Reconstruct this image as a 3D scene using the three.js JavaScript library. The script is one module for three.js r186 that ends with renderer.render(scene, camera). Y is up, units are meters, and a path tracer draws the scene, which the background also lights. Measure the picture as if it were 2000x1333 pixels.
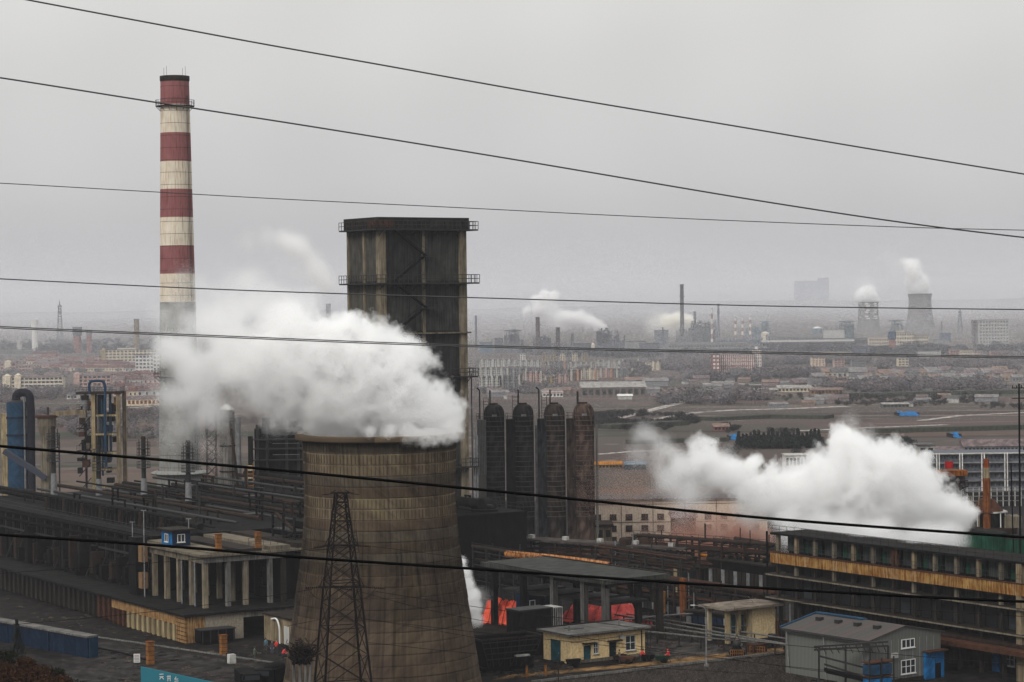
import * as THREE from 'three';
import { mergeGeometries } from 'three/addons/utils/BufferGeometryUtils.js';
import { MarchingCubes } from 'three/addons/objects/MarchingCubes.js';
import { createNoise3D } from 'simplex-noise';

// ------------------------------------------------------------------ camera, sky, sun, exposure
const F = 4600, H = 47.6, V3 = THREE.Vector3;
const scene = new THREE.Scene();
const camera = new THREE.PerspectiveCamera(2 * Math.atan(666.5 / F) * 180 / Math.PI, 2000 / 1333, 1, 40000);
camera.position.set(0, H, 0);
camera.rotation.set(-Math.atan(76.5 / F), 0, -0.0115, 'YXZ');
camera.updateMatrixWorld(true);

const renderer = new THREE.WebGLRenderer({ antialias: true });
renderer.toneMapping = THREE.LinearToneMapping;
renderer.toneMappingExposure = 1;
renderer.shadowMap.enabled = true;

{ // even overcast: brighter overhead, greyer and a little bluer in the haze near the horizon
  const w = 512, h = 512, data = new Float32Array(w * h * 4);
  const stops = [[-90, .10, .095, .09], [-1, .13, .125, .12], [0, .41, .40, .415], [.9, .462, .455, .466], [3, .59, .585, .583], [7, .695, .692, .68], [20, .95, .95, .935], [45, 1.3, 1.3, 1.28], [90, 1.55, 1.55, 1.53]];
  for (let j = 0; j < h; j++) {
    const e = ((j + .5) / h - .5) * 180;
    let k = 0; while (k < stops.length - 2 && stops[k + 1][0] < e) k++;
    const a = stops[k], b = stops[k + 1], t = Math.min(1, Math.max(0, (e - a[0]) / (b[0] - a[0])));
    for (let i = 0; i < w; i++) for (let c = 0; c < 4; c++) data[(j * w + i) * 4 + c] = c < 3 ? (a[c + 1] + (b[c + 1] - a[c + 1]) * t) * (1 + .03 * Math.sin(i * .7 + 2 * Math.sin(e * .5)) * Math.sin(e * .9 + i * .35)) : 1;
  }
  const sky = new THREE.DataTexture(data, w, h, THREE.RGBAFormat, THREE.FloatType);
  sky.mapping = THREE.EquirectangularReflectionMapping;
  sky.magFilter = THREE.LinearFilter; sky.needsUpdate = true;
  scene.background = sky; scene.environment = sky;
}
const sun = new THREE.DirectionalLight(new THREE.Color().setRGB(1, .97, .92), 2.0);
sun.position.set(-350, 430, 190); sun.target.position.set(0, 0, -330);
sun.castShadow = true; sun.shadow.radius = 40; sun.shadow.mapSize.set(2048, 2048);
Object.assign(sun.shadow.camera, { left: -300, right: 300, top: 300, bottom: -300, near: 1, far: 1500 });
scene.add(sun, sun.target);
scene.fog = new THREE.FogExp2(new THREE.Color().setRGB(.92, .93, 1), 0.00008);

// ------------------------------------------------------------------ helpers
let seed = 7;
const rnd = () => { seed = (seed + 0x6d2b79f5) | 0; let t = Math.imul(seed ^ (seed >>> 15), 1 | seed); t = (t + Math.imul(t ^ (t >>> 7), 61 | t)) ^ t; return ((t ^ (t >>> 14)) >>> 0) / 4294967296; };
const rr = (a, b) => a + (b - a) * rnd();
const noise3 = createNoise3D(rnd);
const fbm = (x, y, z, o = 4) => { let s = 0, a = .5; for (let i = 0; i < o; i++) { s += a * noise3(x, y, z); x *= 2.03; y *= 2.03; z *= 2.03; a *= .5; } return s; };
const v = (x, y, z) => new V3(x, y, z);
const ray = (px, py) => v((px - 1000) / F, (666.5 - py) / F, -1).applyQuaternion(camera.quaternion);
// a pixel of the photograph (2000 wide) to a point at a depth, or to a point on the level y
const P = (px, py, D) => { const d = ray(px, py); return d.multiplyScalar(D / -d.z).add(v(0, H, 0)); };
const G = (px, py, y = 0) => { const d = ray(px, py); return d.multiplyScalar((y - H) / d.y).add(v(0, H, 0)); };
const SITE = -0.955, SITE2 = SITE + Math.PI / 2;       // the plant's two directions

const used = {};
const numbered = n => { const k = used[n] = (used[n] ?? -1) + 1; return k ? n + '_' + String(k).padStart(3, '0') : n; };
function tag(o, label, category, group, kind) {
  if (label) o.userData.label = label; if (category) o.userData.category = category;
  if (group) o.userData.group = group; if (kind) o.userData.kind = kind; return o;
}
function thing(name, label, category, pos, ry = 0, group) {
  const o = new THREE.Group(); o.name = numbered(name); o.position.copy(pos); o.rotation.y = ry;
  scene.add(o); return tag(o, label, category, group);
}
function copyOf(o, pos, ry, label, group) {
  const c = o.clone(); c.name = numbered(o.name.replace(/_\d{3}$/, '')); c.position.copy(pos); c.rotation.y = ry;
  c.userData = { ...o.userData }; if (label) c.userData.label = label; if (group) c.userData.group = group;
  scene.add(c); return c;
}
function finish(g) { // uv in metres, by the way each face points
  const p = g.attributes.position.array, n = g.attributes.normal.array, uv = new Float32Array(p.length / 3 * 2);
  for (let i = 0; i < p.length / 9; i++) {
    let nx = 0, ny = 0, nz = 0;
    for (let k = 0; k < 3; k++) { nx += n[i * 9 + k * 3]; ny += n[i * 9 + k * 3 + 1]; nz += n[i * 9 + k * 3 + 2]; }
    nx = Math.abs(nx); ny = Math.abs(ny); nz = Math.abs(nz);
    for (let k = 0; k < 3; k++) {
      const o = i * 9 + k * 3, x = p[o], y = p[o + 1], z = p[o + 2], q = (i * 3 + k) * 2;
      if (ny > nx && ny > nz) { uv[q] = x; uv[q + 1] = z; } else if (nx > nz) { uv[q] = z; uv[q + 1] = y; } else { uv[q] = x; uv[q + 1] = y; }
    }
  }
  g.setAttribute('uv', new THREE.BufferAttribute(uv, 2)); return g;
}
function mesh(name, g, m, parent) {
  const o = new THREE.Mesh(g, m); o.name = parent ? name : numbered(name); o.castShadow = o.receiveShadow = true;
  (parent ?? scene).add(o); return o;
}
const M4 = new THREE.Matrix4(), Q = new THREE.Quaternion(), UP = v(0, 1, 0);
class MB {
  constructor() { this.g = []; }
  add(g, m) {
    if (g.index) g = g.toNonIndexed(); else g = g.clone();
    for (const k of Object.keys(g.attributes)) if (k !== 'position' && k !== 'normal') g.deleteAttribute(k);
    if (m) g.applyMatrix4(m); this.g.push(g); return this;
  }
  box(x, y, z, w, h, d, ry = 0) { return this.add(new THREE.BoxGeometry(w, h, d), M4.clone().makeRotationY(ry).setPosition(x, y + h / 2, z)); } // x, z centre; y base
  span(x0, x1, y0, y1, z0, z1) { return this.add(new THREE.BoxGeometry(x1 - x0, y1 - y0, z1 - z0), M4.clone().makeTranslation((x0 + x1) / 2, (y0 + y1) / 2, (z0 + z1) / 2)); }
  bar(a, b, r, n = 6, r2 = r) {
    const d = b.clone().sub(a), L = d.length(); if (L < 1e-4) return this;
    return this.add(new THREE.CylinderGeometry(r2, r, L, n), new THREE.Matrix4().compose(a.clone().add(b).multiplyScalar(.5), new THREE.Quaternion().setFromUnitVectors(UP, d.divideScalar(L)), v(1, 1, 1)));
  }
  beam(a, b, w, h) { // a box from a to b, h upright
    const d = b.clone().sub(a), L = d.length(), x = d.clone().normalize(), z = x.clone().cross(UP).normalize(), y = z.clone().cross(x);
    const m = new THREE.Matrix4().makeBasis(x, y, z); m.setPosition(a.clone().add(b).multiplyScalar(.5));
    return this.add(new THREE.BoxGeometry(L, h, w), m);
  }
  cyl(x, y, z, r, h, n = 24, r2 = r) { return this.add(new THREE.CylinderGeometry(r2, r, h, n), M4.clone().makeTranslation(x, y + h / 2, z)); }
  tube(pts, r, n = 8, seg = 24) { return this.add(new THREE.TubeGeometry(new THREE.CatmullRomCurve3(pts), seg, r, n)); }
  rail(pts, h = 1.1, step = 1.5, r = .035) { // handrail along points on the floor
    for (let i = 0; i + 1 < pts.length; i++) {
      const a = pts[i], b = pts[i + 1], L = a.distanceTo(b), n = Math.max(1, Math.round(L / step));
      for (const k of [h, h * .5]) this.bar(a.clone().add(v(0, k, 0)), b.clone().add(v(0, k, 0)), r, 5);
      for (let j = 0; j <= n; j++) { const p = a.clone().lerp(b, j / n); this.bar(p, p.clone().add(v(0, h, 0)), r, 5); }
    }
    return this;
  }
  prism(pts, z0, z1) { // outline in x, y pushed from z0 to z1
    const g = new THREE.ExtrudeGeometry(new THREE.Shape(pts.map(p => new THREE.Vector2(p[0], p[1]))), { depth: z1 - z0, bevelEnabled: false });
    return this.add(g, M4.clone().makeTranslation(0, 0, z0));
  }
  geo() { return finish(mergeGeometries(this.g)); }
  build(name, m, parent) { return mesh(name, this.geo(), m, parent); }
}
const B = () => new MB();

// ------------------------------------------------------------------ textures and materials
function canvasTex(w, h, size, draw) {
  const c = document.createElement('canvas'); c.width = w; c.height = h; draw(c.getContext('2d'), w, h);
  const t = new THREE.CanvasTexture(c); t.colorSpace = THREE.SRGBColorSpace; t.wrapS = t.wrapT = THREE.RepeatWrapping; t.magFilter = THREE.LinearFilter;
  const s = Array.isArray(size) ? size : [size, size]; t.repeat.set(1 / s[0], 1 / s[1]); return t;
}
function noiseTex(w, h, size, f) { // f(u, v) in 0..1 periodic -> grey or colour 0..1
  const d = new Uint8Array(w * h * 4);
  for (let j = 0; j < h; j++) for (let i = 0; i < w; i++) {
    const c = f(i / w, j / h), o = (j * w + i) * 4, t = typeof c === 'number' ? [c, c, c] : c;
    for (let k = 0; k < 3; k++) d[o + k] = Math.max(0, Math.min(255, t[k] * 255)); d[o + 3] = 255;
  }
  const t = new THREE.DataTexture(d, w, h); t.colorSpace = THREE.SRGBColorSpace; t.wrapS = t.wrapT = THREE.RepeatWrapping; t.magFilter = THREE.LinearFilter; t.needsUpdate = true;
  const s = Array.isArray(size) ? size : [size, size]; t.repeat.set(1 / s[0], 1 / s[1]); return t;
}
const TAU = Math.PI * 2;
const per = (u, vv, fu, fv, o = 4, ph = 0) => { // periodic in u and v
  const a = u * TAU, b = vv * TAU; let s = 0, A = .5;
  for (let k = 0; k < o; k++) { const m = 2 ** k; s += A * noise3(Math.cos(a) * fu * m + ph, Math.sin(a) * fu * m + Math.cos(b) * fv * m * .9, Math.sin(b) * fv * m + ph * 1.7); A *= .55; } return s;
};
const TX = {
  grime: noiseTex(256, 256, 9, (u, w) => .80 + .22 * per(u, w, 1.2, 1.2, 5) + .05 * (rnd() - .5)),
  streak: noiseTex(512, 256, [14, 18], (u, w) => { const s = per(u, w, 9, .35, 3, 3), g = per(u, w, 1, 1, 4, 9); return .78 + .34 * Math.min(.3, s) + .2 * g + .05 * (rnd() - .5); }),
  plaster: noiseTex(256, 256, [7, 5], (u, w) => { const d = Math.max(0, per(u, w, 9, .5, 3, 21)), g = per(u, w, 2, 2, 4, 17), st = Math.max(0, per(u, w, 1.4, 1.4, 4, 5) - .12); return [.88 + .10 * g - .26 * d - .12 * st, .88 + .10 * g - .32 * d - .15 * st, .87 + .10 * g - .38 * d - .18 * st]; }),
  paint: noiseTex(256, 256, [24, 30], (u, w) => { const k = per(u, w, 6, .5, 4, 3), g = per(u, w, 1.5, 1.5, 4, 9), d = Math.max(0, per(u, w, 16, .6, 3, 12) - .12); return [.86 + .05 * g - .5 * d, .86 + .06 * g - .03 * k - .62 * d, .86 + .06 * g - .06 * k - .72 * d]; }),
  rust: noiseTex(512, 128, [22, 6], (u, w) => { const s = per(u, w, 14, .3, 3, 5), g = per(u, w, 2, 1, 4, 2); const k = Math.max(0, Math.min(1, .35 + s * 1.5 + g * .5)); return [.92 - .30 * k, .86 - .42 * k, .80 - .50 * k]; }),
  soot: noiseTex(256, 256, 16, (u, w) => { const s = per(u, w, 3, .8, 4, 6), g = per(u, w, 1, 1, 4, 1); return .7 + .45 * s + .35 * g; }),
  corr: noiseTex(128, 16, [4, 1], (u) => .80 + .10 * Math.sin(u * TAU * 16)),
  stone: noiseTex(512, 512, 9, (u, w) => { const g = per(u, w, 9, 9, 3), h = per(u, w, 2, 2, 3, 4); return .62 + .55 * g + .2 * h + .2 * (rnd() - .5); }),
  asphalt: noiseTex(512, 512, 26, (u, w) => { const h = per(u, w, 1.5, 1.5, 5, 4); const q = Math.max(0, per(u, w, 4, .7, 4, 11)); return .74 + .5 * h - .35 * q + .1 * (rnd() - .5); }),
  roof: noiseTex(256, 256, 30, (u, w) => .78 + .3 * per(u, w, 2, 2, 4, 8) + .12 * (rnd() - .5)),
  tower: noiseTex(1024, 512, [62, 34], (u, w) => { // weathered shell: runs of dirt below the rim, algae-brown, formwork tone per lift
    const run = per(u, w, 22, .25, 3, 3), run2 = per(u, w, 7, .2, 3, 8), g = per(u, w, 3, 2, 4, 1), fine = per(u, w, 60, 2.5, 2, 5);
    const pat = per(u, w, 5, 4, 2, 31) > .22 ? -.07 : 0, leak = -.5 * Math.max(0, per(u, w, 13, .45, 3, 27) - .2); const lift = Math.floor(w * 26), lt = (Math.sin(lift * 12.9898) * 43758.5453 % 1) * .1;
    const k = .76 + .13 * Math.min(.25, run) + .10 * run2 + .16 * g + .08 * fine + lt * 1.3 + pat + leak; return [k, k * (.985 + .03 * g), k * (.95 + .08 * run2)];
  }),
  fields: canvasTex(2048, 2048, [3000, -3000], (x, w, h) => {
    x.fillStyle = '#8c8480'; x.fillRect(0, 0, w, h);
    const cols = ['#8f8a84', '#6c7466', '#a2968e', '#605f5a', '#ac9a8e', '#8a7c79', '#5f6b5a', '#a08578', '#6d6462', '#937f7c', '#7a7a70', '#b0a096'];
    for (let i = 0; i < 1500; i++) { x.save(); x.translate(rnd() * w, rnd() * h); x.rotate((rnd() - .5) * .22); x.fillStyle = cols[Math.floor(rnd() * cols.length)]; x.globalAlpha = .7; x.fillRect(-rr(20, 90), -rr(4, 25), rr(30, 210), rr(6, 42)); x.restore(); }
    for (let i = 0; i < 520; i++) { x.save(); x.translate(rnd() * w, rnd() * h); x.rotate((rnd() - .5) * .7); x.fillStyle = rnd() < .5 ? '#c9bfb4' : rnd() < .5 ? '#4c4a46' : '#d6cfc6'; x.globalAlpha = .75; x.fillRect(0, 0, rr(20, 200), rr(2, 7)); x.restore(); }
    for (let i = 0; i < 16000; i++) { x.fillStyle = rnd() < .55 ? '#4f4e48' : rnd() < .7 ? '#b9aea5' : '#dcd6ce'; x.globalAlpha = .6; x.fillRect(rnd() * w, rnd() * h, rr(1, 5), rr(1, 5)); }
  }),
};
const mats = {};
function mat(r, g, b, map, rough = .9, extra) {
  const key = [r, g, b, map && Object.keys(TX).find(k => TX[k] === map), rough, extra && JSON.stringify(extra)].join();
  if (mats[key]) return mats[key];
  const k = (map ? 1.65 : 1) * .74, m = new THREE.MeshPhysicalMaterial({ roughness: rough, metalness: 0, specularIntensity: rough > .75 ? .12 : .6, map: map ?? null, ...extra });
  m.color.setRGB(r * k, g * k, b * k); return mats[key] = m;
}
const C = {
  shell: mat(.076, .056, .041, TX.tower), shellTan: mat(.135, .108, .075, TX.tower), shellGrey: mat(.074, .063, .050, TX.tower), conc: mat(.15, .128, .095, TX.streak), concDark: mat(.025, .0205, .0165, TX.streak), concGrey: mat(.13, .124, .115, TX.streak), tan: mat(.22, .172, .11, TX.streak), tanCol: mat(.19, .158, .112, TX.streak),
  sootWall: mat(.0092, .0084, .0076, TX.soot), soot: mat(.0042, .0039, .0036, TX.soot), black: mat(.004, .004, .0045), steel: mat(.0135, .0122, .0112, null, .7), steelBrown: mat(.027, .0175, .013, TX.grime), rusty: mat(.065, .028, .016, TX.grime), galv: mat(.17, .17, .175, TX.grime, .6), paleSteel: mat(.42, .42, .42, null, .6),
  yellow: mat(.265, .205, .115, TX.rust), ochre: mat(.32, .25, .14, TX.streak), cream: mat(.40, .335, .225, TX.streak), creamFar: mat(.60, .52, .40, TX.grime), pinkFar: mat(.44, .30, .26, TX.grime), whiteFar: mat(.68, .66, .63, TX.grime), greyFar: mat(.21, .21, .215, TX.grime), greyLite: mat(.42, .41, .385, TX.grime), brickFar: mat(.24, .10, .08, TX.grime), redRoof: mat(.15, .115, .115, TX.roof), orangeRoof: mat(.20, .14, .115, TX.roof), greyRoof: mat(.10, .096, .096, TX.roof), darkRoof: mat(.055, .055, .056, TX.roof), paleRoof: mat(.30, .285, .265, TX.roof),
  blue: mat(.016, .05, .095, TX.grime), blueBright: mat(.012, .12, .30, TX.grime), blueDark: mat(.008, .02, .045, TX.grime), teal: mat(.016, .07, .085, TX.grime), tealSign: mat(.03, .19, .25), green: mat(.010, .06, .034, TX.streak), greenGrey: mat(.05, .052, .046, TX.streak), orange: mat(.21, .09, .026, TX.grime), orangePipe: mat(.17, .082, .035, TX.rust), yellowPipe: mat(.34, .18, .03, TX.rust),
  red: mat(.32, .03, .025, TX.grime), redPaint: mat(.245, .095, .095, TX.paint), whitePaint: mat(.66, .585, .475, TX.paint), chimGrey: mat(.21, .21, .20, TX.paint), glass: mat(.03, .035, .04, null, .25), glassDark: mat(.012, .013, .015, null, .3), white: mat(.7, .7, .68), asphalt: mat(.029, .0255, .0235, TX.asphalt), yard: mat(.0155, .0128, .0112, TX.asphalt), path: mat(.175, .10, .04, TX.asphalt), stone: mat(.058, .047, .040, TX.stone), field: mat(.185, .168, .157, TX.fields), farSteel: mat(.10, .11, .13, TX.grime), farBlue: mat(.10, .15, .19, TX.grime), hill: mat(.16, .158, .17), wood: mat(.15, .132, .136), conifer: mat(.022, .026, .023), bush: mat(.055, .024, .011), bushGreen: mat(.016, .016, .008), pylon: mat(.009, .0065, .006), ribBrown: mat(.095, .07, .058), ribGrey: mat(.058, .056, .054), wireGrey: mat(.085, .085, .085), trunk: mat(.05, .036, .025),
};

// ------------------------------------------------------------------ the setting
{
  const E1 = v(2, 0, -293.5), E2 = G(1597, 1268), pts = [[-9000, -205], [2, -205], [E1.x, E1.z], [E2.x, E2.z], [46, -296], [46, -205], [9000, -205], [9000, -15000], [-9000, -15000]];
  const flat = (pts, y) => { const g = new THREE.ShapeGeometry(new THREE.Shape(pts.map(p => new THREE.Vector2(p[0], -p[1])))); g.rotateX(-Math.PI / 2); g.translate(0, y, 0); return B().add(g); };
  tag(flat(pts, 0).build('ground', C.field), 'brown-grey plain with field strips and tracks stretching to the hazy horizon', null, null, 'structure');
  tag(flat([[-170, -206], [1.9, -206], [E1.x, E1.z - .1], [E2.x, E2.z - .1], [46.1, -296], [46.1, -206], [170, -206], [170, -560], [-170, -560]], .02).build('yard', C.yard), 'dark soot-covered plant yard between the works buildings', null, null, 'structure');
  // the ochre footpath behind the stone bank, and the road on the left with its kerb
  const q = (list, y) => flat(list.map(([a, b]) => { const p = G(a, b, y); return [p.x, p.z]; }), y);
  tag(q([[960, 1329], [1592, 1271], [1565, 1262], [1420, 1276], [1190, 1301], [1000, 1318]], .045).build('path', C.path), 'ochre paved footpath along the top of the stone bank', null, null, 'structure');
  tag(q([[170, 1250], [560, 1306], [560, 1352], [120, 1352], [120, 1262]], .04).build('road', C.asphalt), 'grey asphalt works road in the lower left', null, null, 'structure');
  tag(q([[1200, 1243], [1500, 1268], [1440, 1279], [1270, 1294]], .035).build('apron', mat(.052, .046, .042, TX.asphalt)), 'open grey-brown apron to the right of the yellow house', null, null, 'structure');
  // pale field tracks and dark hedge banks across the middle distance
  const strip = (name, label, m, w, pts, h = .06) => { const g = B(); for (let i = 0; i + 1 < pts.length; i++) g.beam(G(...pts[i]).setY(h / 2), G(...pts[i + 1]).setY(h / 2), w, h); tag(g.build(name, m), label, null, null, 'structure'); };
  const pale = mat(.42, .38, .35, TX.asphalt);
  strip('track', 'long pale field track running level below the village', pale, 7, [[1362, 806], [1440, 801], [1540, 799], [1655, 794]]); strip('track', 'pale field track slanting up behind the silos', pale, 5, [[1188, 822], [1290, 797], [1400, 770], [1470, 764]]); strip('track', 'pale dirt track below the pale-roofed warehouse', pale, 6, [[1290, 819], [1345, 808], [1400, 803]]); strip('track', 'faint track across the right fields below the blue tarpaulin', pale, 4, [[1800, 822], [1880, 812], [2010, 806]]); strip('track', 'faint track above the right steam bank', pale, 4, [[1560, 842], [1700, 836], [1850, 830]]); strip('track', 'pale lane in front of the village row', pale, 6, [[1580, 757], [1720, 752], [1860, 750], [2010, 748]]); strip('track', 'pale lane behind the left town terraces', pale, 5, [[200, 800], [270, 796], [330, 792]]); strip('track', 'pale path left of the right steam bank', pale, 3, [[1170, 888], [1240, 882], [1330, 880]]); strip('track', 'pale farm lane under the brick block', pale, 6, [[1400, 748], [1480, 752], [1580, 754]]);
  const hedge = mat(.05, .052, .04, TX.grime);
  strip('bank', 'dark hedge bank below the pale-roofed warehouse', hedge, 9, [[1180, 838], [1260, 834], [1330, 830]], 1.6); strip('bank', 'dark hedge bank across the middle fields', hedge, 10, [[1380, 822], [1500, 816], [1620, 818]], 1.4); strip('bank', 'dark hedge bank over the right fields', hedge, 10, [[1640, 776], [1800, 772], [2010, 768]], 1.8); strip('bank', 'dark hedge bank near the pink roofs', hedge, 7, [[1700, 846], [1860, 842], [2010, 838]], 1.6); strip('bank', 'dark hedge bank left of the conifer row', hedge, 6, [[1230, 868], [1330, 864], [1420, 862]], 1.4);
  const k = B(); for (const [a, b] of [[[175, 1244], [560, 1300]]]) k.beam(G(...a).add(v(0, .1, 0)), G(...b).add(v(0, .1, 0)), .35, .16);
  tag(k.build('kerb', C.concGrey), 'pale concrete kerb along the works road', null, null, 'structure');
  // stone bank below the path: a rough slope with stones standing proud
  const g = new THREE.PlaneGeometry(1, 1, 170, 60), p = g.attributes.position;
  for (let i = 0; i < p.count; i++) {
    const s = p.getX(i) + .5, t = .5 - p.getY(i), top = E1.clone().lerp(E2, s), b = top.clone().add(v(5, -9, 13)), w = top.lerp(b, t);
    const n = noise3(w.x * 1.5, w.y * 1.5, w.z * 1.5) * .12 + noise3(w.x * .35, w.y * .35, w.z * .3) * .25; p.setXYZ(i, w.x, w.y + (t > .02 ? n : -.01), w.z);
  }
  g.computeVertexNormals(); tag(B().add(g).build('embankment', C.stone), 'rough grey stone-pitched bank in front of the ochre path', null, null, 'structure');
  const c = B(); c.beam(E1.clone().add(v(0, .1, .1)), E2.clone().add(v(0, .1, .1)), .3, .3);
  tag(c.build('kerb', C.concGrey), 'pale stone coping along the top of the stone bank', null, null, 'structure');
  // the hill the picture was taken from
  const hg = new THREE.PlaneGeometry(1, 1, 60, 50), hp = hg.attributes.position;
  for (let i = 0; i < hp.count; i++) {
    const x = hp.getX(i) * 240, d = -30 + (hp.getY(i) + .5) * 268, base = 41 - Math.max(0, d) * .185;
    const y = Math.max(-9.2, base) + fbm(x * .05, d * .05, 1) * 1.5 - Math.max(0, d - 205) * .3; hp.setXYZ(i, x, y, -d);
  }
  hg.computeVertexNormals(); tag(B().add(hg).build('hillside', C.bushGreen), 'scrubby hillside below the viewpoint', null, null, 'structure');
  // low hills in the haze
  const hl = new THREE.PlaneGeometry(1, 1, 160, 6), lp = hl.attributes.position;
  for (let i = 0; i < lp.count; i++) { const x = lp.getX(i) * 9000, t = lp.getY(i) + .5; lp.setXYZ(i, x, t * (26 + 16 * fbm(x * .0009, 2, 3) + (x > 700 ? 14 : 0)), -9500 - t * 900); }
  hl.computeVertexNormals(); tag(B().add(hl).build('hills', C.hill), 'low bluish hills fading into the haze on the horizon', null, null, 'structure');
}

// ------------------------------------------------------------------ the big cooling tower
{
  const D = 285, s = D / F, ax = P(744, 1100, D), t = thing('cooling_tower', 'large weathered brown concrete cooling tower in the foreground, steam pouring from its rim', 'cooling tower', v(ax.x, 0, -D));
  const prof = [[0, 12.35], [1.6, 12.0], [6.1, 11.34], [12, 10.42], [17.9, 9.56], [23.4, 9.13], [29, 9.2], [31.3, 9.3]];
  const rad = y => { let k = 0; while (k < prof.length - 2 && prof[k + 1][0] < y) k++; const a = prof[k], b = prof[k + 1], p0 = prof[Math.max(0, k - 1)], p3 = prof[Math.min(prof.length - 1, k + 2)]; const u = (y - a[0]) / (b[0] - a[0]), m0 = (b[1] - p0[1]) / (b[0] - p0[0]) * (b[0] - a[0]), m1 = (p3[1] - a[1]) / (p3[0] - a[0]) * (b[0] - a[0]); return (2 * u ** 3 - 3 * u * u + 1) * a[1] + (u ** 3 - 2 * u * u + u) * m0 + (-2 * u ** 3 + 3 * u * u) * b[1] + (u ** 3 - u * u) * m1; };
  const lathe = (pts, n = 120) => new THREE.LatheGeometry(pts.map(p => new THREE.Vector2(p[0], p[1])), n);
  // one part per poured lift, alternately a few centimetres proud, with a joint between
  const N = 24, h = 31.2 / N;
  for (let i = 0; i < N; i++) {
    const y0 = i * h, y1 = y0 + h, o = (i % 2 ? .03 : 0) + Math.sin(i * 7.3) * .012, pts = [[rad(y0) - .35, y0], [rad(y0) + o - .05, y0 + .01], [rad(y0) + o, y0 + .06]];
    for (let k = 1; k < 4; k++) pts.push([rad(y0 + h * k / 4) + o, y0 + h * k / 4]);
    pts.push([rad(y1) + o, y1 - .04], [rad(y1) + o - .05, y1 - .01], [rad(y1) - .35, y1]);
    const g = lathe(pts, 120), uv = g.attributes.uv, q = g.attributes.position;
    for (let j = 0; j < uv.count; j++) uv.setXY(j, uv.getX(j) * 62, q.getY(j));
    mesh('concrete_ring', g, [C.shell, C.shellTan, C.shellGrey]['000000000000020201102112'[i]] ?? C.shell, t);
  }
  // formwork ribs left standing on the shell
  const rb = B(); for (let k = 0; k < 120; k++) { const a = k / 120 * TAU; for (let i = 9; i < N; i++) { const y0 = i * h + .12, y1 = (i + 1) * h - .14, r0 = rad(y0) + .05, r1 = rad(y1) + .05; rb.beam(v(Math.cos(a) * r0, y0, Math.sin(a) * r0), v(Math.cos(a) * r1, y1, Math.sin(a) * r1 + .001), .07, .05); } }
  tag(rb.build('formwork_rib', C.shell, t), null, null, null, 'stuff');
  mesh('rim', lathe([[9.0, 30.6], [9.32, 31.2], [10.1, 31.25], [10.2, 31.4], [10.2, 31.85], [10.1, 31.95], [9.3, 31.95], [8.95, 31.7], [8.8, 30]]), mat(.088, .063, .041, TX.streak), t);
  const l = B(), a0 = 2.72; for (const da of [0, .05]) for (let y = 3; y < 31; y += 2) { const q = y2 => v(Math.cos(a0 + da) * (rad(y2) + .25), y2, Math.sin(a0 + da) * (rad(y2) + .25)); l.bar(q(y), q(Math.min(31.2, y + 2)), .03, 4); if (!da) for (let k = 0; k < 5; k++) { const a = q(y + k * .4), b = v(Math.cos(a0 + .05) * (rad(y) + .25), y + k * .4, Math.sin(a0 + .05) * (rad(y) + .25)); l.bar(a, b, .02, 4); } }
  l.build('ladder', C.steel, t);
}

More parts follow.
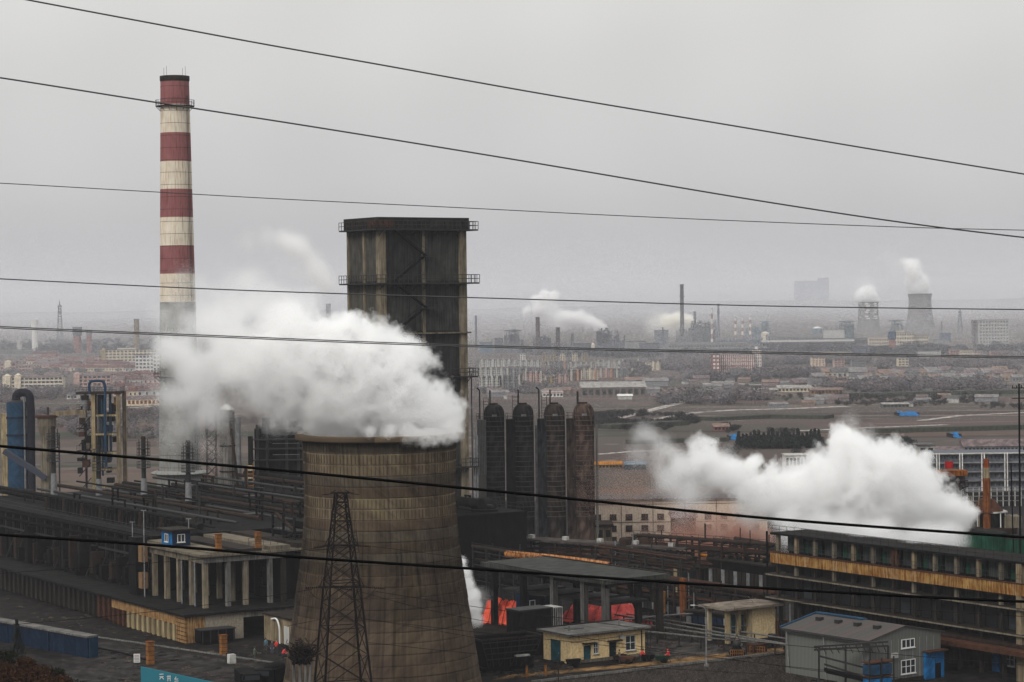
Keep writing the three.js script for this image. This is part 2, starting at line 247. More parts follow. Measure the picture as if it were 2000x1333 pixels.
// ------------------------------------------------------------------ the striped chimney
{
  const D = 500, s = D / F, b = P(351, 900, D), t = thing('chimney', 'tall red and white banded concrete chimney rising from behind the steam', 'chimney', v(b.x, 0, -D));
  const y = py => P(351, py, D).y, R = yy => 4.75 - (4.75 - 3.0) * Math.pow(yy / y(150), .85);
  const ring = (p0, p1, m, name = 'painted_band') => { const y1 = y(p0), y0 = y(p1), pts = []; for (let k = 0; k <= 6; k++) { const yy = y0 + (y1 - y0) * k / 6; pts.push(new THREE.Vector2(R(yy), yy)); } const g = new THREE.LatheGeometry(pts, 48), uv = g.attributes.uv, q = g.attributes.position; for (let j = 0; j < uv.count; j++) uv.setXY(j, uv.getX(j) * 24, q.getY(j)); return mesh(name, g, m, t); };
  const cuts = [151, 205, 260, 316, 370, 425, 480, 535, 590];
  for (let i = 0; i + 1 < cuts.length; i++) tag(ring(cuts[i], cuts[i + 1], i % 2 ? C.whitePaint : C.redPaint), i % 2 ? 'cream white painted band' : 'faded red painted band');
  ring(590, 1026, C.chimGrey, 'concrete_shaft');
  const cap = B(); cap.add(new THREE.LatheGeometry([[R(y(151)) + .02, y(160)], [R(y(151)) + .14, y(157)], [R(y(151)) + .14, y(149)], [R(y(151)) - .5, y(149)], [R(y(151)) - .5, y(156)]].map(p => new THREE.Vector2(...p)), 48)); cap.build('cap', C.concDark, t);
  for (let k = 0; k < 4; k++) { const a = k * 1.57 + .5, q = v(Math.cos(a) * 2.8, y(150), Math.sin(a) * 2.8); B().bar(q, q.clone().add(v(0, 2.1, 0)), .04, 5).build('lightning_rod', C.galv, t); }
  for (const [py, w] of [[207, 1.0], [735, 1.2]]) {
    const yy = y(py), r = R(yy), g = B(), n = 28; g.add(new THREE.LatheGeometry([[r, yy - .12], [r + w, yy - .12], [r + w, yy], [r, yy]].map(p => new THREE.Vector2(...p)), 32));
    for (let k = 0; k < n; k += 2) { const a = k / n * TAU; g.bar(v(Math.cos(a) * (r + w), yy - .1, Math.sin(a) * (r + w)), v(Math.cos(a) * r, yy - 1.1, Math.sin(a) * r), .05, 4); }
    const pl = g.build('gallery', C.steel, t), rl = B(); const ps = []; for (let k = 0; k <= n; k++) { const a = k / n * TAU; ps.push(v(Math.cos(a) * (r + w), yy, Math.sin(a) * (r + w))); } rl.rail(ps, 1.2, 2); rl.build('railing', C.steel, pl);
  }
  const jn = B(); for (let yy = y(590) % 2.4; yy < y(160); yy += 2.6) jn.add(new THREE.TorusGeometry(R(yy), .035, 4, 48), M4.clone().makeRotationX(Math.PI / 2).setPosition(0, yy, 0)); tag(jn.build('pour_joint', C.concDark, t), null, null, null, 'stuff');
  const ld = B(); for (const da of [-.06, .06]) { let pv; for (let yy = 0; yy < y(160); yy += 4) { const a = .55 + da, q = v(Math.cos(a) * (R(yy) + .25), yy, Math.sin(a) * (R(yy) + .25)); if (pv) ld.bar(pv, q, .05, 4); pv = q; } } ld.build('ladder', C.steel, t);
  const sk = B(); sk.add(new THREE.LatheGeometry([[4.75, y(918)], [6.1, y(922)], [6.1, y(926)], [4.9, y(926)]].map(p => new THREE.Vector2(...p)), 32)); sk.cyl(0, 0, 0, 4.95, y(926), 32); sk.build('base', C.chimGrey, t);
}

// ------------------------------------------------------------------ the tall square tower
{
  const D = 400, c = P(745, 800, D), t = thing('concrete_tower', 'tall soot-blackened square tower with concrete columns and railed galleries behind the steam', 'tower', v(c.x, 0, -D), .575);
  const y = py => P(745, py, D).y, W = 17.4, K = 11.2, T = y(424), lv = [y(1037), y(920), y(835), y(740), y(652), y(553), y(447)];
  // columns: x 0..W along the right face (z = 0), z -K..0 along the left face (x = 0)
  const cols = [[0, 0, 1.25], [0, -K / 2, .6], [0, -K, .6], [W / 2, 0, .55], [W, 0, 1.5], [W, -K, .8]];
  cols.forEach(([x, z, w], i) => B().span(x - (x === W ? w : 0) + (x === W / 2 ? -w / 2 : 0), x + (x === W ? 0 : x === W / 2 ? w / 2 : w), lv[0], lv[6], z - (z === 0 ? w : w / 2), z + (z === 0 ? 0 : w / 2)).build('column', i === 3 ? C.conc : C.tanCol, t));
  for (let k = 0; k < 6; k++) {
    const y0 = lv[k] + .35, y1 = lv[k + 1] - .3;
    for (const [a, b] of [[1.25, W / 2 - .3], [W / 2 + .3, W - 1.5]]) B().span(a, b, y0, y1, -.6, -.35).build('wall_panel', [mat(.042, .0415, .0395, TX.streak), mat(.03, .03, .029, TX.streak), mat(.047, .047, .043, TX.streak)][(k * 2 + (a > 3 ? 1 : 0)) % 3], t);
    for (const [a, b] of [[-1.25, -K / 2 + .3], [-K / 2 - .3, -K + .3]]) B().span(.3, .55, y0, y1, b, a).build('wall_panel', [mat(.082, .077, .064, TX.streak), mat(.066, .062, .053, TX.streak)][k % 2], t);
    B().span(.2, W - .2, lv[k] - .3, lv[k] + .35, -K + .2, -.15).build('floor_slab', C.concDark, t);
  }
  B().span(.6, W - .3, lv[0], lv[6] - .2, -K + .1, -.65).build('core', C.soot, t);
  const cap = B().span(-.5, W + .35, lv[6] - .2, T, -K - .4, .35).build('cap', mat(.022, .021, .019, TX.streak), t);
  for (let i = 0; i < 18; i++) B().span(-.3 + i * 1.0, .5 + i * 1.0, lv[6] + .3, T - .5, .36, .42).build('cladding_sheet', i < 3 ? C.rusty : i % 3 ? mat(.026, .025, .023, TX.soot) : C.concDark, cap);
  for (let i = 0; i < 10; i++) B().span(-.58, -.51, lv[6] + .3, T - .5, -K + i * 1.15, -K + i * 1.15 + .95).build('cladding_sheet', i > 6 ? C.rusty : C.concDark, cap);
  const gal = (yy, out, x0 = 0, sides = 3) => {
    const g = B(), o = out; if (sides & 1) g.span(x0 - (sides & 2 ? o : 0), W + o, yy - .25, yy, 0.01, o); if (sides & 2) g.span(-o, -.01, yy - .25, yy, -K - .3, 0); g.span(W + .01, W + o, yy - .25, yy, -K - .3, 0.01);
    for (let x = x0; x <= W; x += 2.2) g.beam(v(x, yy - .2, o - .1), v(x, yy - 1.1, 0), .1, .1);
    const m = g.build('gallery', C.steel, t), r = B();
    r.rail([...(sides & 2 ? [v(-o, yy, -K - .3), v(-o, yy, o)] : [v(x0, yy, o)]), v(W + o, yy, o), v(W + o, yy, -K - .3)], 1.35, .9, .055); r.build('railing', C.steel, m);
  };
  gal(lv[6], 1.5); gal(lv[5], 1.6); gal(lv[3], 1.3, 4, 1); gal(lv[1], 1.2, 10, 1);
  B().span(0, W + .5, lv[4] - .2, lv[4] + .05, 0, .5).build('ledge', C.conc, t);
  // zigzag stair on the right face
  for (let k = 1; k < 6; k++) {
    const a = lv[k], b = lv[k + 1], mid = (a + b) / 2, s = B();
    for (const [p, q] of [[v(2.2, a, .5), v(8.6, mid, .5)], [v(8.6, mid, .9), v(2.2, b, .9)]]) { s.beam(p, q, .5, .28); s.beam(p.clone().add(v(0, 1, .4)), q.clone().add(v(0, 1, .4)), .05, .05); for (let j = 1; j < 6; j++) { const r = p.clone().lerp(q, j / 6); s.bar(r.clone().add(v(0, 0, .4)), r.clone().add(v(0, 1, .4)), .03, 4); } }
    const m = s.build('stair_flight', k === 2 || k === 4 ? C.soot : C.black, t);
    B().span(7.8, 10.8, mid - .15, mid, .01, 1.3).rail([v(7.8, mid, 1.3), v(10.8, mid, 1.3), v(10.8, mid, 0)], 1, .9).build('landing', C.steel, m);
  }
  // lower steel legs, the platform at the foot and its brackets
  for (const [x, z] of [[.6, -.6], [W - .8, -.6], [.6, -K], [W - .6, -K], [W / 2, -.6]]) B().span(x - .5, x + .5, 0, lv[0], z - .5, z + .5).build('leg', C.steel, t);
  B().span(2, W - 2, 0, lv[0] - .5, -K + .5, -2).build('plinth', C.soot, t);
  const pf = B().span(W - 4, W + 9.5, lv[0] - .3, lv[0] + .2, -5, 1.5).build('platform', C.steel, t); B().rail([v(W, lv[0] + .2, 1.5), v(W + 9.5, lv[0] + .2, 1.5), v(W + 9.5, lv[0] + .2, -5)], 1.1, 1.2).build('railing', C.steel, pf);
  for (const x of [W + 2, W + 8.4]) B().beam(v(x, lv[0] - .3, 1.2), v(x - 3, lv[0] - 3.6, 1.2), .25, .25).build('bracket', C.steel, t);
  for (const [x, h0, h1] of [[W + .55, y(1035), y(735)], [W + 1.0, y(1035), y(835)], [W + 1.55, y(1035), y(860)]]) B().bar(v(x, h0, .2), v(x, h1, .2), x > W + .9 ? .22 : .11, 8).build('downpipe', x > W + .9 ? C.galv : C.steel, t);
  const hp = thing('dust_hopper', 'round black dust hopper at the right foot of the square tower', 'hopper', P(946, 1037, 395));
  hp.position.y = lv[0] + .2; B().cyl(0, 1.4, 0, 2.3, 2.6, 28).cyl(0, .0, 0, .7, 1.4, 20, 2.3).add(new THREE.SphereGeometry(2.3, 24, 8, 0, TAU, 0, Math.PI / 2), M4.clone().makeScale(1, .75, 1).setPosition(0, 4, 0)).build('shell', C.sootWall, hp);
  for (let k = 0; k < 3; k++) B().add(new THREE.TorusGeometry(2.34, .07, 5, 28), M4.clone().makeRotationX(Math.PI / 2).setPosition(0, 1.6 + k * 1.1, 0)).build('band', C.steel, hp);
}

// ------------------------------------------------------------------ four dark round-topped silos
{
  const D = 430, s = D / F, R = 1.9, top = P(1010, 790, D).y, ys = top - R * .95;
  const shellG = (() => { const p = [[R, 0], [R, ys]]; for (let k = 1; k <= 8; k++) { const a = k / 8 * Math.PI / 2; p.push([R * (.36 + .64 * Math.cos(a)), ys + R * .95 * Math.sin(a)]); } p.push([0.01, top]); return B().add(new THREE.LatheGeometry(p.map(q => new THREE.Vector2(...q)), 40)).geo(); })();
  const ribG = B().add(new THREE.TorusGeometry(R, .075, 5, 40), M4.clone().makeRotationX(Math.PI / 2)).geo();
  const look = [
    [967, mat(.027, .0255, .0235, TX.soot), 'dark grey ribbed silo with rounded top, leftmost of four, pale corrugated panel at its side', mat(.12, .115, .10, TX.corr), 790],
    [1024, mat(.026, .0225, .0215, TX.soot), 'dark silo with rounded top, second from left of four, one tall vent pipe above', mat(.012, .0125, .013, TX.soot), 789],
    [1085, mat(.04, .031, .027, TX.soot), 'dark silo with rounded top, third of four, with two vent pipes and caged ladder', mat(.026, .028, .03, TX.soot), 787],
    [1142, mat(.072, .048, .038, TX.soot), 'rust-brown silo with rounded top, rightmost of four', mat(.04, .028, .023, TX.soot), 784]];
  look.forEach(([px, m, label, pm], i) => {
    const b = P(px, 1000, D), t = thing('silo', label, 'silo', v(b.x, 0, -D), 0, 'row of four dark silos');
    mesh('shell', shellG, m, t);
    for (let k = 0; k < 21; k++) { const o = mesh('rib', ribG, i > 1 ? C.ribBrown : C.ribGrey, t); o.position.y = ys - .3 - k * .92; }
    B().span(-.35, .55, ys - .35, ys + .05, R - .08, R + .06).build('hatch', C.galv, t);
    const h = B().span(-R - 1.25, -R * .5, 0, ys - .9, -1.6, 1.2); h.build('side_duct', pm, t);
    if (i === 0) for (let k = 0; k < 7; k++) B().span(-R - 1.2 + k * .3, -R - 1.08 + k * .3, ys - 11, ys - 1, 1.2, 1.3).build('panel_rib', C.galv, t);
    const n = i === 2 ? [-2.8, -.75] : i === 1 ? [-.85] : i === 0 ? [-2.6, -.7] : [-1.05];
    for (const x of n) { const g = B(); g.bar(v(x, ys - 1, -.6), v(x, top + (i === 3 ? 2.2 : 2.6), -.6), i === 3 ? .2 : .14, 8); if (x < -2.55) g.bar(v(x, top + 2.6, -.6), v(x - .5, top + 3.1, -.6), .14, 8); g.build('vent_pipe', C.steel, t); }
    if (i < 3) { const g = B(), x0 = i === 2 ? -2.3 : i ? -1.9 : -1.9; for (const dx of [0, .9]) for (const dz of [0, .9]) g.bar(v(x0 + dx, ys - 1, -.8 + dz), v(x0 + dx, top + 1.6 - (i ? 0 : .6), -.8 + dz), .045, 4); for (let yy = ys; yy < top + 1.5; yy += .6) g.rail([v(x0, yy, .1), v(x0 + .9, yy, .1), v(x0 + .9, yy, -.8)], .01, 5, .03); g.build('ladder_cage', C.steelBrown, t); }
    const l = B(); for (const x of [R + .22, R + .62]) l.bar(v(x, 5, .6), v(x, ys - .4, .6), .05, 4); for (let yy = 5; yy < ys - .5; yy += .5) l.bar(v(R + .22, yy, .6), v(R + .62, yy, .6), .03, 4); l.bar(v(R + .42, 3, .3), v(R + .42, ys - 2, .3), i === 1 ? .24 : .12, 8);
    l.build('ladder', i === 1 ? C.galv : C.concGrey, t);
    const tp = B(); tp.cyl(-.1, top - .1, 0, .8, .35, 16); const q = []; for (let k = 0; k <= 10; k++) q.push(v(Math.cos(k / 10 * TAU) * 1.7 - 1.5, ys - .9, Math.sin(k / 10 * TAU) * 1.4)); tp.rail(q.slice(0, 7).map(p => p.setZ(Math.min(p.z, 1))), 1.1, 1, .03); tag(tp.build('top_fitting', C.steelBrown, t), null, null, null, 'stuff');
  });
}

// ------------------------------------------------------------------ small kits
const winCache = {};
function windowPart(parent, x, y, z, w, h, nx = 2, ny = 2, frame = C.white, ry = 0, glass = C.glass) { // frame proud of the wall, pane set back in it; faces +z of the parent (turned by ry)
  const key = [w, h, nx, ny].join();
  if (!winCache[key]) {
    const f = B(), t = .09; f.span(-w / 2, w / 2, 0, t, -.05, .07).span(-w / 2, w / 2, h - t, h, -.05, .07);
    for (let i = 0; i <= nx; i++) { const xx = -w / 2 + (w - t) * i / nx; f.span(xx, xx + t, t, h - t, -.05, .068); }
    for (let j = 1; j < ny; j++) for (let i = 0; i < nx; i++) f.span(-w / 2 + (w - t) * i / nx + t, -w / 2 + (w - t) * (i + 1) / nx, h * j / ny, h * j / ny + t * .8, -.05, .062);
    f.span(-w / 2 - .08, w / 2 + .08, -.09, -.002, -.05, .14);
    winCache[key] = [f.geo(), B().span(-w / 2 + .02, w / 2 - .02, .02, h - .02, -.04, .02).geo()];
  }
  const o = mesh('window', winCache[key][0], frame, parent); o.position.set(x, y, z); o.rotation.y = ry; mesh('pane', winCache[key][1], glass, o); return o;
}
const posts = (parent, list, r, m, name = 'post') => { for (const [a, b] of list) B().bar(a, b, r, 8).build(name, m, parent); };
function frameAt(pA, pB, atB) { // a base whose x axis runs from A to B on the ground
  const d = pB.clone().sub(pA); return { pos: (atB ? pB : pA).clone().setY(0), ry: Math.atan2(-d.z, d.x), len: Math.hypot(d.x, d.z) };
}

// ------------------------------------------------------------------ left: coke oven battery, concrete frame building
const K = frameAt(G(0, 1155), G(362, 1258), true);
const KW = (x, y, z) => v(x, y, z).applyAxisAngle(UP, K.ry).add(K.pos);
{
  const t = thing('frame_building', 'open concrete frame building on a yellow-streaked podium left of the cooling tower', 'industrial building', K.pos, K.ry);
  // podium: pilasters and a lintel in front of a dark recessed core
  B().span(-120, -.7, 0, 3.7, -7, -.7).build('core', C.soot, t);
  B().span(-27, -3.2, 2.35, 3.75, -.68, 0).build('lintel', C.yellow, t);
  for (let k = 0; k < 13; k++) { const x = -26.6 + k * 1.85; B().span(x, x + .72, 0, 2.345, -.66, .06).build('pilaster', k < 3 ? C.rusty : C.ochre, t); }
  for (let k = 0; k < 12; k++) { const x = -26.6 + k * 1.85; B().span(x + .75, x + 1.82, 0, 2.3, -.65, -.5).build('shutter', k % 3 ? C.soot : C.teal, t); }
  B().span(-3.2, 0, 0, 3.75, -3, 0).build('corner_pier', C.yellow, t);
  for (let k = 0; k < 6; k++) B().span(-3.15, .05, .4 + k * .58, .48 + k * .58, -.2, .06).build('pier_course', C.rusty, t);
  for (let k = 0; k < 45; k++) { const x = -119 + k * 2.05; B().span(x, x + .8, .3, 3.6, -.66, -.1).build('buttress', k > 41 ? C.rusty : C.concDark, t); }
  B().span(-.66, 0, 0, 3.75, -9, -3.02).build('side_wall', mat(.25, .225, .185, TX.plaster), t);
  B().span(-.66, 0, 3.0, 3.75, -18.5, -9.02).build('bay_lintel', mat(.22, .20, .165, TX.streak), t);
  B().span(-.7, .1, 0, 3.76, -19.6, -18.52).build('bay_pier', C.concGrey, t);
  B().span(-4, -.4, 0, 3.7, -26, -19.62).build('annex_wall', C.tan, t);
  B().span(-120, .5, 3.78, 4.1, -27, .5).build('deck', mat(.012, .0105, .0092, TX.soot), t);
  // frame above
  const zs = -5.3, top = 10.6;
  for (let k = 0; k < 6; k++) for (const [z, m] of [[zs, C.tanCol], [zs - 6.4, C.conc], [zs - 12.5, C.concDark]]) { const x = -4.8 - k * 4.5; B().span(x - .3, x + .3, 4.1, top, z - .35, z + .35).build('column', m, t); }
  for (const z of [-8.9, -15.6]) B().span(-5.15, -4.45, 4.1, top, z - .3, z + .3).build('column', C.concGrey, t);
  for (const x of [-7, -11.6]) B().bar(v(x, 4.1, -4.7), v(x, top, -4.7), .13, 8).build('downpipe', C.galv, t);
  for (let k = 0; k < 5; k++) B().span(-9.2 - k * 4.5 + .15, -4.8 - k * 4.5 - .15, top - .1, top + .85, zs - .3, zs + .45).build('beam', C.conc, t);
  B().span(-5.2, -4.3, top, top + .9, -18, zs + .46).build('beam', C.concGrey, t);
  B().span(-28, -3.9, top + .9, top + 1.25, -26, zs + 1.0).build('roof_slab', C.conc, t);
  for (let k = 0; k < 4; k++) B().span(-27, -4.2, top + 1.25, top + 1.5 + k * .16, -9.5 - k * 4.6, -6 - k * 4.6).build('roof_tier', k % 2 ? C.concDark : C.conc, t);
  const r = B(); r.rail([v(-4.2, top + 2, -12), v(-4.2, top + 2, -26), v(-20, top + 2, -26)], 1.2, 1.2); r.build('railing', C.steel, t);
  B().span(-27.4, -24.6, 4.1, 12.8, -4.9, -3).build('stair_tower', C.sootWall, t);
  for (const y of [5.2, 9.2]) B().span(-24.6, -23.3, y, y + 2.4, -4.4, -3.4).build('timber_panel', mat(.19, .115, .06, TX.plaster), t);
  B().span(-24, -7, 4.1, top, -22, -18.5).build('back_wall', C.soot, t);
  windowPart(t, -13, 5.6, -18.45, 2.4, 3.2, 2, 3, C.concDark);

  const cab = thing('control_cabin', 'small blue cabin with white windows and flat overhanging roof on the concrete frame building', 'cabin', KW(-17.2, top + 1.28, -4.9), K.ry);
  B().span(-1.9, 1.9, 0, 2.5, -2.9, 0).build('wall', C.blueDark, cab); B().span(-1.9, 1.9, .05, 2.45, .002, .05).build('front_panel', C.blueBright, cab);
  B().span(-2.5, 2.5, 2.5, 2.75, -3.5, .7).build('roof', C.concDark, cab); windowPart(cab, 0, .8, .07, 1.2, 1.2, 2, 1); windowPart(cab, 1.93, .8, -1.4, 1.2, 1.2, 2, 1, C.white, Math.PI / 2);
  B().span(-2.2, 2.2, -.35, -.02, -3.2, .4).build('floor', C.tan, cab);
  const pil = (pos, ry, w, h, label) => { const o = thing('marker_pillar', label, 'pillar', pos, ry); B().span(-w / 2, w / 2, 0, h, -w / 2, w / 2).build('body', C.orange, o); for (let k = 1; k < 5; k++) B().span(-w / 2 - .01, w / 2 + .01, h * k / 5, h * k / 5 + .07, -w / 2 - .01, w / 2 + .01).build('joint', C.rusty, o); B().span(-w / 2 - .08, w / 2 + .08, h, h + .12, -w / 2 - .08, w / 2 + .08).build('cap', C.orangePipe, o); return o; };
  pil(KW(-4.6, top + 1.25, -7.4), K.ry, .75, 2.7, 'orange pillar on the roof edge right of the blue cabin');
  pil(KW(-4.6, top + 1.25, -13.7), K.ry, .75, 2.6, 'orange pillar on the roof nearest the big cooling tower');
  pil(G(436, 1281), K.ry, .8, 2.7, 'orange striped pillar at the foot of the frame building beside the black skip');
  pil(G(293, 1299), K.ry, .85, 3.0, 'orange pillar standing on the works road beside a white notice');
  const sk = thing('coal_skip', 'long black open skip against the grey wall of the frame building', 'skip', KW(.9, 0, -1), K.ry);
  B().span(0, 2.2, .25, 2.0, -5.2, 0).build('body', C.soot, sk); for (let k = 0; k < 5; k++) B().span(2.2, 2.32, .3, 2.0, -5.1 + k * 1.2, -4.95 + k * 1.2).build('rib', C.steel, sk); B().span(-.05, 2.35, 2.0, 2.14, -5.3, .05).build('rim', C.steel, sk); B().span(.2, 2, 0, .25, -5, -.4).build('skid', C.steel, sk);

  // the battery: a long black block with buckstays, galleries and gas mains
  const b = thing('coke_oven_battery', 'long soot-black coke oven battery with ribbed wall stretching out of frame at left', 'coke oven battery', K.pos, K.ry);
  B().span(-118, -28.5, 0, 12.2, -75, -8).build('oven_block', C.soot, b); B().span(-118, -28.2, 12.2, 12.5, -75, -7.2).build('top_deck', C.sootWall, b);
  for (let k = 0; k < 92; k++) { const x = -117 + k * .96; B().span(x, x + .34, 4.1, 11.6 + (k % 3) * .1, -7.98, -7.55).build('buckstay', k % 4 ? C.sootWall : C.steel, b); }
  B().span(-118, -28.4, 8.9, 9.15, -7.99, -7.2).build('walkway', C.steel, b);
  for (let k = 0; k < 34; k++) { const x = -84 + k * 1.65; B().bar(v(x, 12.5, -11.5), v(x, 14.6 + (k % 2) * .3, -11.5), .28, 8).build('ascension_pipe', k % 5 ? C.sootWall : C.steelBrown, b); }
  for (const [y, z, r] of [[14.7, -12.6, .34], [13.4, -15.5, .5], [14.2, -66, .8], [13.6, -40, .45]]) B().bar(v(-118, y, z), v(-28.4, y, z), r, 12).build('gas_main', C.sootWall, b);
  for (let k = 0; k < 16; k++) B().span(-112 + k * 5.4, -109.6 + k * 5.4, 12.5, 13.3 + (k % 3) * .3, -34 - (k % 4) * 8, -31 - (k % 4) * 8).build('valve_house', k % 3 ? C.sootWall : C.steel, b);
  for (const [y, z, r] of [[5.6, -7.2, .22], [7.1, -7.0, .16], [10.6, -7.1, .28], [11.9, -6.6, .2]]) B().bar(v(-118, y, z), v(-29, y + .3, z), r, 10).build('facade_pipe', C.soot, b);
  for (let k = 0; k < 40; k++) { const x = -116 + k * 2.15 + rr(-.6, .6), y = rr(4.1, 5.2), h = rr(1.2, 5.5); B().span(x, x + rr(.5, 1.3), y, y + h, -7.4, -6.2 + rnd()).build('door_machine', [C.soot, C.sootWall, C.black, C.steelBrown][k % 4], b); }
  for (let k = 0; k < 18; k++) { const x = -112 + k * 4.6; B().beam(v(x, 4.2, -6), v(x + 3.4, 8.8, -6.6), .3, .15).build('brace', C.steel, b); }
  // clutter of mains, frames and cable trays on the battery top
  for (let k = 0; k < 46; k++) { const x = -108 + rnd() * 74, z = -72 + rnd() * 58, h = rr(.8, 3.2), w = rr(1.5, 6); B().span(x, x + w, 12.5 + h, 12.75 + h, z, z + .4).span(x + .1, x + .3, 12.5, 12.5 + h, z + .05, z + .35).span(x + w - .3, x + w - .1, 12.5, 12.5 + h, z + .05, z + .35).build('pipe_frame', k % 3 ? C.soot : C.steelBrown, b); }
  for (let k = 0; k < 14; k++) B().bar(v(-116, 13.1 + (k % 4) * .5, -18 - k * 3.9), v(-29, 13.1 + (k % 4) * .5, -18 - k * 3.9), .16 + (k % 3) * .09, 8).build('pipe', [C.soot, C.steel, C.steelBrown][k % 3], b);
  for (let k = 0; k < 16; k++) { const x = -105 + rnd() * 70, z = -70 + rnd() * 50; B().bar(v(x, 12.5, z), v(x, 12.5 + rr(2, 5), z), rr(.1, .28), 8).build('riser', k % 3 ? C.steel : C.concDark, b); }
  const rl = B(); rl.rail([v(-117, 12.5, -74.5), v(-28.6, 12.5, -74.5)], 1.2, 2); rl.rail([v(-117, 12.5, -7.4), v(-28.6, 12.5, -7.4)], 1.2, 2); rl.build('railing', C.steel, b);
  for (const [x, z, h] of [[-26.2, -3.2, 15], [-22.3, -3.4, 17], [-15.4, -7.6, 16]]) { const o = thing('mast', ['thin grey mast in front of the battery, left of the stair tower', 'thin grey mast rising past the stair tower of the frame building', 'thin grey mast beside the blue cabin'][x > -16 ? 2 : x > -25 ? 1 : 0], 'mast', KW(x, 4.1, z)); B().bar(v(0, 0, 0), v(0, h - 4, 0), .1, 8, .07).build('pole', C.greyFar, o); B().span(-.4, .4, h - 4.1, h - 4, -.06, .06).build('crossarm', C.greyFar, o); }
  // larry car and other machines riding on the battery
  const car = thing('charging_car', 'dark boxy charging car standing on top of the battery behind the frame building', 'rail machine', KW(-38, 12.5, -52), K.ry);
  B().span(-4, 4, .6, 3.4, -5, 0).build('body', C.blueDark, car); B().span(-3, 0, 3.4, 5, -4, -1).build('hopper', C.sootWall, car); B().span(1, 3.4, 3.4, 4.8, -3, -.6).build('cab', C.steel, car); for (const x of [-3, 3]) for (const z of [-4.6, -.4]) B().bar(v(x, .55, z - .15), v(x, .55, z + .15), .55, 14).build('wheel', C.black, car);

  // steel bleeder stacks with platforms, standing along the top
  const st = (px, base, topPy, label) => {
    const q = G(px, base, 12.5), h = P(px, topPy, -q.z).y - 12.5, o = thing('bleeder_stack', label, 'stack', q, 0, 'bleeder stacks on the coke oven battery');
    B().cyl(0, 0, 0, .62, h * .35, 14, .5).build('base_pipe', C.galv, o); B().cyl(0, h * .35, 0, .42, h * .65, 14).build('pipe', C.steel, o);
    for (const f of [.52, .72, .84]) { const g = B(); g.cyl(0, h * f, 0, 1.25, .12, 14); const p = []; for (let k = 0; k <= 8; k++) p.push(v(Math.cos(k * TAU / 8) * 1.2, h * f + .1, Math.sin(k * TAU / 8) * 1.2)); g.rail(p, 1.1, 1, .035); g.build('platform', C.steel, o); }
    for (const a of [.4, 2.5, 4.5, 5.6]) B().bar(v(Math.cos(a) * .9, h * .72, Math.sin(a) * .9), v(Math.cos(a) * .9, h, Math.sin(a) * .9), .06, 5).build('standpipe', C.steel, o);
    B().cyl(0, h, 0, .5, .5, 14, .36).build('burner', C.steelBrown, o); return o;
  };
  st(105, 972, 838, 'dark steel bleeder stack in front of the tan hopper, leftmost of four'); st(193, 968, 876, 'short steel bleeder stack in front of the yellow frame tower');
  st(281, 976, 858, 'steel bleeder stack with platforms left of the banded chimney base'); st(368, 984, 866, 'steel bleeder stack with platforms standing before the banded chimney base');
}
{ // between frame building and cooling tower: dark stair structure and lamp
  const t = thing('stair_structure', 'dark steel stair structure squeezed between frame building and cooling tower', 'stairs', P(548, 1200, 352).setY(0), K.ry);
  B().span(-4, 4, 0, 15, -9, -3).build('wall', C.soot, t);
  for (let k = 0; k < 6; k++) { B().span(-3.6, 3.6, 2.2 + k * 2.3, 2.4 + k * 2.3, -3, -.6).rail([v(-3.6, 2.4 + k * 2.3, -.6), v(3.6, 2.4 + k * 2.3, -.6)], 1, 1.2).build('landing', C.steel, t); B().beam(v(k % 2 ? 3.2 : -3.2, 2.3 + k * 2.3, -1), v(k % 2 ? -3.2 : 3.2, 4.6 + k * 2.3, -1), .6, .2).build('flight', C.steelBrown, t); }
  for (const x of [-3.6, 0, 3.6]) B().span(x - .15, x + .15, 0, 16, -.8, -.5).build('post', C.sootWall, t);
  const w = thing('pipe_shed', 'low tan shed with a curved white pipe beside the cooling tower foot', 'shed', G(528, 1252), K.ry);
  B().span(-2, 6.5, 0, 3.6, -4, 0).build('wall', C.tan, w); B().span(-2.2, 6.7, 3.6, 3.85, -4.2, .3).build('roof', C.concDark, w); B().tube([v(1, 3.2, .3), v(3, 3.4, .5), v(4, 2.6, .6), v(4.2, .1, .6)], .13, 8, 20).build('pipe', C.white, w);
  for (let k = 0; k < 4; k++) B().span(4.6 + k * .4, 4.75 + k * .4, 0, 2.6, .02, .12).build('fence_bar', C.white, w);
}

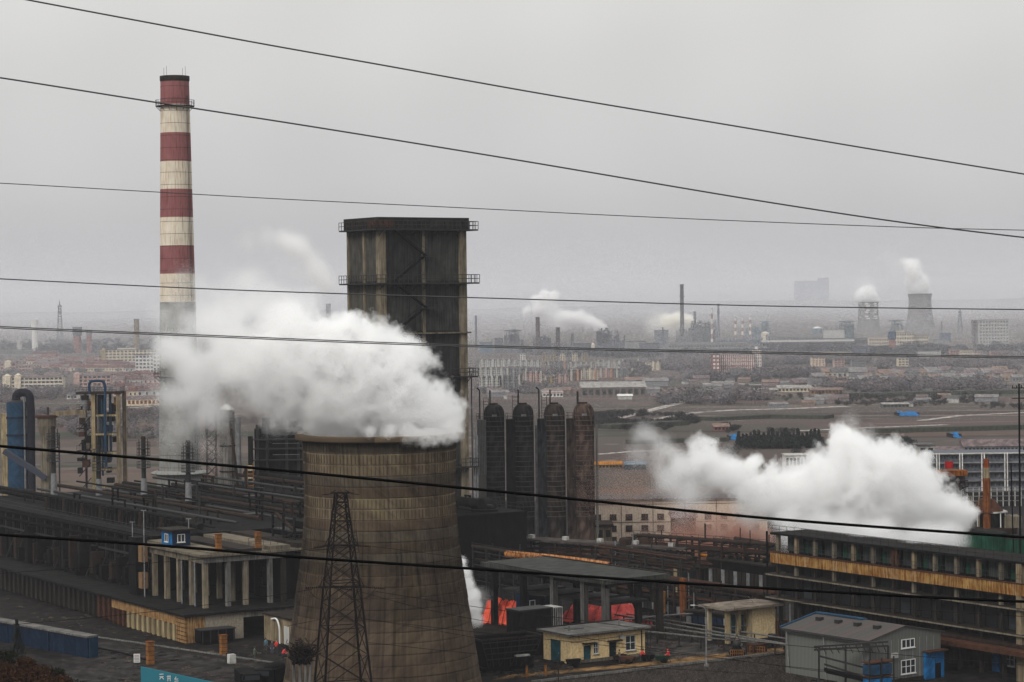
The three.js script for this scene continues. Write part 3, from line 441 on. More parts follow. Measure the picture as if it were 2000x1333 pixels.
// ------------------------------------------------------------------ left background of the plant
{
  const bt = thing('scrubber_tank', 'tall blue tank with a black duct arching over it at the left edge', 'tank', P(33, 900, 540).setY(0)), Y = py => P(33, py, 540).y;
  B().cyl(0, 0, 0, 2.25, Y(786), 28).build('shell', C.blue, bt); B().cyl(0, Y(786), 0, 2.3, .5, 28, 1.2).build('lid', C.steel, bt);
  for (const py of [818, 852]) B().cyl(0, Y(py), 0, 2.42, .5, 28).build('band', C.blueDark, bt);
  B().tube([v(0, Y(786), 0), v(.1, Y(772), 0), v(1.4, Y(767), .2), v(2.9, Y(771), .4), v(3.3, Y(790), .4), v(3.3, Y(880), .4), v(3.3, 2, .4)], .95, 14, 60).build('duct', mat(0.0156, 0.0166, 0.0234, TX.grime), bt);
  B().bar(v(2.05, 0, 1.3), v(2.05, Y(775), 1.3), .22, 8).build('white_pipe', C.galv, bt);
  B().span(-3.4, -1.9, 0, Y(808), -1, 1).build('side_panel', C.ochre, bt);
  const hp = thing('coal_hopper', 'tan conical hopper on legs with a gallery running off it to the right', 'hopper', P(92, 930, 505).setY(0)), Z = py => P(92, py, 505).y;
  B().cyl(0, Z(832), 0, 2.0, Z(816) - Z(832), 24).cyl(0, Z(868), 0, 1.1, Z(832) - Z(868), 24, 2.0).build('bin', C.conc, hp); B().cyl(0, Z(816), 0, 2.35, .5, 24).build('lid', C.rusty, hp); B().cyl(-.2, 0, 0, 1.25, Z(868), 20).build('shaft', C.conc, hp);
  B().cyl(.3, Z(814), 0, .25, 2, 8).build('vent', C.steel, hp); for (const x of [1.5, 2.6]) B().span(x, x + .3, 0, Z(850), .6, .9).build('post', C.steel, hp); B().beam(v(1.6, Z(809), 0), v(8.4, Z(806), 0), 1.4, .9).build('gallery', C.tan, hp);
  B().beam(v(-9, Z(880), 1), v(0, Z(934), 1), 1.8, 1.1).build('conveyor', mat(0.052, 0.0572, 0.078, TX.corr), hp);
  // yellow frame tower with the blue pipe
  const D = 520, t = thing('frame_tower', 'yellow concrete frame tower with a blue pipe hooked over its top', 'tower', P(206, 900, D).setY(0)), y = py => P(206, py, D).y, s = D / F;
  const X = px => (px - 206) * s, d = 5.4;
  for (const [px, z, m] of [[183, 0, C.ochre], [232, 0, C.tan], [178, -d, C.conc], [236, -d, C.tan]]) B().span(X(px) - .42, X(px) + .42, 0, y(766), z - .4, z + .4).build('column', m, t);
  for (const py of [952, 917, 884, 848, 811]) { B().span(X(183) + .43, X(232) - .43, y(py) - .3, y(py) + .1, -.25, .25).build('beam', C.ochre, t); B().span(X(183) + .4, X(232) - .4, y(py) - .2, y(py), -d, -.3).build('floor', C.concDark, t); }
  B().span(X(150), X(237), y(770), y(766), -d - .6, .7).build('roof', C.steelBrown, t); const r = B(); r.rail([v(X(150), y(766), .7), v(X(237), y(766), .7), v(X(237), y(766), -d)], 1.1, .8); r.build('railing', C.steel, t);
  B().tube([v(X(178), y(768), .9), v(X(178), y(748), .9), v(X(182), y(745), .9), v(X(203), y(745), .9), v(X(207), y(750), .9), v(X(207), y(800), .9), v(X(208), y(912), .9)], .3, 10, 60).build('pipe', C.blue, t);
  B().cyl(X(196), y(848), -2.6, .9, y(811) - y(848) - .4, 16).build('vessel', C.galv, t); B().cyl(X(196), y(811), -2.6, 1.0, y(772) - y(811), 16).build('vessel', C.blueDark, t); B().cyl(X(197), y(884), -2.6, 1.2, y(852) - y(884), 16).build('vessel', C.sootWall, t);
  B().span(X(222), X(230), y(792), y(777), -2, -1).build('orange_panel', C.orange, t);
  for (const [py, q] of [[800, 1], [836, 1], [880, 0]]) { const g = B().span(X(150), X(182), y(py) - .2, y(py), -2.6, .3); g.rail([v(X(150), y(py), .3), v(X(182), y(py), .3)], 1.1, .8); const m = g.build('side_platform', C.steelBrown, t); B().cyl(X(166), y(py), -1, 1.0, 2.3, 16).build('drum', q ? C.galv : C.sootWall, m); }
  for (let k = 0; k < 13; k++) { const x = X(150 + rnd() * 26), yy = y(925 - k * 12), w = rr(.5, 1.5); B().span(x, x + w, yy, yy + rr(.7, 1.7), -1.9, -.4 + rnd() * .8).build('equipment', [C.sootWall, C.rusty, C.concDark, C.steelBrown, C.conc][k % 5], t); }
  for (let k = 0; k < 8; k++) { const x = X(188 + rnd() * 30), yy = y(945 - k * 20), w = rr(.8, 1.8); B().span(x, x + w, yy, yy + rr(1, 2.2), -3.6, -1.2).build('equipment', [C.soot, C.blueDark, C.steelBrown, C.concDark][k % 4], t); }
  B().bar(v(X(199), y(930), -.6), v(X(199), y(780), -.6), .22, 8).bar(v(X(215), y(900), -.8), v(X(215), y(770), -.8), .3, 8).build('riser', mat(.02, .05, .08), t);
  B().span(X(164), X(168), 0, y(770), -1.4, -1).build('post', C.steelBrown, t);
  for (let k = 0; k < 5; k++) B().beam(v(X(155), y(960) + k * 3.4, .5), v(X(178), y(960) + k * 3.4 + 3, .5), .5, .15).build('stair', C.steelBrown, t);
}
{ // columns, lattice and dark multi-level structure behind the battery, right of the chimney
  const D = 460, y = py => P(480, py, D).y, s = D / F;
  const v1 = thing('process_column', 'tall pale grey process column right of the chimney, half veiled in steam', 'vessel', P(444, 900, D).setY(0));
  B().cyl(0, 0, 0, 1.5, y(800), 24).build('shell', mat(0.1352, 0.1248, 0.1144, TX.streak), v1); for (let k = 0; k < 4; k++) B().cyl(0, 10 + k * 5, 0, 1.62, .25, 24).build('band', C.concDark, v1); B().cyl(0, y(800), 0, 1.5, 1, 24, .5).build('head', C.greyLite, v1); B().cyl(2.2, 0, 0, .5, y(815), 14).build('side_pipe', C.galv, v1);
  const v2 = thing('lattice_mast', 'dark lattice mast standing against the pale process column', 'mast', P(413, 900, D).setY(0)), l = B();
  for (const x of [-.9, .9]) for (const z of [-.9, .9]) B().bar(v(x, 0, z), v(x, y(805), z), .09, 6).build('leg', C.steel, v2);
  for (let k = 0; k * 1.8 < y(805) - 2; k++) for (const z of [-.9, .9]) { l.bar(v(-.9, k * 1.8, z), v(.9, k * 1.8 + 1.8, z), .05, 4); l.bar(v(.9, k * 1.8, z), v(-.9, k * 1.8 + 1.8, z), .05, 4); } l.build('bracing', C.steel, v2);
  const v3 = thing('flue', 'leaning dark pipe in front of the process column', 'pipe', P(468, 900, D - 6).setY(0)); B().bar(v(.6, 4, 0), v(-1.8, y(820), 0), .28, 10).build('pipe', C.steelBrown, v3); B().bar(v(2, 4, -1), v(2, y(850), -1), .5, 12).build('riser', C.sootWall, v3);
  const m = thing('process_block', 'dark grey multi-level process structure with pale handrails behind the battery', 'industrial building', P(543, 900, D).setY(0)), W = 46 * s;
  B().span(-W, W, 0, y(838), -9, 0).build('core', C.sootWall, m);
  for (const py of [858, 876, 898, 940, 962]) { B().span(-W - .2, W + .2, y(py) - .25, y(py), -.02, 1.3).build('floor_slab', C.steel, m); B().span(-W * .2, W - .3, y(py) + .9, y(py) + .97, 1.2, 1.27).build('handrail', C.galv, m); }
  for (const px of [503, 522, 560, 583]) B().span((px - 543) * s - .25, (px - 543) * s + .25, 0, y(830), .05, .5).build('post', C.steel, m);
  for (let k = 0; k < 4; k++) B().cyl(-W + 2 + k * 2.6, y(838), -3, .8, 2 + (k % 2) * 2, 16).build('drum', C.sootWall, m);
  const lt = thing('stair_tower', 'narrow tan scaffold stair tower behind the battery, lit against the dark structure', 'stairs', P(489, 960, D - 12).setY(0)), g = B(); const h = P(489, 905, D - 12).y;
  for (const x of [-.55, .55]) B().span(x - .07, x + .07, 4, h, -.1, .1).build('post', C.orange, lt); for (let k = 0; k * .75 < h - 4; k++) B().span(-.48, .48, 4 + k * .75, 4.28 + k * .75, -.06, .06).build('tread', k % 3 ? C.cream : C.orange, lt);
}

// ------------------------------------------------------------------ bottom left: wall, notices, lorries, shrubs
{
  const e = frameAt(G(0, 1254), G(171, 1287), true), t = thing('hoarding', 'long dark blue wall with grey coping in the bottom left corner', 'wall', e.pos, e.ry);
  for (let k = 0; k < 11; k++) B().span(-3 - k * 3, -k * 3 - .05, 0, 2.8, -.25, 0).build('panel', k % 2 ? mat(.005, .014, .032, TX.grime) : mat(.006, .017, .038, TX.grime), t);
  B().span(-33, .1, 2.8, 3.05, -1.6, .25).build('coping', C.concGrey, t); B().span(-.02, .1, 0, 2.8, -1.6, -.26).build('end_panel', mat(.008, .03, .06, TX.grime), t); for (const x of [-10, -21]) B().span(x - .2, x + .2, 0, 2.78, .01, .2).build('post', C.blueDark, t);
  const sg = thing('notice_board', 'small white notice board with red and grey lines beside the orange road pillar', 'sign', G(267, 1300)); B().bar(v(0, 0, -.05), v(0, .7, -.05), .05, 6).build('post', C.steel, sg); B().span(-.42, .42, .35, 1.5, -.04, .04).build('board', C.white, sg); for (let k = 0; k < 5; k++) B().span(-.32, .32, .5 + k * .19, .57 + k * .19, .042, .05).build('line', k === 4 ? C.red : C.rusty, sg);
  const bp = G(275, 1352), bd = thing('billboard', 'turquoise billboard with white characters cut off by the bottom edge', 'billboard', bp, .02), bh = P(275, 1303, -bp.z).y;
  B().prism([[0, -1], [9.5, -3.5], [9.5, bh - 2.2], [0, bh]], -.25, 0).build('board', C.tealSign, bd);
  // three white characters, only their upper strokes in view
  const ch = (x, y, st) => { const g = B(); for (const [a, b, c, d] of st) g.beam(v(x + a * .55, y + b * .62, .02), v(x + c * .55, y + d * .62, .02), .06, .09); g.build('character', C.white, bd); };
  ch(2.3, bh - 1.6, [[0, 1, .9, 1.05], [.45, 1.3, .45, 0], [0, .5, .9, .55], [.45, .5, 0, 0], [.45, .5, .95, 0]]); ch(3.2, bh - 1.85, [[0, .9, .9, .95], [.1, .5, .85, .55], [.3, 1.2, .2, 0], [.7, 1.2, .75, 0]]); ch(4.1, bh - 2.05, [[.45, 1.2, .1, .7], [.1, .7, .9, .75], [.5, .75, .5, 0], [.05, .3, .95, .35]]);
  const pl = thing('pipeline', 'thin black pipe along the works road from the blue wall', 'pipe', G(175, 1268)); B().tube([v(0, .35, 0), G(230, 1279).sub(G(175, 1268)).add(v(0, .33, 0)), G(292, 1296).sub(G(175, 1268)).add(v(0, .35, 0))], .13, 8, 10).build('pipe', C.black, pl); for (const f of [0, .5, .96]) { const q = G(292, 1296).sub(G(175, 1268)).multiplyScalar(f); B().bar(q, q.clone().add(v(0, .3, 0)), .08, 6).build('support', C.steel, pl); }
  const bl = thing('concrete_block', 'pale concrete block with a dark cap at the road edge below the frame building', 'block', G(452, 1297), K.ry); B().span(-.45, .45, 0, 1.25, -.45, .45).build('block', C.greyLite, bl); B().span(-.9, -.47, 0, 1.35, -.4, .4).build('bin', C.soot, bl);
  const truck = (pos, ry, label, loaded) => {
    const o = thing('dump_truck', label, 'lorry', pos, ry);
    B().span(-3.1, 3.1, .75, 1.0, -.9, .9).build('chassis', C.black, o); const cab = B().prism([[2.0, 1], [3.2, 1], [3.25, 1.9], [2.95, 2.75], [2.0, 2.8]], -1.1, 1.1).build('cab', C.sootWall, o); B().span(2.2, 2.85, 1.9, 2.55, 1.1, 1.13).build('side_window', C.glassDark, cab); B().span(3.1, 3.2, 1.95, 2.6, -.9, .9).build('windscreen', C.glass, cab);
    B().prism([[-3.3, 1.1], [1.7, 1.1], [1.8, 2.6], [-3.5, 2.6]], -1.2, 1.2).build('cargo_body', C.soot, o); if (loaded) B().add(new THREE.SphereGeometry(1, 14, 8), M4.clone().makeScale(2.4, .5, 1.1).setPosition(-.9, 2.6, 0)).build('coal_load', C.black, o);
    for (const x of [-2.3, -1.1, 2.4]) for (const z of [-1, 1]) { const w = B().bar(v(x, .5, z - .17), v(x, .5, z + .17), .5, 16).build('wheel', C.black, o); B().bar(v(x, .5, z - .19), v(x, .5, z + .19), .22, 10).build('hub', C.steel, w); }
  };
  truck(G(531, 1345), -1.85, 'black dump lorry with coal load parked at the bottom left of the cooling tower', true); truck(G(485, 1354), -1.3, 'dark empty dump lorry, only its top showing at the bottom edge', false);
  // shrubs on the slope
  const leaf = new THREE.BufferGeometry().setFromPoints([v(-.5, 0, 0), v(.5, 0, 0), v(0, .9, .2)]); leaf.computeVertexNormals();
  const shrub = (name, label, m, list, n, size) => {
    const im = new THREE.InstancedMesh(leaf, m, n), q = new THREE.Quaternion(), o = P(60, 1320, 205), mm = new THREE.Matrix4(), col = new THREE.Color();
    for (let i = 0; i < n; i++) { const [px, py, rp, D] = list[Math.floor(rnd() * list.length)], c = P(px, py, D), R = rp * D / F; let a = v(rr(-1, 1), rr(-1, 1), rr(-1, 1)); a.normalize().multiplyScalar(R * Math.pow(rnd(), .33) * (1 + .3 * noise3(px + a.x * 2, a.y * 2, a.z * 2))); a.y *= .75; q.setFromEuler(new THREE.Euler(rr(0, 6), rr(0, 6), rr(0, 6))); const s = size * rr(.5, 1.3); mm.compose(c.add(a).sub(o), q, v(s * .5, s, s)); im.setMatrixAt(i, mm); col.setRGB(1, 1, 1).multiplyScalar(rr(.5, 1.3)); im.setColorAt(i, col); }
    im.name = numbered(name); im.position.copy(o); im.castShadow = im.receiveShadow = true; scene.add(im); tag(im, label, 'shrub', null, 'stuff');
  };
  shrub('shrubbery', 'rust-brown winter shrubs on the slope in the bottom left corner', C.bush, [[30, 1330, 34, 205], [75, 1322, 28, 205], [120, 1340, 26, 205], [50, 1300, 18, 207], [-5, 1320, 40, 205], [15, 1345, 50, 203], [95, 1350, 40, 203], [70, 1355, 50, 203]], 16000, .3);
  shrub('undergrowth', 'dull olive undergrowth among the rust-brown shrubs', C.bushGreen, [[10, 1290, 26, 210], [100, 1345, 34, 206], [150, 1350, 26, 206], [60, 1312, 20, 208], [110, 1318, 16, 210]], 7000, .28);
  const cf = thing('conifer', 'small dark conifer standing in front of the blue wall', 'tree', P(33, 1286, 300).setY(0));
  const base = P(33, 1290, 300).y, top = P(33, 1214, 300).y; B().bar(v(0, 0, 0), v(0, top, 0), .12, 6, .03).build('trunk', C.trunk, cf);
  const g = B(); for (let i = 0; i < 900; i++) { const u = Math.pow(rnd(), .7), a = rr(0, TAU), r = (1 - u) * 1.25 * (.55 + .45 * rnd()) * (1 + .25 * Math.sin(a * 3 + u * 20)), p = v(Math.cos(a) * r, base - .3 + u * (top - base + .3), Math.sin(a) * r); g.add(leaf, new THREE.Matrix4().compose(p, new THREE.Quaternion().setFromEuler(new THREE.Euler(rr(-.8, .8), a, rr(-.8, .8))), v(.22, .4, .4))); } g.build('crown', C.conifer, cf);
  // the pollarded tree in front of the cooling tower
  const pt = thing('pollarded_tree', 'bare pollarded tree with a tangled head of branches left of the pylon', 'tree', P(588, 1345, 240)); const H0 = P(588, 1292, 240).y - P(588, 1345, 240).y;
  for (const x of [-.75, -.1, .5, 1.0]) B().bar(v(x * .8, -3, x * .3), v(x, H0, 0), .2, 8, .15).build('trunk', C.concGrey, pt);
  const tw = B(); for (let i = 0; i < 110; i++) { const a = rr(0, TAU), p0 = v(rr(-.9, 1.0), H0 - .3, rr(-.5, .5)), p1 = v(Math.cos(a) * rr(.4, 1.75), H0 + rr(.1, 1.9), Math.sin(a) * rr(.3, 1.5)), p2 = p1.clone().add(v(rr(-.7, .7), rr(-.3, .6), rr(-.6, .6))); tw.tube([p0, p0.clone().lerp(p1, .5).add(v(0, rr(0, .4), 0)), p1, p2], rr(.035, .075), 5, 9); } tw.build('crown', mat(0.0182, 0.0135, 0.0114), pt);
}

// ------------------------------------------------------------------ pylon in front of the cooling tower
{
  const D = 245, t = thing('lattice_pylon', 'dark steel lattice pylon standing in front of the big cooling tower', 'pylon', P(668, 1200, D).setY(0)), y = py => P(668, py, D).y, s = D / F;
  const half = yy => { const a = [[y(1333), 47], [y(1150), 31], [y(962), 9.5]]; const q = yy < a[1][0] ? [a[0], a[1]] : [a[1], a[2]]; return (q[0][1] + (q[1][1] - q[0][1]) * (yy - q[0][0]) / (q[1][0] - q[0][0])) * s; };
  const top = y(962), C4 = (yy, k) => v((k & 1 ? 1 : -1) * half(yy), yy, (k & 2 ? 1 : -1) * half(yy) * .8).applyAxisAngle(UP, .35);
  for (let k = 0; k < 4; k++) B().beam(C4(-4, k), C4(y(1150), k), .18, .18).beam(C4(y(1150), k), C4(top, k), .14, .14).build('leg', C.pylon, t);
  const lev = [-4]; let yy = -4; while (yy < top - .8) { yy += Math.max(.9, half(yy) * 1.25); lev.push(Math.min(top, yy)); }
  const faces = [[0, 1], [1, 3], [3, 2], [2, 0]];
  for (let i = 0; i + 1 < lev.length; i++) for (const [a, b] of faces) { const g = B(); g.beam(C4(lev[i], a), C4(lev[i + 1], b), .075, .075).beam(C4(lev[i], b), C4(lev[i + 1], a), .07, .07); if (i % 2) g.beam(C4(lev[i], a), C4(lev[i], b), .08, .08); g.build('cross_brace', C.pylon, t); }
  const arm = (py, w, h, name = 'crossarm') => { const Y = y(py), g = B(); for (const d of [-.5, .5]) g.beam(v(-w, Y, d), v(w, Y, d), .12, .12); for (let x = -w; x < w; x += .6) g.beam(v(x, Y, -.5), v(x + .6, Y, .5), .06, .06); for (const sx of [-1, 1]) g.beam(v(sx * w, Y, 0), v(sx * half(Y + h), Y + h, 0), .08, .08); return g.build(name, C.pylon, t); };
  arm(963, 1.0, .3, 'top_crossarm'); arm(1066, 1.75, 1.4); arm(1147, 2.35, 1.9);
  const ins = (x, py, dx, dy, n) => { const g = B(), a = v(x, y(py), 0); g.bar(a, a.clone().add(v(dx, dy, 0)), .04, 5); for (let k = 0; k < n; k++) { const p = a.clone().add(v(dx * (k + .5) / n, dy * (k + .5) / n, 0)); g.add(new THREE.CylinderGeometry(.15, .1, .09, 10), M4.clone().makeRotationZ(Math.PI / 2).setPosition(p)); } g.build('insulator', C.steelBrown, t); };
  ins(-1.75, 1067, -1.1, -.15, 7); ins(1.6, 1066, 1.5, -.15, 9); ins(-2.3, 1147, -1.5, -.1, 7); ins(2.3, 1147, 2.2, -.25, 11); ins(-.2, 1150, 1.3, -.2, 6);
  for (const sx of [-1, 1]) B().tube([v(sx * 3.6, y(1150), 0), v(sx * 2.6, y(1168), .2), v(sx * .9, y(1172), .3)], .03, 5, 14).build('jumper_wire', C.pylon, t);
  for (const [sx, py, dx] of [[1, 965, 1.9], [-1, 965, -1.9], [-1, 1073, -3.4]]) B().bar(v(sx * 1.0, y(py), 0), v(dx, y(py) - .1, 0), .04, 5).build('earth_wire_clamp', C.pylon, t);
  const ld = B(); for (let q = y(1080); q < y(1035); q += .35) ld.bar(v(half(q) + .25, q, 0), v(half(q) + .6, q, 0), .02, 4); for (const dx of [.25, .6]) ld.bar(v(half(y(1080)) + dx, y(1080), 0), v(half(y(1035)) + dx, y(1035), 0), .03, 4); ld.build('ladder', C.pylon, t);
  // its conductors
  const line = (pts, r, label) => { const q = pts.map(([px, py, d]) => P(px, py, d)), o = q[0].clone(), m = B().tube(q.map(p => p.sub(o)), r, 5, 60).build('conductor', C.pylon, null); m.position.copy(o); tag(m, label, 'cable'); };
  line([[727, 1068, 245], [900, 1090, 243], [1150, 1132, 240], [1500, 1172, 235], [2000, 1205, 228]], .03, 'thin conductor leaving the upper right insulator of the pylon');
  line([[733, 1156, 245], [900, 1182, 243], [1130, 1212, 240], [1450, 1252, 235], [2000, 1300, 228]], .03, 'thin conductor leaving the lower right insulator of the pylon');
  line([[690, 1153, 246], [850, 1195, 246], [1100, 1240, 246], [1350, 1278, 246], [1700, 1325, 246]], .028, 'thin conductor crossing the yellow house from the pylon middle');
  line([[710, 1210, 240], [900, 1232, 240], [1150, 1258, 240], [1500, 1298, 240], [1800, 1330, 240]], .028, 'thin conductor crossing low over the yellow house front');
  line([[712, 1255, 238], [900, 1275, 238], [1200, 1300, 238], [1500, 1318, 238]], .026, 'thin conductor low over the ochre path');
  line([[560, 1224, 240], [620, 1212, 243], [670, 1205, 245], [800, 1224, 244], [950, 1250, 243]], .026, 'thin conductor threading through the lower pylon body');
  line([[609, 1152, 245], [560, 1160, 245], [300, 1195, 240], [-20, 1225, 236]], .03, 'thin conductor running left from the lower pylon arm');
  line([[632, 1068, 245], [590, 1075, 244], [300, 1100, 240], [-20, 1122, 236]], .03, 'thin conductor running left from the upper pylon arm');
}

// ------------------------------------------------------------------ canopy, glowing-red tarpaulins, hoppers
{
  const o = G(962, 1222), t = thing('open_canopy', 'grey-green flat canopy on tall concrete columns right of the big cooling tower', 'canopy', o, SITE), L = 27.5;
  for (const x of [0, 7.4, 14.8, 22, 26.8]) { B().span(x - .4, x + .4, 0, 8.6, -.8, 0).build('column', x > 14 ? C.concGrey : C.sootWall, t); B().span(x - .4, x + .4, 0, 8.6, -10.4, -9.6).build('column', x > 8 ? C.concDark : C.soot, t); }
  B().span(-2, L + .6, 8.6, 9.25, -11, .7).build('roof', C.greenGrey, t); B().span(-2, L + .6, 8.0, 8.595, -.5, -.1).build('beam', C.sootWall, t); B().span(-2, L + .6, 9.25, 9.4, -11, -10.6).build('parapet', C.concDark, t);
  for (let k = 0; k < 9; k++) B().span(-1 + k * 3.2, -.4 + k * 3.2, 7.9, 8.59, -10.2, -.6).build('joist', C.sootWall, t);
  for (let k = 0; k < 4; k++) B().span(1 + k * 6.5, 5.5 + k * 6.5, 5.2, 5.5, -9.4, -1).build('crane_rail', C.steel, t);
  // arched opening under the right end
  for (const [x0, x1] of [[15.4, 21.6], [22.5, 26.3]]) { const w = x1 - x0, sh = new THREE.Shape([[0, 0], [w, 0], [w, 3.2], [0, 3.2]].map(p => new THREE.Vector2(...p))); const hole = new THREE.Path(); hole.moveTo(.5, 0); hole.lineTo(.5, .6); hole.absellipse(w / 2, .6, w / 2 - .5, 1.9, Math.PI, 0, true); hole.lineTo(w - .5, 0); sh.holes.push(hole); const s2 = new THREE.Shape(); s2.moveTo(0, 0); s2.lineTo(.5, 0); s2.lineTo(.5, .6); s2.absellipse(w / 2, .6, w / 2 - .5, 1.9, Math.PI, 0, true); s2.lineTo(w - .5, 0); s2.lineTo(w, 0); s2.lineTo(w, 3.2); s2.lineTo(0, 3.2); B().add(new THREE.ExtrudeGeometry(s2, { depth: .3, bevelEnabled: false, curveSegments: 16 }), M4.clone().makeTranslation(x0, 5.2, -9.4)).build('arch', C.greenGrey, t); }
  // red tarpaulins
  const tarp = (pa, pb, h, d, m, label, sd) => { const e = frameAt(G(...pa), G(...pb)), q = thing('tarpaulin', label, 'tarpaulin', e.pos, e.ry), nx = 60, ny = 14, g = new THREE.PlaneGeometry(1, 1, nx, ny), p = g.attributes.position; for (let i = 0; i < p.count; i++) { const u = p.getX(i) + .5, w = p.getY(i) + .5, x = u * e.len, n = fbm(x * .5 + sd, w * 3, sd), n2 = Math.abs(noise3(x * .9 + sd, w * 2.4, 2)); p.setXYZ(i, x, Math.max(.02, h * Math.sin(Math.min(1, w * 1.5) * Math.PI / 2) * (.85 + .4 * n) * Math.min(1, 8 * u, 8 * (1 - u)) + .25 * n2), -w * d + n * .4); } g.computeVertexNormals(); const mm = m.clone(); mm.side = THREE.DoubleSide; B().add(g).build('sheet', mm, q); for (let k = 1; k < 7; k++) B().tube([0, .2, .45, .7].map(w => v(e.len * k / 7, h * Math.sin(Math.min(1, w * 1.5) * Math.PI / 2) * 1.02 + .12, -w * d + .05)), .05, 5, 8).build('rope', C.rusty, q); };
  tarp([928, 1217], [1020, 1226], 3.5, 3, mat(.74, .11, .065, TX.plaster), 'bright orange-red tarpaulin behind the left columns of the canopy', 3);
  tarp([1085, 1215], [1215, 1226], 3.2, 5, mat(.56, .085, .075, TX.plaster), 'crumpled crimson tarpaulin over a heap at the right end of the canopy', 8);
  tarp([1218, 1224], [1250, 1229], 1.0, 2.5, mat(0.234, 0.0156, 0.0208, TX.grime), 'small crimson tarpaulin right of the canopy, beside the silver pipes', 15);
  const bx = thing('site_cabin', 'dark blue site cabin with a white-framed window under the canopy', 'cabin', G(1028, 1232), SITE2); B().span(0, 2.6, 0, 5.2, -2.5, 0).build('wall', C.blueDark, bx); windowPart(bx, 1.1, 3.1, .02, 1, 1.2, 1, 1); B().span(-.1, 2.7, 5.2, 5.35, -2.6, .15).build('roof', C.steel, bx); B().span(3.6, 5.6, 1, 5.1, -2.4, -.2).build('side_tank', C.blue, bx);
  const dk = thing('electrical_cabinet', 'big black steel cabinet with grey louvred side behind the hopper car', 'cabinet', G(1015, 1285), SITE2); B().span(0, 5.4, 0, 6.1, -3, 0).build('body', C.sootWall, dk); B().span(5.42, 7.3, 1.6, 6.2, -2.8, -.1).build('louvre_box', C.greyLite, dk); for (let k = 0; k < 5; k++) B().span(5.5 + k * .36, 5.62 + k * .36, 1.7, 6.1, -.08, .02).build('louvre', C.steel, dk); B().span(-.1, 5.5, 6.1, 6.3, -3.1, .15).build('lid', C.steel, dk); B().span(5.5, 7.2, .2, 1.5, -2.6, -.3).build('fan_box', C.greyFar, dk);
}
{ // hopper car
  const t = thing('hopper_car', 'black ribbed open-topped hopper car at the right foot of the big cooling tower', 'rail wagon', G(985, 1313), SITE2 - .12);
  const W = 4.4, w = 3.1, h = 4.6, d = 2.1;
  const shell = new THREE.BufferGeometry(), c = (hw, y, hd) => [v(-hw, y, hd), v(hw, y, hd), v(hw, y, -hd), v(-hw, y, -hd)], lo = c(w, .9, d - .6), hi = c(W, h, d), tri = [];
  for (let k = 0; k < 4; k++) { const n = (k + 1) % 4; tri.push(lo[k], lo[n], hi[n], lo[k], hi[n], hi[k]); } tri.push(lo[0], lo[2], lo[1], lo[0], lo[3], lo[2]); shell.setFromPoints(tri); shell.computeVertexNormals();
  const sm = C.soot.clone(); sm.side = THREE.DoubleSide; B().add(shell).build('body', sm, t);
  B().beam(hi[0], hi[1], .25, .25).beam(hi[1], hi[2], .25, .25).beam(hi[2], hi[3], .25, .25).beam(hi[3], hi[0], .25, .25).build('rim', C.concDark, t);
  for (let k = 0; k <= 8; k++) { const a = lo[0].clone().lerp(lo[1], k / 8), b = hi[0].clone().lerp(hi[1], k / 8); B().beam(a.add(v(0, 0, .09)), b.add(v(0, 0, .09)), .12, .14).build('rib', C.concDark, t); }
  for (let k = 0; k <= 4; k++) { const a = lo[1].clone().lerp(lo[2], k / 4), b = hi[1].clone().lerp(hi[2], k / 4); B().beam(a.add(v(.09, 0, 0)), b.add(v(.09, 0, 0)), .12, .14).build('rib', C.concDark, t); }
  for (let k = 0; k < 4; k++) { const a = lo[0].clone().lerp(hi[0], .3 + k * .2), b = lo[1].clone().lerp(hi[1], .3 + k * .2); B().beam(a.add(v(0, 0, .14)), b.add(v(0, 0, .14)), .08, .1).build('stringer', C.steel, t); }
  for (let k = 0; k < 4; k++) { const a = lo[0].clone().lerp(lo[1], k / 4), b = hi[0].clone().lerp(hi[1], (k + 1) / 4); B().beam(a.add(v(0, 0, .13)), b.add(v(0, 0, .13)), .07, .09).build('diagonal', C.steelBrown, t); }
  B().span(-3.6, 3.6, .45, .88, -1.3, 1.3).build('frame', C.black, t); for (const x of [-2.6, -1.4, 1.4, 2.6]) for (const z of [-.9, .9]) B().bar(v(x, .42, z - .1), v(x, .42, z + .1), .42, 16).build('wheel', C.steel, t);
  B().span(.4, 2.4, 2.2, 2.4, d - .1, d + .5).build('shelf', C.greyLite, t);
  const r = thing('rail_track', 'pair of dark rails under the black hopper car', 'track', G(985, 1313), SITE2 - .12); for (const z of [-.9, .9]) B().span(-5, 6.5, .04, .16, z - .07, z + .07).build('rail', C.steel, r);
}

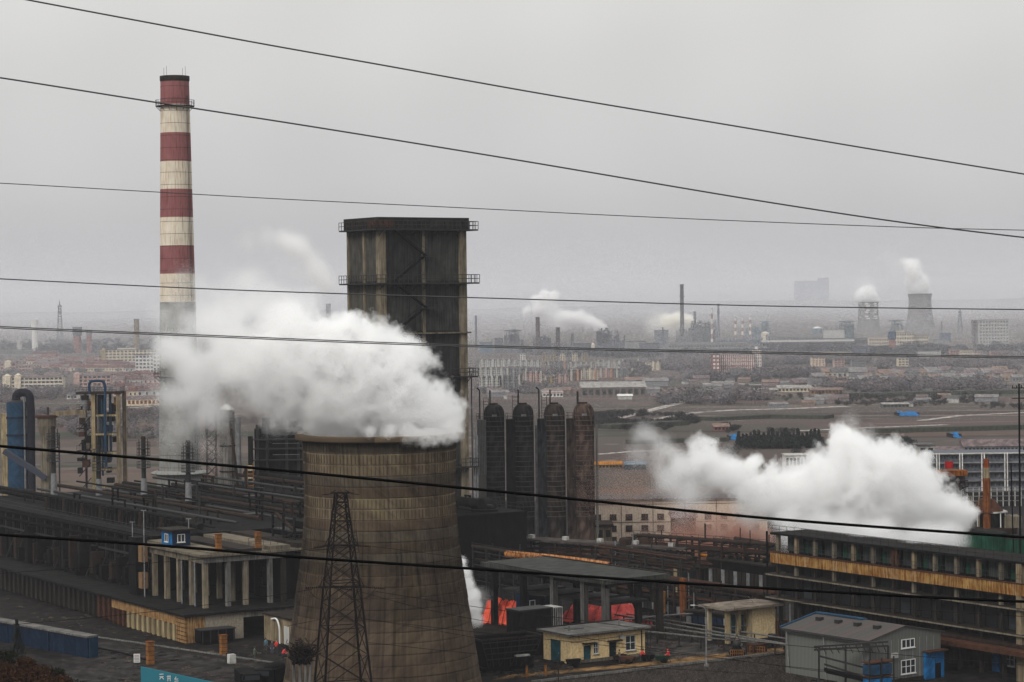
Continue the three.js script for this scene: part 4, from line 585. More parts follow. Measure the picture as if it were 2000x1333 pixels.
// ------------------------------------------------------------------ yellow house, pavilion, grey shed
{
  const t = thing('yellow_house', 'low yellow plastered house with flat grey roof beside the ochre path', 'house', G(1114, 1299), SITE2 - .03), W = 12.2, h = 3.75, d = 6.2;
  // front wall in pieces round its openings
  const ops = [[2.15, 3.35, 0, 2.25], [3.75, 4.6, 1.0, 2.65], [6.3, 7.5, 0, 2.35], [9.0, 10.7, .95, 3.0]]; let x0 = 0; const w = B();
  for (const [a, b, lo, hi] of ops) { w.span(x0, a, 0, h, -.25, 0); if (lo > 0) w.span(a, b, 0, lo, -.25, 0); w.span(a, b, hi, h, -.25, 0); x0 = b; } w.span(x0, W, 0, h, -.25, 0); w.span(0, .25, 0, h, -d, -.25).span(W - .25, W, 0, h, -d, -.25).span(.25, W - .25, 0, h, -d, -d + .25);
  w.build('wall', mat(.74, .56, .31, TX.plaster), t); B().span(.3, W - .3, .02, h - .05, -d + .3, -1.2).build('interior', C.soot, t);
  B().span(-.005, W + .005, 0, .45, .001, .03).build('plinth', C.conc, t);
  const roof = B().span(-.7, W + .5, h, h + .3, -d - .6, .75).build('roof', C.concGrey, t); B().span(2.2, 4.4, h + .3, h + .42, -4.6, -3).build('roof_patch', C.greyRoof, roof);
  const door = (x, w2, hh, m) => { const o = B().span(x, x + w2, 0, hh, -.2, -.1).build('door', m, t); B().span(x + w2 - .2, x + w2 - .12, 1, 1.15, -.1, -.05).build('handle', C.galv, o); };
  door(2.18, 1.14, 2.2, C.teal); door(6.33, 1.14, 2.3, mat(0.0062, 0.0156, 0.0182)); windowPart(t, 4.17, 1.02, -.12, .8, 1.6, 2, 2); windowPart(t, 9.85, .98, -.12, 1.66, 2.0, 2, 2);
  for (const x of [1.95, 6.0]) B().span(x, x + 2.0, 2.5, 2.62, .001, .8).build('door_canopy', C.concDark, t);
  const sd = B().span(-.06, -.002, .05, 2.9, -4.4, -2.2).build('side_door', C.teal, t); B().span(-.1, -.062, 1.1, 1.3, -2.6, -2.5).build('handle', C.galv, sd);
  B().bar(v(W - .6, 0, .12), v(W - .6, h, .12), .07, 8).build('downpipe', C.steel, t); const pp = B(); for (const x of [W + .2, W + .7]) pp.bar(v(x, 0, .3), v(x, h + .1, .3), .05, 6); for (let k = 0; k < 6; k++) pp.bar(v(W + .2, .5 + k * .6, .3), v(W + .7, .5 + k * .6, .3), .03, 5); pp.build('ladder', C.steel, t);

  B().span(-.75, W + .55, h - .06, h + .06, .76, .9).build('gutter', C.concDark, t); B().span(7.9, 8.6, 2.7, 3.2, .01, .35).build('air_conditioner', C.greyLite, t); for (const x of [1.4, 9.6]) B().cyl(x, h + .3, -2.2, .14, .7, 10).build('roof_vent', C.galv, t); B().span(-.7, W + .5, h + .3, h + .46, -d - .6, -d - .4).build('roof_kerb', C.concDark, t); for (const x of [3.7, 8.95]) B().span(x, x + (x < 4 ? .95 : 1.8), x < 4 ? .9 : .84, x < 4 ? .98 : .93, .0, .16).build('sill', C.conc, t); B().bar(v(0, 2.9, .08), v(W, 3.05, .08), .025, 5).build('wall_cable', C.black, t);
  const q = thing('pavilion', 'yellow concrete pavilion with open columned half and walled half, flat roof', 'building', G(1421, 1259), SITE2 - .03), hh = 4.7;
  for (const x of [0, 1.9, 3.9]) B().span(x, x + .55, 0, hh, -.55, 0).build('column', C.ochre, q); for (const x of [0, 3.9]) B().span(x, x + .5, 0, hh, -4.5, -4).build('column', C.cream, q);
  B().span(4.47, 8.6, 0, hh, -4.5, -.02).build('wall', mat(.60, .47, .28, TX.plaster), q); B().span(.57, 3.88, 0, 1.2, -4.4, -4.2).build('back_wall', C.teal, q); B().span(2.5, 3.86, 1.0, 3.6, -2.2, -1.2).build('machine', C.teal, q);
  B().span(-.8, 9.6, hh, hh + .32, -5.4, 1.0).build('roof', mat(0.1768, 0.1456, 0.1144, TX.roof), q); for (const y of [1.3, 2.3]) B().bar(v(.55, y, -.2), v(3.9, y, -.2), .05, 6).build('guard_rail', C.galv, q); B().bar(v(6.4, hh + .3, -2), v(5.4, hh + 1.3, -2), .04, 5).build('aerial', C.galv, q); B().span(8.62, 11.2, 0, 2.4, -3, -.2).build('brick_annex', C.orangePipe, q);
  for (let k = 0; k < 4; k++) B().span(8.7 + k * .5, 8.78 + k * .5, 0, 5, .1, .18).build('rack_post', C.steel, q);

  // grey gabled shed with blue ridge trim
  const N = P(1700, 1345, 287).setY(0), s = thing('gabled_shed', 'large grey gabled shed with blue ridge trim in front of the long factory', 'shed', N, SITE2 + .02), w3 = 12.4, e = 5.7, rg = 6.9, L = 15;
  const gw = B(); gw.prism([[0, 0], [w3, 0], [w3, e], [w3 * .48, rg], [0, e]], -.3, 0).prism([[0, 0], [w3, 0], [w3, e], [w3 * .48, rg], [0, e]], -L, -L + .3); gw.span(0, .3, 0, e, -L + .3, -.3).span(w3 - .3, w3, 0, e, -L + .3, -.3); gw.build('wall', mat(0.13, 0.1352, 0.1222, TX.corr), s);
  const slope = (xa, ya, xb, yb, n) => { for (let k = 0; k < n; k++) { const za = -L - .4 + (L + .7) * k / n, zb = -L - .4 + (L + .7) * (k + 1) / n - .03, a = v(xa, ya, (za + zb) / 2), b = v(xb, yb, (za + zb) / 2); B().beam(a, b, zb - za, .1).build('roof_sheet', mat(.075 + (k % 3) * .006, .072, .068, TX.corr), s); } };
  slope(-.5, e - .02, w3 * .48, rg + .12, 12); slope(w3 * .48, rg + .12, w3 + .5, e - .02, 12);
  B().span(w3 * .48 - .45, w3 * .48 + .45, rg + .16, rg + .3, -L - .4, -L * .45).build('ridge_cap', C.blue, s); B().beam(v(-.5, e + .06, -L - .42), v(w3 * .48, rg + .18, -L - .42), .3, .3).beam(v(w3 * .48, rg + .18, -L - .42), v(w3 + .5, e + .06, -L - .42), .3, .3).build('verge', C.blue, s); B().span(-.75, -.52, e - .3, e - .1, -L, .3).build('gutter', C.steel, s);
  for (const z of [-L + .8, -L / 2, -.8]) B().bar(v(-.12, 0, z), v(-.6, e - .25, z), .07, 8).build('downpipe', C.greyFar, s); for (let k = 0; k < 4; k++) B().span(w3 * .48 - 2.6, w3 * .48 - 1.9, rg - .42, rg + .1, -L + 2 + k * 3.4, -L + 2.8 + k * 3.4).build('roof_vent', C.steel, s); for (let k = 1; k < 10; k++) B().span(k * w3 / 10 - .03, k * w3 / 10 + .03, .1, e - .3, .001, .035).build('wall_seam', C.greyFar, s); B().span(0, w3, 0, .5, .001, .05).build('plinth', C.concDark, s); B().span(3.6, 4.5, 3.2, 3.8, .01, .4).build('air_conditioner', C.greyLite, s);
  windowPart(s, 6.6, 4.2, .02, 2.3, 1.1, 3, 1); windowPart(s, 6.6, 1.0, .02, 2.5, 1.75, 3, 2);
  const dr = B().span(9.3, 12.5, 0, 3.4, .01, .5).build('door', C.blueBright, s); B().span(9.1, 12.7, 3.4, 3.55, .01, 1.1).build('door_canopy', C.rusty, dr); B().span(10.9, 11.9, 0, 1.9, .5, .53).build('wicket', C.soot, dr); for (const x of [10.85]) B().span(x, x + .05, 0, 3.35, .5, .54).build('seam', C.blueDark, dr);
}

// ------------------------------------------------------------------ the long factory on the right
{
  const e = frameAt(G(1517, 1247), G(1992, 1331)), t = thing('factory_building', 'long grimy multi-storey works building with a stained yellow parapet band at right', 'factory', e.pos, e.ry), L = e.len + 1, Y = (py, px = 1517) => { const g = G(1517, 1247); return P(px, py, -g.z).y; };
  const top = Y(1041), b1 = Y(1079), b0 = Y(1099), f2 = Y(1122), f1 = Y(1167), d = 5.6;
  B().span(.2, L, f1 - .2, top - .2, -d, -2.2).build('core', C.soot, t); B().span(.2, L, 0, f1 - .2, -d, -3).build('ground_floor', mat(0.026, 0.0234, 0.0208, TX.soot), t);
  const roof = B().span(-.6, L + 4, top - .25, top + .05, -d - .4, .5).build('roof', C.sootWall, t); B().rail([v(-.4, top + .05, .3), v(L + 3, top + .05, .3)], 1.0, 1.6, .03).build('railing', C.steelBrown, roof);
  // parapet band: sheets set side by side
  for (let k = 0; k * 1.02 < L + .4; k++) { const j = Math.floor(rnd() * 4); B().span(-.5 + k * 1.02, .5 + k * 1.02, b0, b1, .5, .58 + (j % 2) * .02).build('band_sheet', [C.yellow, mat(0.2392, 0.1716, 0.0676, TX.rust), mat(0.2704, 0.1924, 0.078, TX.rust), mat(0.208, 0.1404, 0.0572, TX.rust)][j], t); }
  B().span(-.6, L + .5, b1 + .01, b1 + .14, .35, .7).build('band_coping', C.rusty, t);
  const rl = B(); rl.rail([v(-.4, b1 + .15, .5), v(L, b1 + .15, .5)], 1.0, .9, .025); rl.build('balcony_railing', C.steel, t);
  B().span(-.5, L + .5, b0 - .12, b0 - .005, -2.19, .49).build('slab', C.concDark, t); for (const y of [f2, f1]) { B().span(-1.2, L + 2, y - .14, y + .1, -2.19, .9).build('slab', C.concDark, t); B().span(-1.2, L + 2, y - .1, y + .08, .9, 1.0).build('slab_edge', C.conc, t); }
  const n = 12; for (let k = 0; k <= n; k++) { const x = .3 + k * (L - .6) / n, m = k === 6 ? C.rusty : k % 3 === 1 ? C.tan : C.conc; B().span(x - .22, x + .22, 0, f1 - .15, -.9, -.4).build('column', C.concDark, t); B().span(x - .22, x + .22, f1 + .11, f2 - .15, -.5, -.1).build('column', C.concDark, t); B().span(x - .22, x + .22, f2 + .11, b0 - .13, -.4, 0).build('column', k % 2 ? C.conc : C.concDark, t); B().span(x - .25, x + .25, b1 + .15, top - .26, -.5, -.05).build('column', m, t); if (k === 6) B().span(x + .5, x + .9, b1 + .15, top - .26, -.5, -.05).build('column', C.rusty, t); }
  for (let k = 0; k < n * 2; k++) { const x = .3 + (k + .5) * (L - .6) / n / 2, w = (L - .6) / n / 2; B().span(x - w / 2 + .08, x + w / 2 - .08, f1 + .2, f2 - .2, -1.5, -1.4).build('glazing_panel', k % 5 === 2 ? C.glass : C.glassDark, t); B().span(x - w / 2 - .05, x - w / 2 + .05, f1 + .12, f2 - .16, -1.42, -1.25).build('mullion', C.concDark, t); }
  for (let k = 0; k < n; k++) { const x0 = .3 + k * (L - .6) / n + .3, x1 = x0 + (L - .6) / n - .6; B().span(x0, x1, f2 + .12, b0 - .14, -1.4, -1.3).build('infill_panel', [C.concDark, C.sootWall, mat(0.026, 0.0172, 0.013, TX.streak), mat(0.0182, 0.0234, 0.0208, TX.streak)][(k * 7) % 4], t); B().span(x0, x1, b1 + .15, top - .3, -1.8, -1.7).build('infill_panel', mat(0.052, 0.0598, 0.0546, TX.streak), t); if (k % 2) for (const xx of [x0, x1 - .7]) B().span(xx, xx + .7, b1 + .15, b1 + 1.6, -1.69, -1.6).build('door', C.green, t); }
  B().span(31, L + 3, 3.5, 4.1, -2, 2.6).build('canopy', C.rusty, t); B().span(26, L + 3, 4.15, 4.6, -2.1, .8).build('canopy', C.steelBrown, t);
  for (const x of [39.3, 44.2]) B().span(x, x + 1.3, 0, 2.5, -2.99, -2.85).build('door', C.blueBright, t);
  for (const x of [42.4, 46.6]) windowPart(t, x, 1.0, -2.95, 1.5, 1.6, 2, 2);
  B().span(L - 1, L - .1, 0, top, .02, .5).build('end_column', C.tan, t);
  const pole = thing('flare_pole', 'thick black pole at the left end of the long factory', 'pole', G(1500, 1240)); const ph = P(1503, 1038, -G(1500, 1240).z).y; B().cyl(0, 0, 0, .16, ph, 10).build('shaft', C.black, pole); B().span(-.8, .8, ph - 2.9, ph - 2.75, -.1, .1).build('bracket', C.steelBrown, pole);
  // green tanks, office turret and slim chimney beyond the roof
  for (const [px, lab, r] of [[1918, 'dark green cylindrical tank behind the factory roof below the glazed turret', 3.5], [1990, 'green cylindrical tank behind the factory roof at the right edge', 3.2]]) { const D = 352, k = thing('storage_tank', lab, 'tank', P(px, 1090, D).setY(0)), h = P(px, px < 1950 ? 1040 : 1050, D).y; B().cyl(0, 0, 0, r, h, 36).build('shell', C.green, k); B().cyl(0, h, 0, r + .15, .35, 36, r * .4).build('roof', C.sootWall, k); for (let j = 0; j < 14; j++) { const a = j / 14 * Math.PI; B().bar(v(Math.cos(a) * (r + .06), 0, Math.sin(a) * (r + .06)), v(Math.cos(a) * (r + .06), h, Math.sin(a) * (r + .06)), .06, 5).build('rib', C.green, k); } }
  const D = 385, u = thing('kiln_house', 'rust-brown conical kiln house with a white-framed glazed turret below the slim orange chimney', 'industrial building', P(1937, 1040, D).setY(0)), yy = py => P(1937, py, D).y;
  B().cyl(0, 0, 0, 4.2, yy(1030), 24).build('wall', C.steelBrown, u); B().cyl(0, yy(1029), 0, 2.2, yy(1001) - yy(1029), 6).build('turret', C.sootWall, u); for (let j = 0; j < 6; j++) { const a = j / 6 * TAU + .5236 + Math.PI / 2; B().bar(v(Math.cos(a) * 2.25, yy(1029), Math.sin(a) * 2.25), v(Math.cos(a) * 2.25, yy(1001), Math.sin(a) * 2.25), .1, 6).build('turret_frame', C.white, u); } B().cyl(0, yy(1001), 0, 2.8, .25, 6).build('turret_roof', C.greyLite, u); B().cyl(-.7, yy(1000), 0, 2.8, yy(975) - yy(1000), 20, 1.2).build('cone', C.rusty, u);
  B().span(1.8, 4.6, yy(1030), yy(1008), -2, 1.8).build('annex', C.conc, u); for (const x of [-3.4, -2.2]) B().bar(v(x, yy(1028), 1), v(x, yy(970), 1), .12, 6).build('pipe', C.tan, u);
  const sl = thing('slim_chimney', 'slim orange and tan steel chimney above the kiln house at right', 'chimney', P(1928, 1000, D - 2).setY(0)); B().cyl(0, 0, 0, .62, yy(932), 16).build('lower_shaft', C.orangePipe, sl); B().cyl(0, yy(932), 0, .5, yy(912) - yy(932), 16).build('middle_shaft', C.tan, sl); B().cyl(0, yy(912), 0, .46, yy(895) - yy(912), 16, .4).build('top_shaft', mat(0.208, 0.0676, 0.026, TX.rust), sl);
  const DD = 420, f = thing('winding_house', 'dark steel machine house with an orange sheet on its roof beside the right steam bank', 'industrial building', P(1862, 980, DD).setY(0)), yz = py => P(1862, py, DD).y; B().span(-2.6, 2.2, 0, yz(932), -3, 0).build('wall', C.sootWall, f); B().span(-2.8, 2.6, yz(930), yz(920), -3.2, .2).build('orange_sheet', mat(0.1872, 0.0832, 0.0156, TX.rust), f); for (let k = 0; k < 5; k++) B().span(-2.5 + k * 1.1, -2.2 + k * 1.1, yz(975), yz(934), .01, .15).build('post', k % 2 ? C.conc : C.steel, f); for (let k = 0; k < 4; k++) B().span(-3, 2.6, yz(940 + k * 12), yz(938 + k * 12), .02, .9).build('landing', C.steelBrown, f);
  const fl = thing('flag', 'red flag above the orange-roofed machine house', 'flag', P(1846, 921, DD - 1)); const fg = new THREE.PlaneGeometry(1.5, 1.3, 12, 6), fp = fg.attributes.position; for (let i = 0; i < fp.count; i++) fp.setZ(i, .16 * Math.sin(fp.getX(i) * 5)); fg.computeVertexNormals(); const fm = mat(0.364, 0.0104, 0.0104).clone(); fm.side = THREE.DoubleSide; B().add(fg, M4.clone().makeTranslation(.75, 1.1, 0)).build('cloth', fm, fl); B().bar(v(0, -1.2, 0), v(0, 1.9, 0), .05, 6).build('pole', C.galv, fl);
  const up = thing('utility_pole', 'tall dark utility pole with insulators at the right edge of the view', 'pole', P(1993, 1010, 300).setY(0), 0), uh = P(1993, 750, 300).y; B().cyl(0, 0, 0, .16, uh, 10, .11).build('shaft', C.black, up); for (const k of [.6, 1.9]) B().span(-.9, .9, uh - k, uh - k + .12, -.08, .08).build('crossarm', C.black, up); for (const x of [-.8, -.3, .3, .8]) B().cyl(x, uh - .48, 0, .07, .3, 8).build('insulator', C.steel, up); B().bar(v(-.6, 0, 0), v(-1.1, P(1987, 905, 300).y, 0), .09, 6).build('stay', C.black, up);
}

// ------------------------------------------------------------------ pipes, racks, decks between canopy and factory
const pipe = (name, label, pts, r, m, sup) => { // a pipe through world points, on posts
  const o = pts[0].clone().setY(0), t = thing(name, label, 'pipe', o), q = pts.map(p => p.clone().sub(o)); B().tube(q, r, 12, Math.max(16, q.length * 10)).build('pipe', m, t);
  for (let k = 0; k < sup; k++) { const f = (k + .5) / sup * (q.length - 1), i = Math.floor(f), p = q[i].clone().lerp(q[Math.min(q.length - 1, i + 1)], f - i); B().bar(p.clone().setY(0), p.clone().add(v(0, -r, 0)), .12, 6).build('support', C.steelBrown, t); }
  return t;
};
{
  pipe('gas_main', 'fat orange-brown gas main running above the canopy roof', [P(990, 1083, 372), P(1060, 1089, 364), P(1130, 1097, 356), P(1192, 1106, 350)], .56, mat(.34, .19, .085, TX.rust), 5);
  pipe('gas_pipe', 'bright yellow gas pipe joining the left end of the long factory', [P(1365, 1084, 402), P(1430, 1090, 392), P(1500, 1099, 380)], .34, C.yellowPipe, 4);
  pipe('gas_pipe', 'short yellow-orange pipe beside the round dark tank', [P(1378, 1107, 388), P(1402, 1107, 386), P(1425, 1105, 384)], .36, C.yellowPipe, 2);
  pipe('gas_pipe', 'yellow pipe dipping to the factory wall below the brighter one', [P(1440, 1112, 384), P(1470, 1104, 382), P(1500, 1100, 379)], .3, C.yellowPipe, 2);
  for (const [a, b, r, l] of [[[1188, 1194], [1560, 1252], .11, 'silver pipe on low supports, highest of the run right of the canopy'], [[1190, 1199], [1640, 1277], .13, 'silver pipe on low supports, middle of the run beside the grey yard'], [[1225, 1216], [1600, 1270], .14, 'silver pipe on low supports, lowest of the run toward the pavilion'], [[1180, 1226], [1480, 1256], .15, 'grey kerbed pipe bordering the yard behind the yellow house']]) { const A = G(a[0], a[1], 1.6), Bq = G(b[0], b[1], 1.6); pipe('water_pipe', l, [A, A.clone().lerp(Bq, .5), Bq], r, C.concGrey, 7); }
  pipe('water_pipe', 'thin silver pipe crossing in front of the pavilion', [G(1175, 1216, 2), G(1300, 1203, 2), G(1425, 1195, 2)], .12, C.galv, 4);
  // conveyor deck
  const dk = thing('conveyor_gallery', 'long brown-roofed conveyor gallery on posts in front of the four silos', 'conveyor', P(985, 1052, 402).setY(0), -.62), h = P(985, 1052, 402).y;
  const L = 36; B().span(0, L, h - .25, h + .1, -4, 0).build('roof', mat(0.0624, 0.052, 0.0468, TX.roof), dk); for (let k = 0; k < 8; k++) for (const z of [-.3, -3.8]) B().span(.4 + k * 5 - .12, .4 + k * 5 + .12, 0, h - .25, z - .12, z + .12).build('post', C.steelBrown, dk); B().span(0, L, h - 3.1, h - 2.8, -3.9, -.1).build('deck', C.steel, dk); for (let k = 0; k < 3; k++) B().bar(v(0, h - 2.4 + k * .7, -2 - k * .4), v(L, h - 2.4 + k * .7, -2 - k * .4), .25, 8).build('pipe', k ? C.rusty : C.steelBrown, dk); for (let k = 0; k < 5; k++) B().span(4 + k * 7, 4.9 + k * 7, h + .1, h + .7, -2.2, -1.4).build('roof_vent', C.greyLite, dk);
  // round dark tank
  const tk = thing('settling_tank', 'wide black cylindrical tank with a pale yellow upright in the pipework', 'tank', P(1330, 1140, 385).setY(0)), th = P(1330, 1107, 385).y; B().cyl(0, 0, 0, 4.7, th, 40).build('shell', mat(0.0104, 0.0125, 0.0135, TX.soot), tk); B().add(new THREE.TorusGeometry(4.7, .14, 6, 40), M4.clone().makeRotationX(Math.PI / 2).setPosition(0, th, 0)).build('rim', C.rusty, tk); B().cyl(0, th - .6, 0, 4.5, .1, 40).build('cover', C.steelBrown, tk); B().span(-1.5, -.9, 0, th + .3, 4.72, 5).build('upright', C.ochre, tk); for (let k = 0; k < 9; k++) { const a = k / 9 * Math.PI; B().span(Math.cos(a) * 4.78 - .08, Math.cos(a) * 4.78 + .08, 0, th - .2, Math.sin(a) * 4.78 - .08, Math.sin(a) * 4.78 + .08).build('stiffener', C.steel, tk); }
  // pipe racks
  const rack = (pa, pb, y0, w, hs, label, ms) => { const A = G(...pa), Bp = G(...pb), e = frameAt(A, Bp), t = thing('pipe_rack', label, 'pipe rack', e.pos, e.ry), n = Math.max(2, Math.round(e.len / 4.5)); for (let k = 0; k <= n; k++) { const x = e.len * k / n; for (const z of [0, -w]) B().span(x - .14, x + .14, 0, hs[hs.length - 1] + .3, z - .14, z + .14).build('post', ms[0], t); for (const h of hs) B().span(x - .1, x + .1, h - .25, h - .02, -w + .15, -.15).build('crossbeam', ms[0], t); if (k % 2) B().bar(v(x, hs[hs.length - 1], -w * .4), v(x, hs[hs.length - 1] + rr(1.2, 3), -w * .4), rr(.08, .16), 6).build('riser', ms[0], t); } hs.forEach((h, i) => { const m = 3 + (i % 2); for (let j = 0; j < m; j++) { const r = rr(.12, .34); B().bar(v(-1, h + r, -w * (j + .5) / m), v(e.len + 1, h + r, -w * (j + .5) / m), r, 10).build('pipe', ms[1 + (i + j) % (ms.length - 1)], t); } B().span(0, e.len, h - .4, h - .26, -.1, .1).build('beam', ms[0], t); }); const g = B(); g.rail([v(0, hs[hs.length - 1] + .1, .2), v(e.len, hs[hs.length - 1] + .1, .2)], 1, 1.5, .03); g.build('railing', C.steel, t); };
  rack([1205, 1190], [1480, 1236], 0, 3, [3.2, 5.2], 'brown steel pipe rack across the yard behind the pavilion', [C.steelBrown, C.rusty, C.steelBrown, C.sootWall, C.concDark]);
  rack([1240, 1148], [1500, 1172], 0, 4, [4.6, 6.9, 8.4], 'crowded rust-brown pipe rack beyond the round black tank', [C.steelBrown, C.rusty, C.steelBrown, C.steelBrown, C.concDark]);
  rack([1165, 1168], [1330, 1196], 0, 3, [4.2, 6.4, 8.0], 'dark pipe rack right of the canopy with many risers', [C.steel, C.steelBrown, C.sootWall, C.rusty]);
  rack([1400, 1128], [1512, 1150], 0, 5, [3.5, 6.0], 'rusty pipe rack beneath the yellow gas pipes', [C.steelBrown, C.rusty, C.concDark, C.steelBrown]);
  rack([925, 1165], [1060, 1192], 0, 3, [3, 5.5, 7.6], 'black pipe rack deep in shadow behind the canopy columns', [C.steel, C.sootWall, C.soot, C.steelBrown]);
  // rows of coolers and sheds in the pipework
  const cool = (pa, pb, w, h, label, m, m2) => { const e = frameAt(G(...pa), G(...pb)), t = thing('cooler_bank', label, 'equipment', e.pos, e.ry); B().span(0, e.len, 0, h, -w, 0).build('body', m, t); const n = Math.round(e.len / 1.1); for (let k = 0; k < n; k++) B().span(k * e.len / n + .12, (k + 1) * e.len / n - .12, h * .3, h * .75, .01, .1).build('panel', k % 3 ? m2 : C.greyFar, t); B().span(-.2, e.len + .2, h, h + .25, -w - .2, .3).build('roof', C.concDark, t); for (let k = 0; k < n / 2; k++) B().cyl(1 + k * 2.2, h + .25, -w / 2, .5, .7, 12).build('fan', C.sootWall, t); };
  cool([1160, 1180], [1235, 1195], 3, 2.6, 'row of dark coolers with pale panels right of the canopy arches', C.sootWall, C.steelBrown); cool([1250, 1195], [1330, 1210], 3, 2.4, 'row of dark coolers between the silver pipes and the rust-brown rack', C.sootWall, C.steel); cool([1340, 1225], [1425, 1232], 4, 2.2, 'low dark shed with a row of pale openings left of the pavilion', C.soot, C.blueDark); cool([1385, 1160], [1500, 1178], 4, 5.6, 'black industrial shed with pale uprights left of the long factory', C.soot, C.concDark);
  const dr = (px, py, r, h, label, m) => { const t = thing('process_drum', label, 'vessel', G(px, py)); B().cyl(0, .6, 0, r, h, 20).build('shell', m, t); B().add(new THREE.SphereGeometry(r, 20, 8, 0, TAU, 0, Math.PI / 2), M4.clone().makeScale(1, .4, 1).setPosition(0, h + .6, 0)).build('head', m, t); B().cyl(0, 0, 0, r * .8, .6, 16).build('skirt', C.steel, t); B().bar(v(r + .3, 0, 0), v(r + .3, h + 1.5, 0), .1, 6).build('pipe', C.galv, t); };
  dr(1185, 1152, 1.2, 6.5, 'rust-brown upright drum at the left end of the pipework', C.rusty); dr(1222, 1150, 1.0, 7.5, 'dark upright drum beside the rust-brown one in the pipework', C.steelBrown); dr(1262, 1138, 1.3, 7, 'brown upright drum behind the round black tank', mat(0.0468, 0.0312, 0.0234, TX.grime)); dr(1395, 1152, 1.1, 5.6, 'grey upright drum right of the round black tank', C.concDark); dr(1335, 1212, .55, 5.5, 'slim orange upright pipe vessel in the yard', C.orangePipe); dr(1296, 1206, .4, 3.2, 'small orange upright vessel beside the coolers', C.orange);
  // truss conveyor and blue stacks bottom right
  const e = frameAt(G(1596, 1300), P(1735, 1380, 270).setY(0)), tr = thing('truss_conveyor', 'dark steel truss conveyor climbing across the bottom right in front of the grey shed', 'conveyor', e.pos, SITE2 - .1), hA = 4.1;
  const a = G(1600, 1290), at = (px, py) => P(px, py, 286).sub(tr.position).applyAxisAngle(UP, -tr.rotation.y);
  for (const [p, q] of [[[1590, 1264], [1735, 1254]], [[1600, 1282], [1740, 1318]], [[1610, 1298], [1735, 1338]], [[1590, 1270], [1735, 1262]]]) B().beam(at(...p), at(...q), .3, .22).build('chord', C.steel, tr);
  for (let k = 0; k < 11; k++) { const x = 1594 + k * 13; B().beam(at(x, 1266 - k * .9), at(x + 7, 1278 - k * .4), .1, .1).build('hanger', C.steelBrown, tr); }
  for (const px of [1600, 1652, 1700, 1735]) B().beam(at(px, 1262), at(px, 1400), .25, .25).build('post', C.steel, tr); for (let k = 0; k < 6; k++) B().span(0, 9, -3.2 + k * .9, -3.1 + k * .9, -1.5, -1.4).build('rail', C.sootWall, tr);
  B().beam(at(1612, 1310), at(1700, 1330), 2.4, .35).build('deck', C.soot, tr);
  const bs = thing('drum_stack', 'stack of bright blue containers on a steel rack beside the shed window', 'containers', P(1722, 1345, 284).setY(-1.5), SITE2 - .1); for (let j = 0; j < 3; j++) for (let k = 0; k < 2; k++) B().span(-1.7 + k * 1.8, -.15 + k * 1.8, j * 1.75, j * 1.75 + 1.25, -1.4, 0).build('container', j % 2 ? C.blueBright : C.blue, bs); for (const x of [-1.85, 0, 1.85]) B().span(x - .07, x + .07, -.5, 5.6, .02, .16).build('rack_post', C.steel, bs); for (let j = 0; j < 4; j++) B().span(-1.9, 1.9, j * 1.75 - .3, j * 1.75 - .18, -1.5, .05).build('shelf', C.rusty, bs);
}

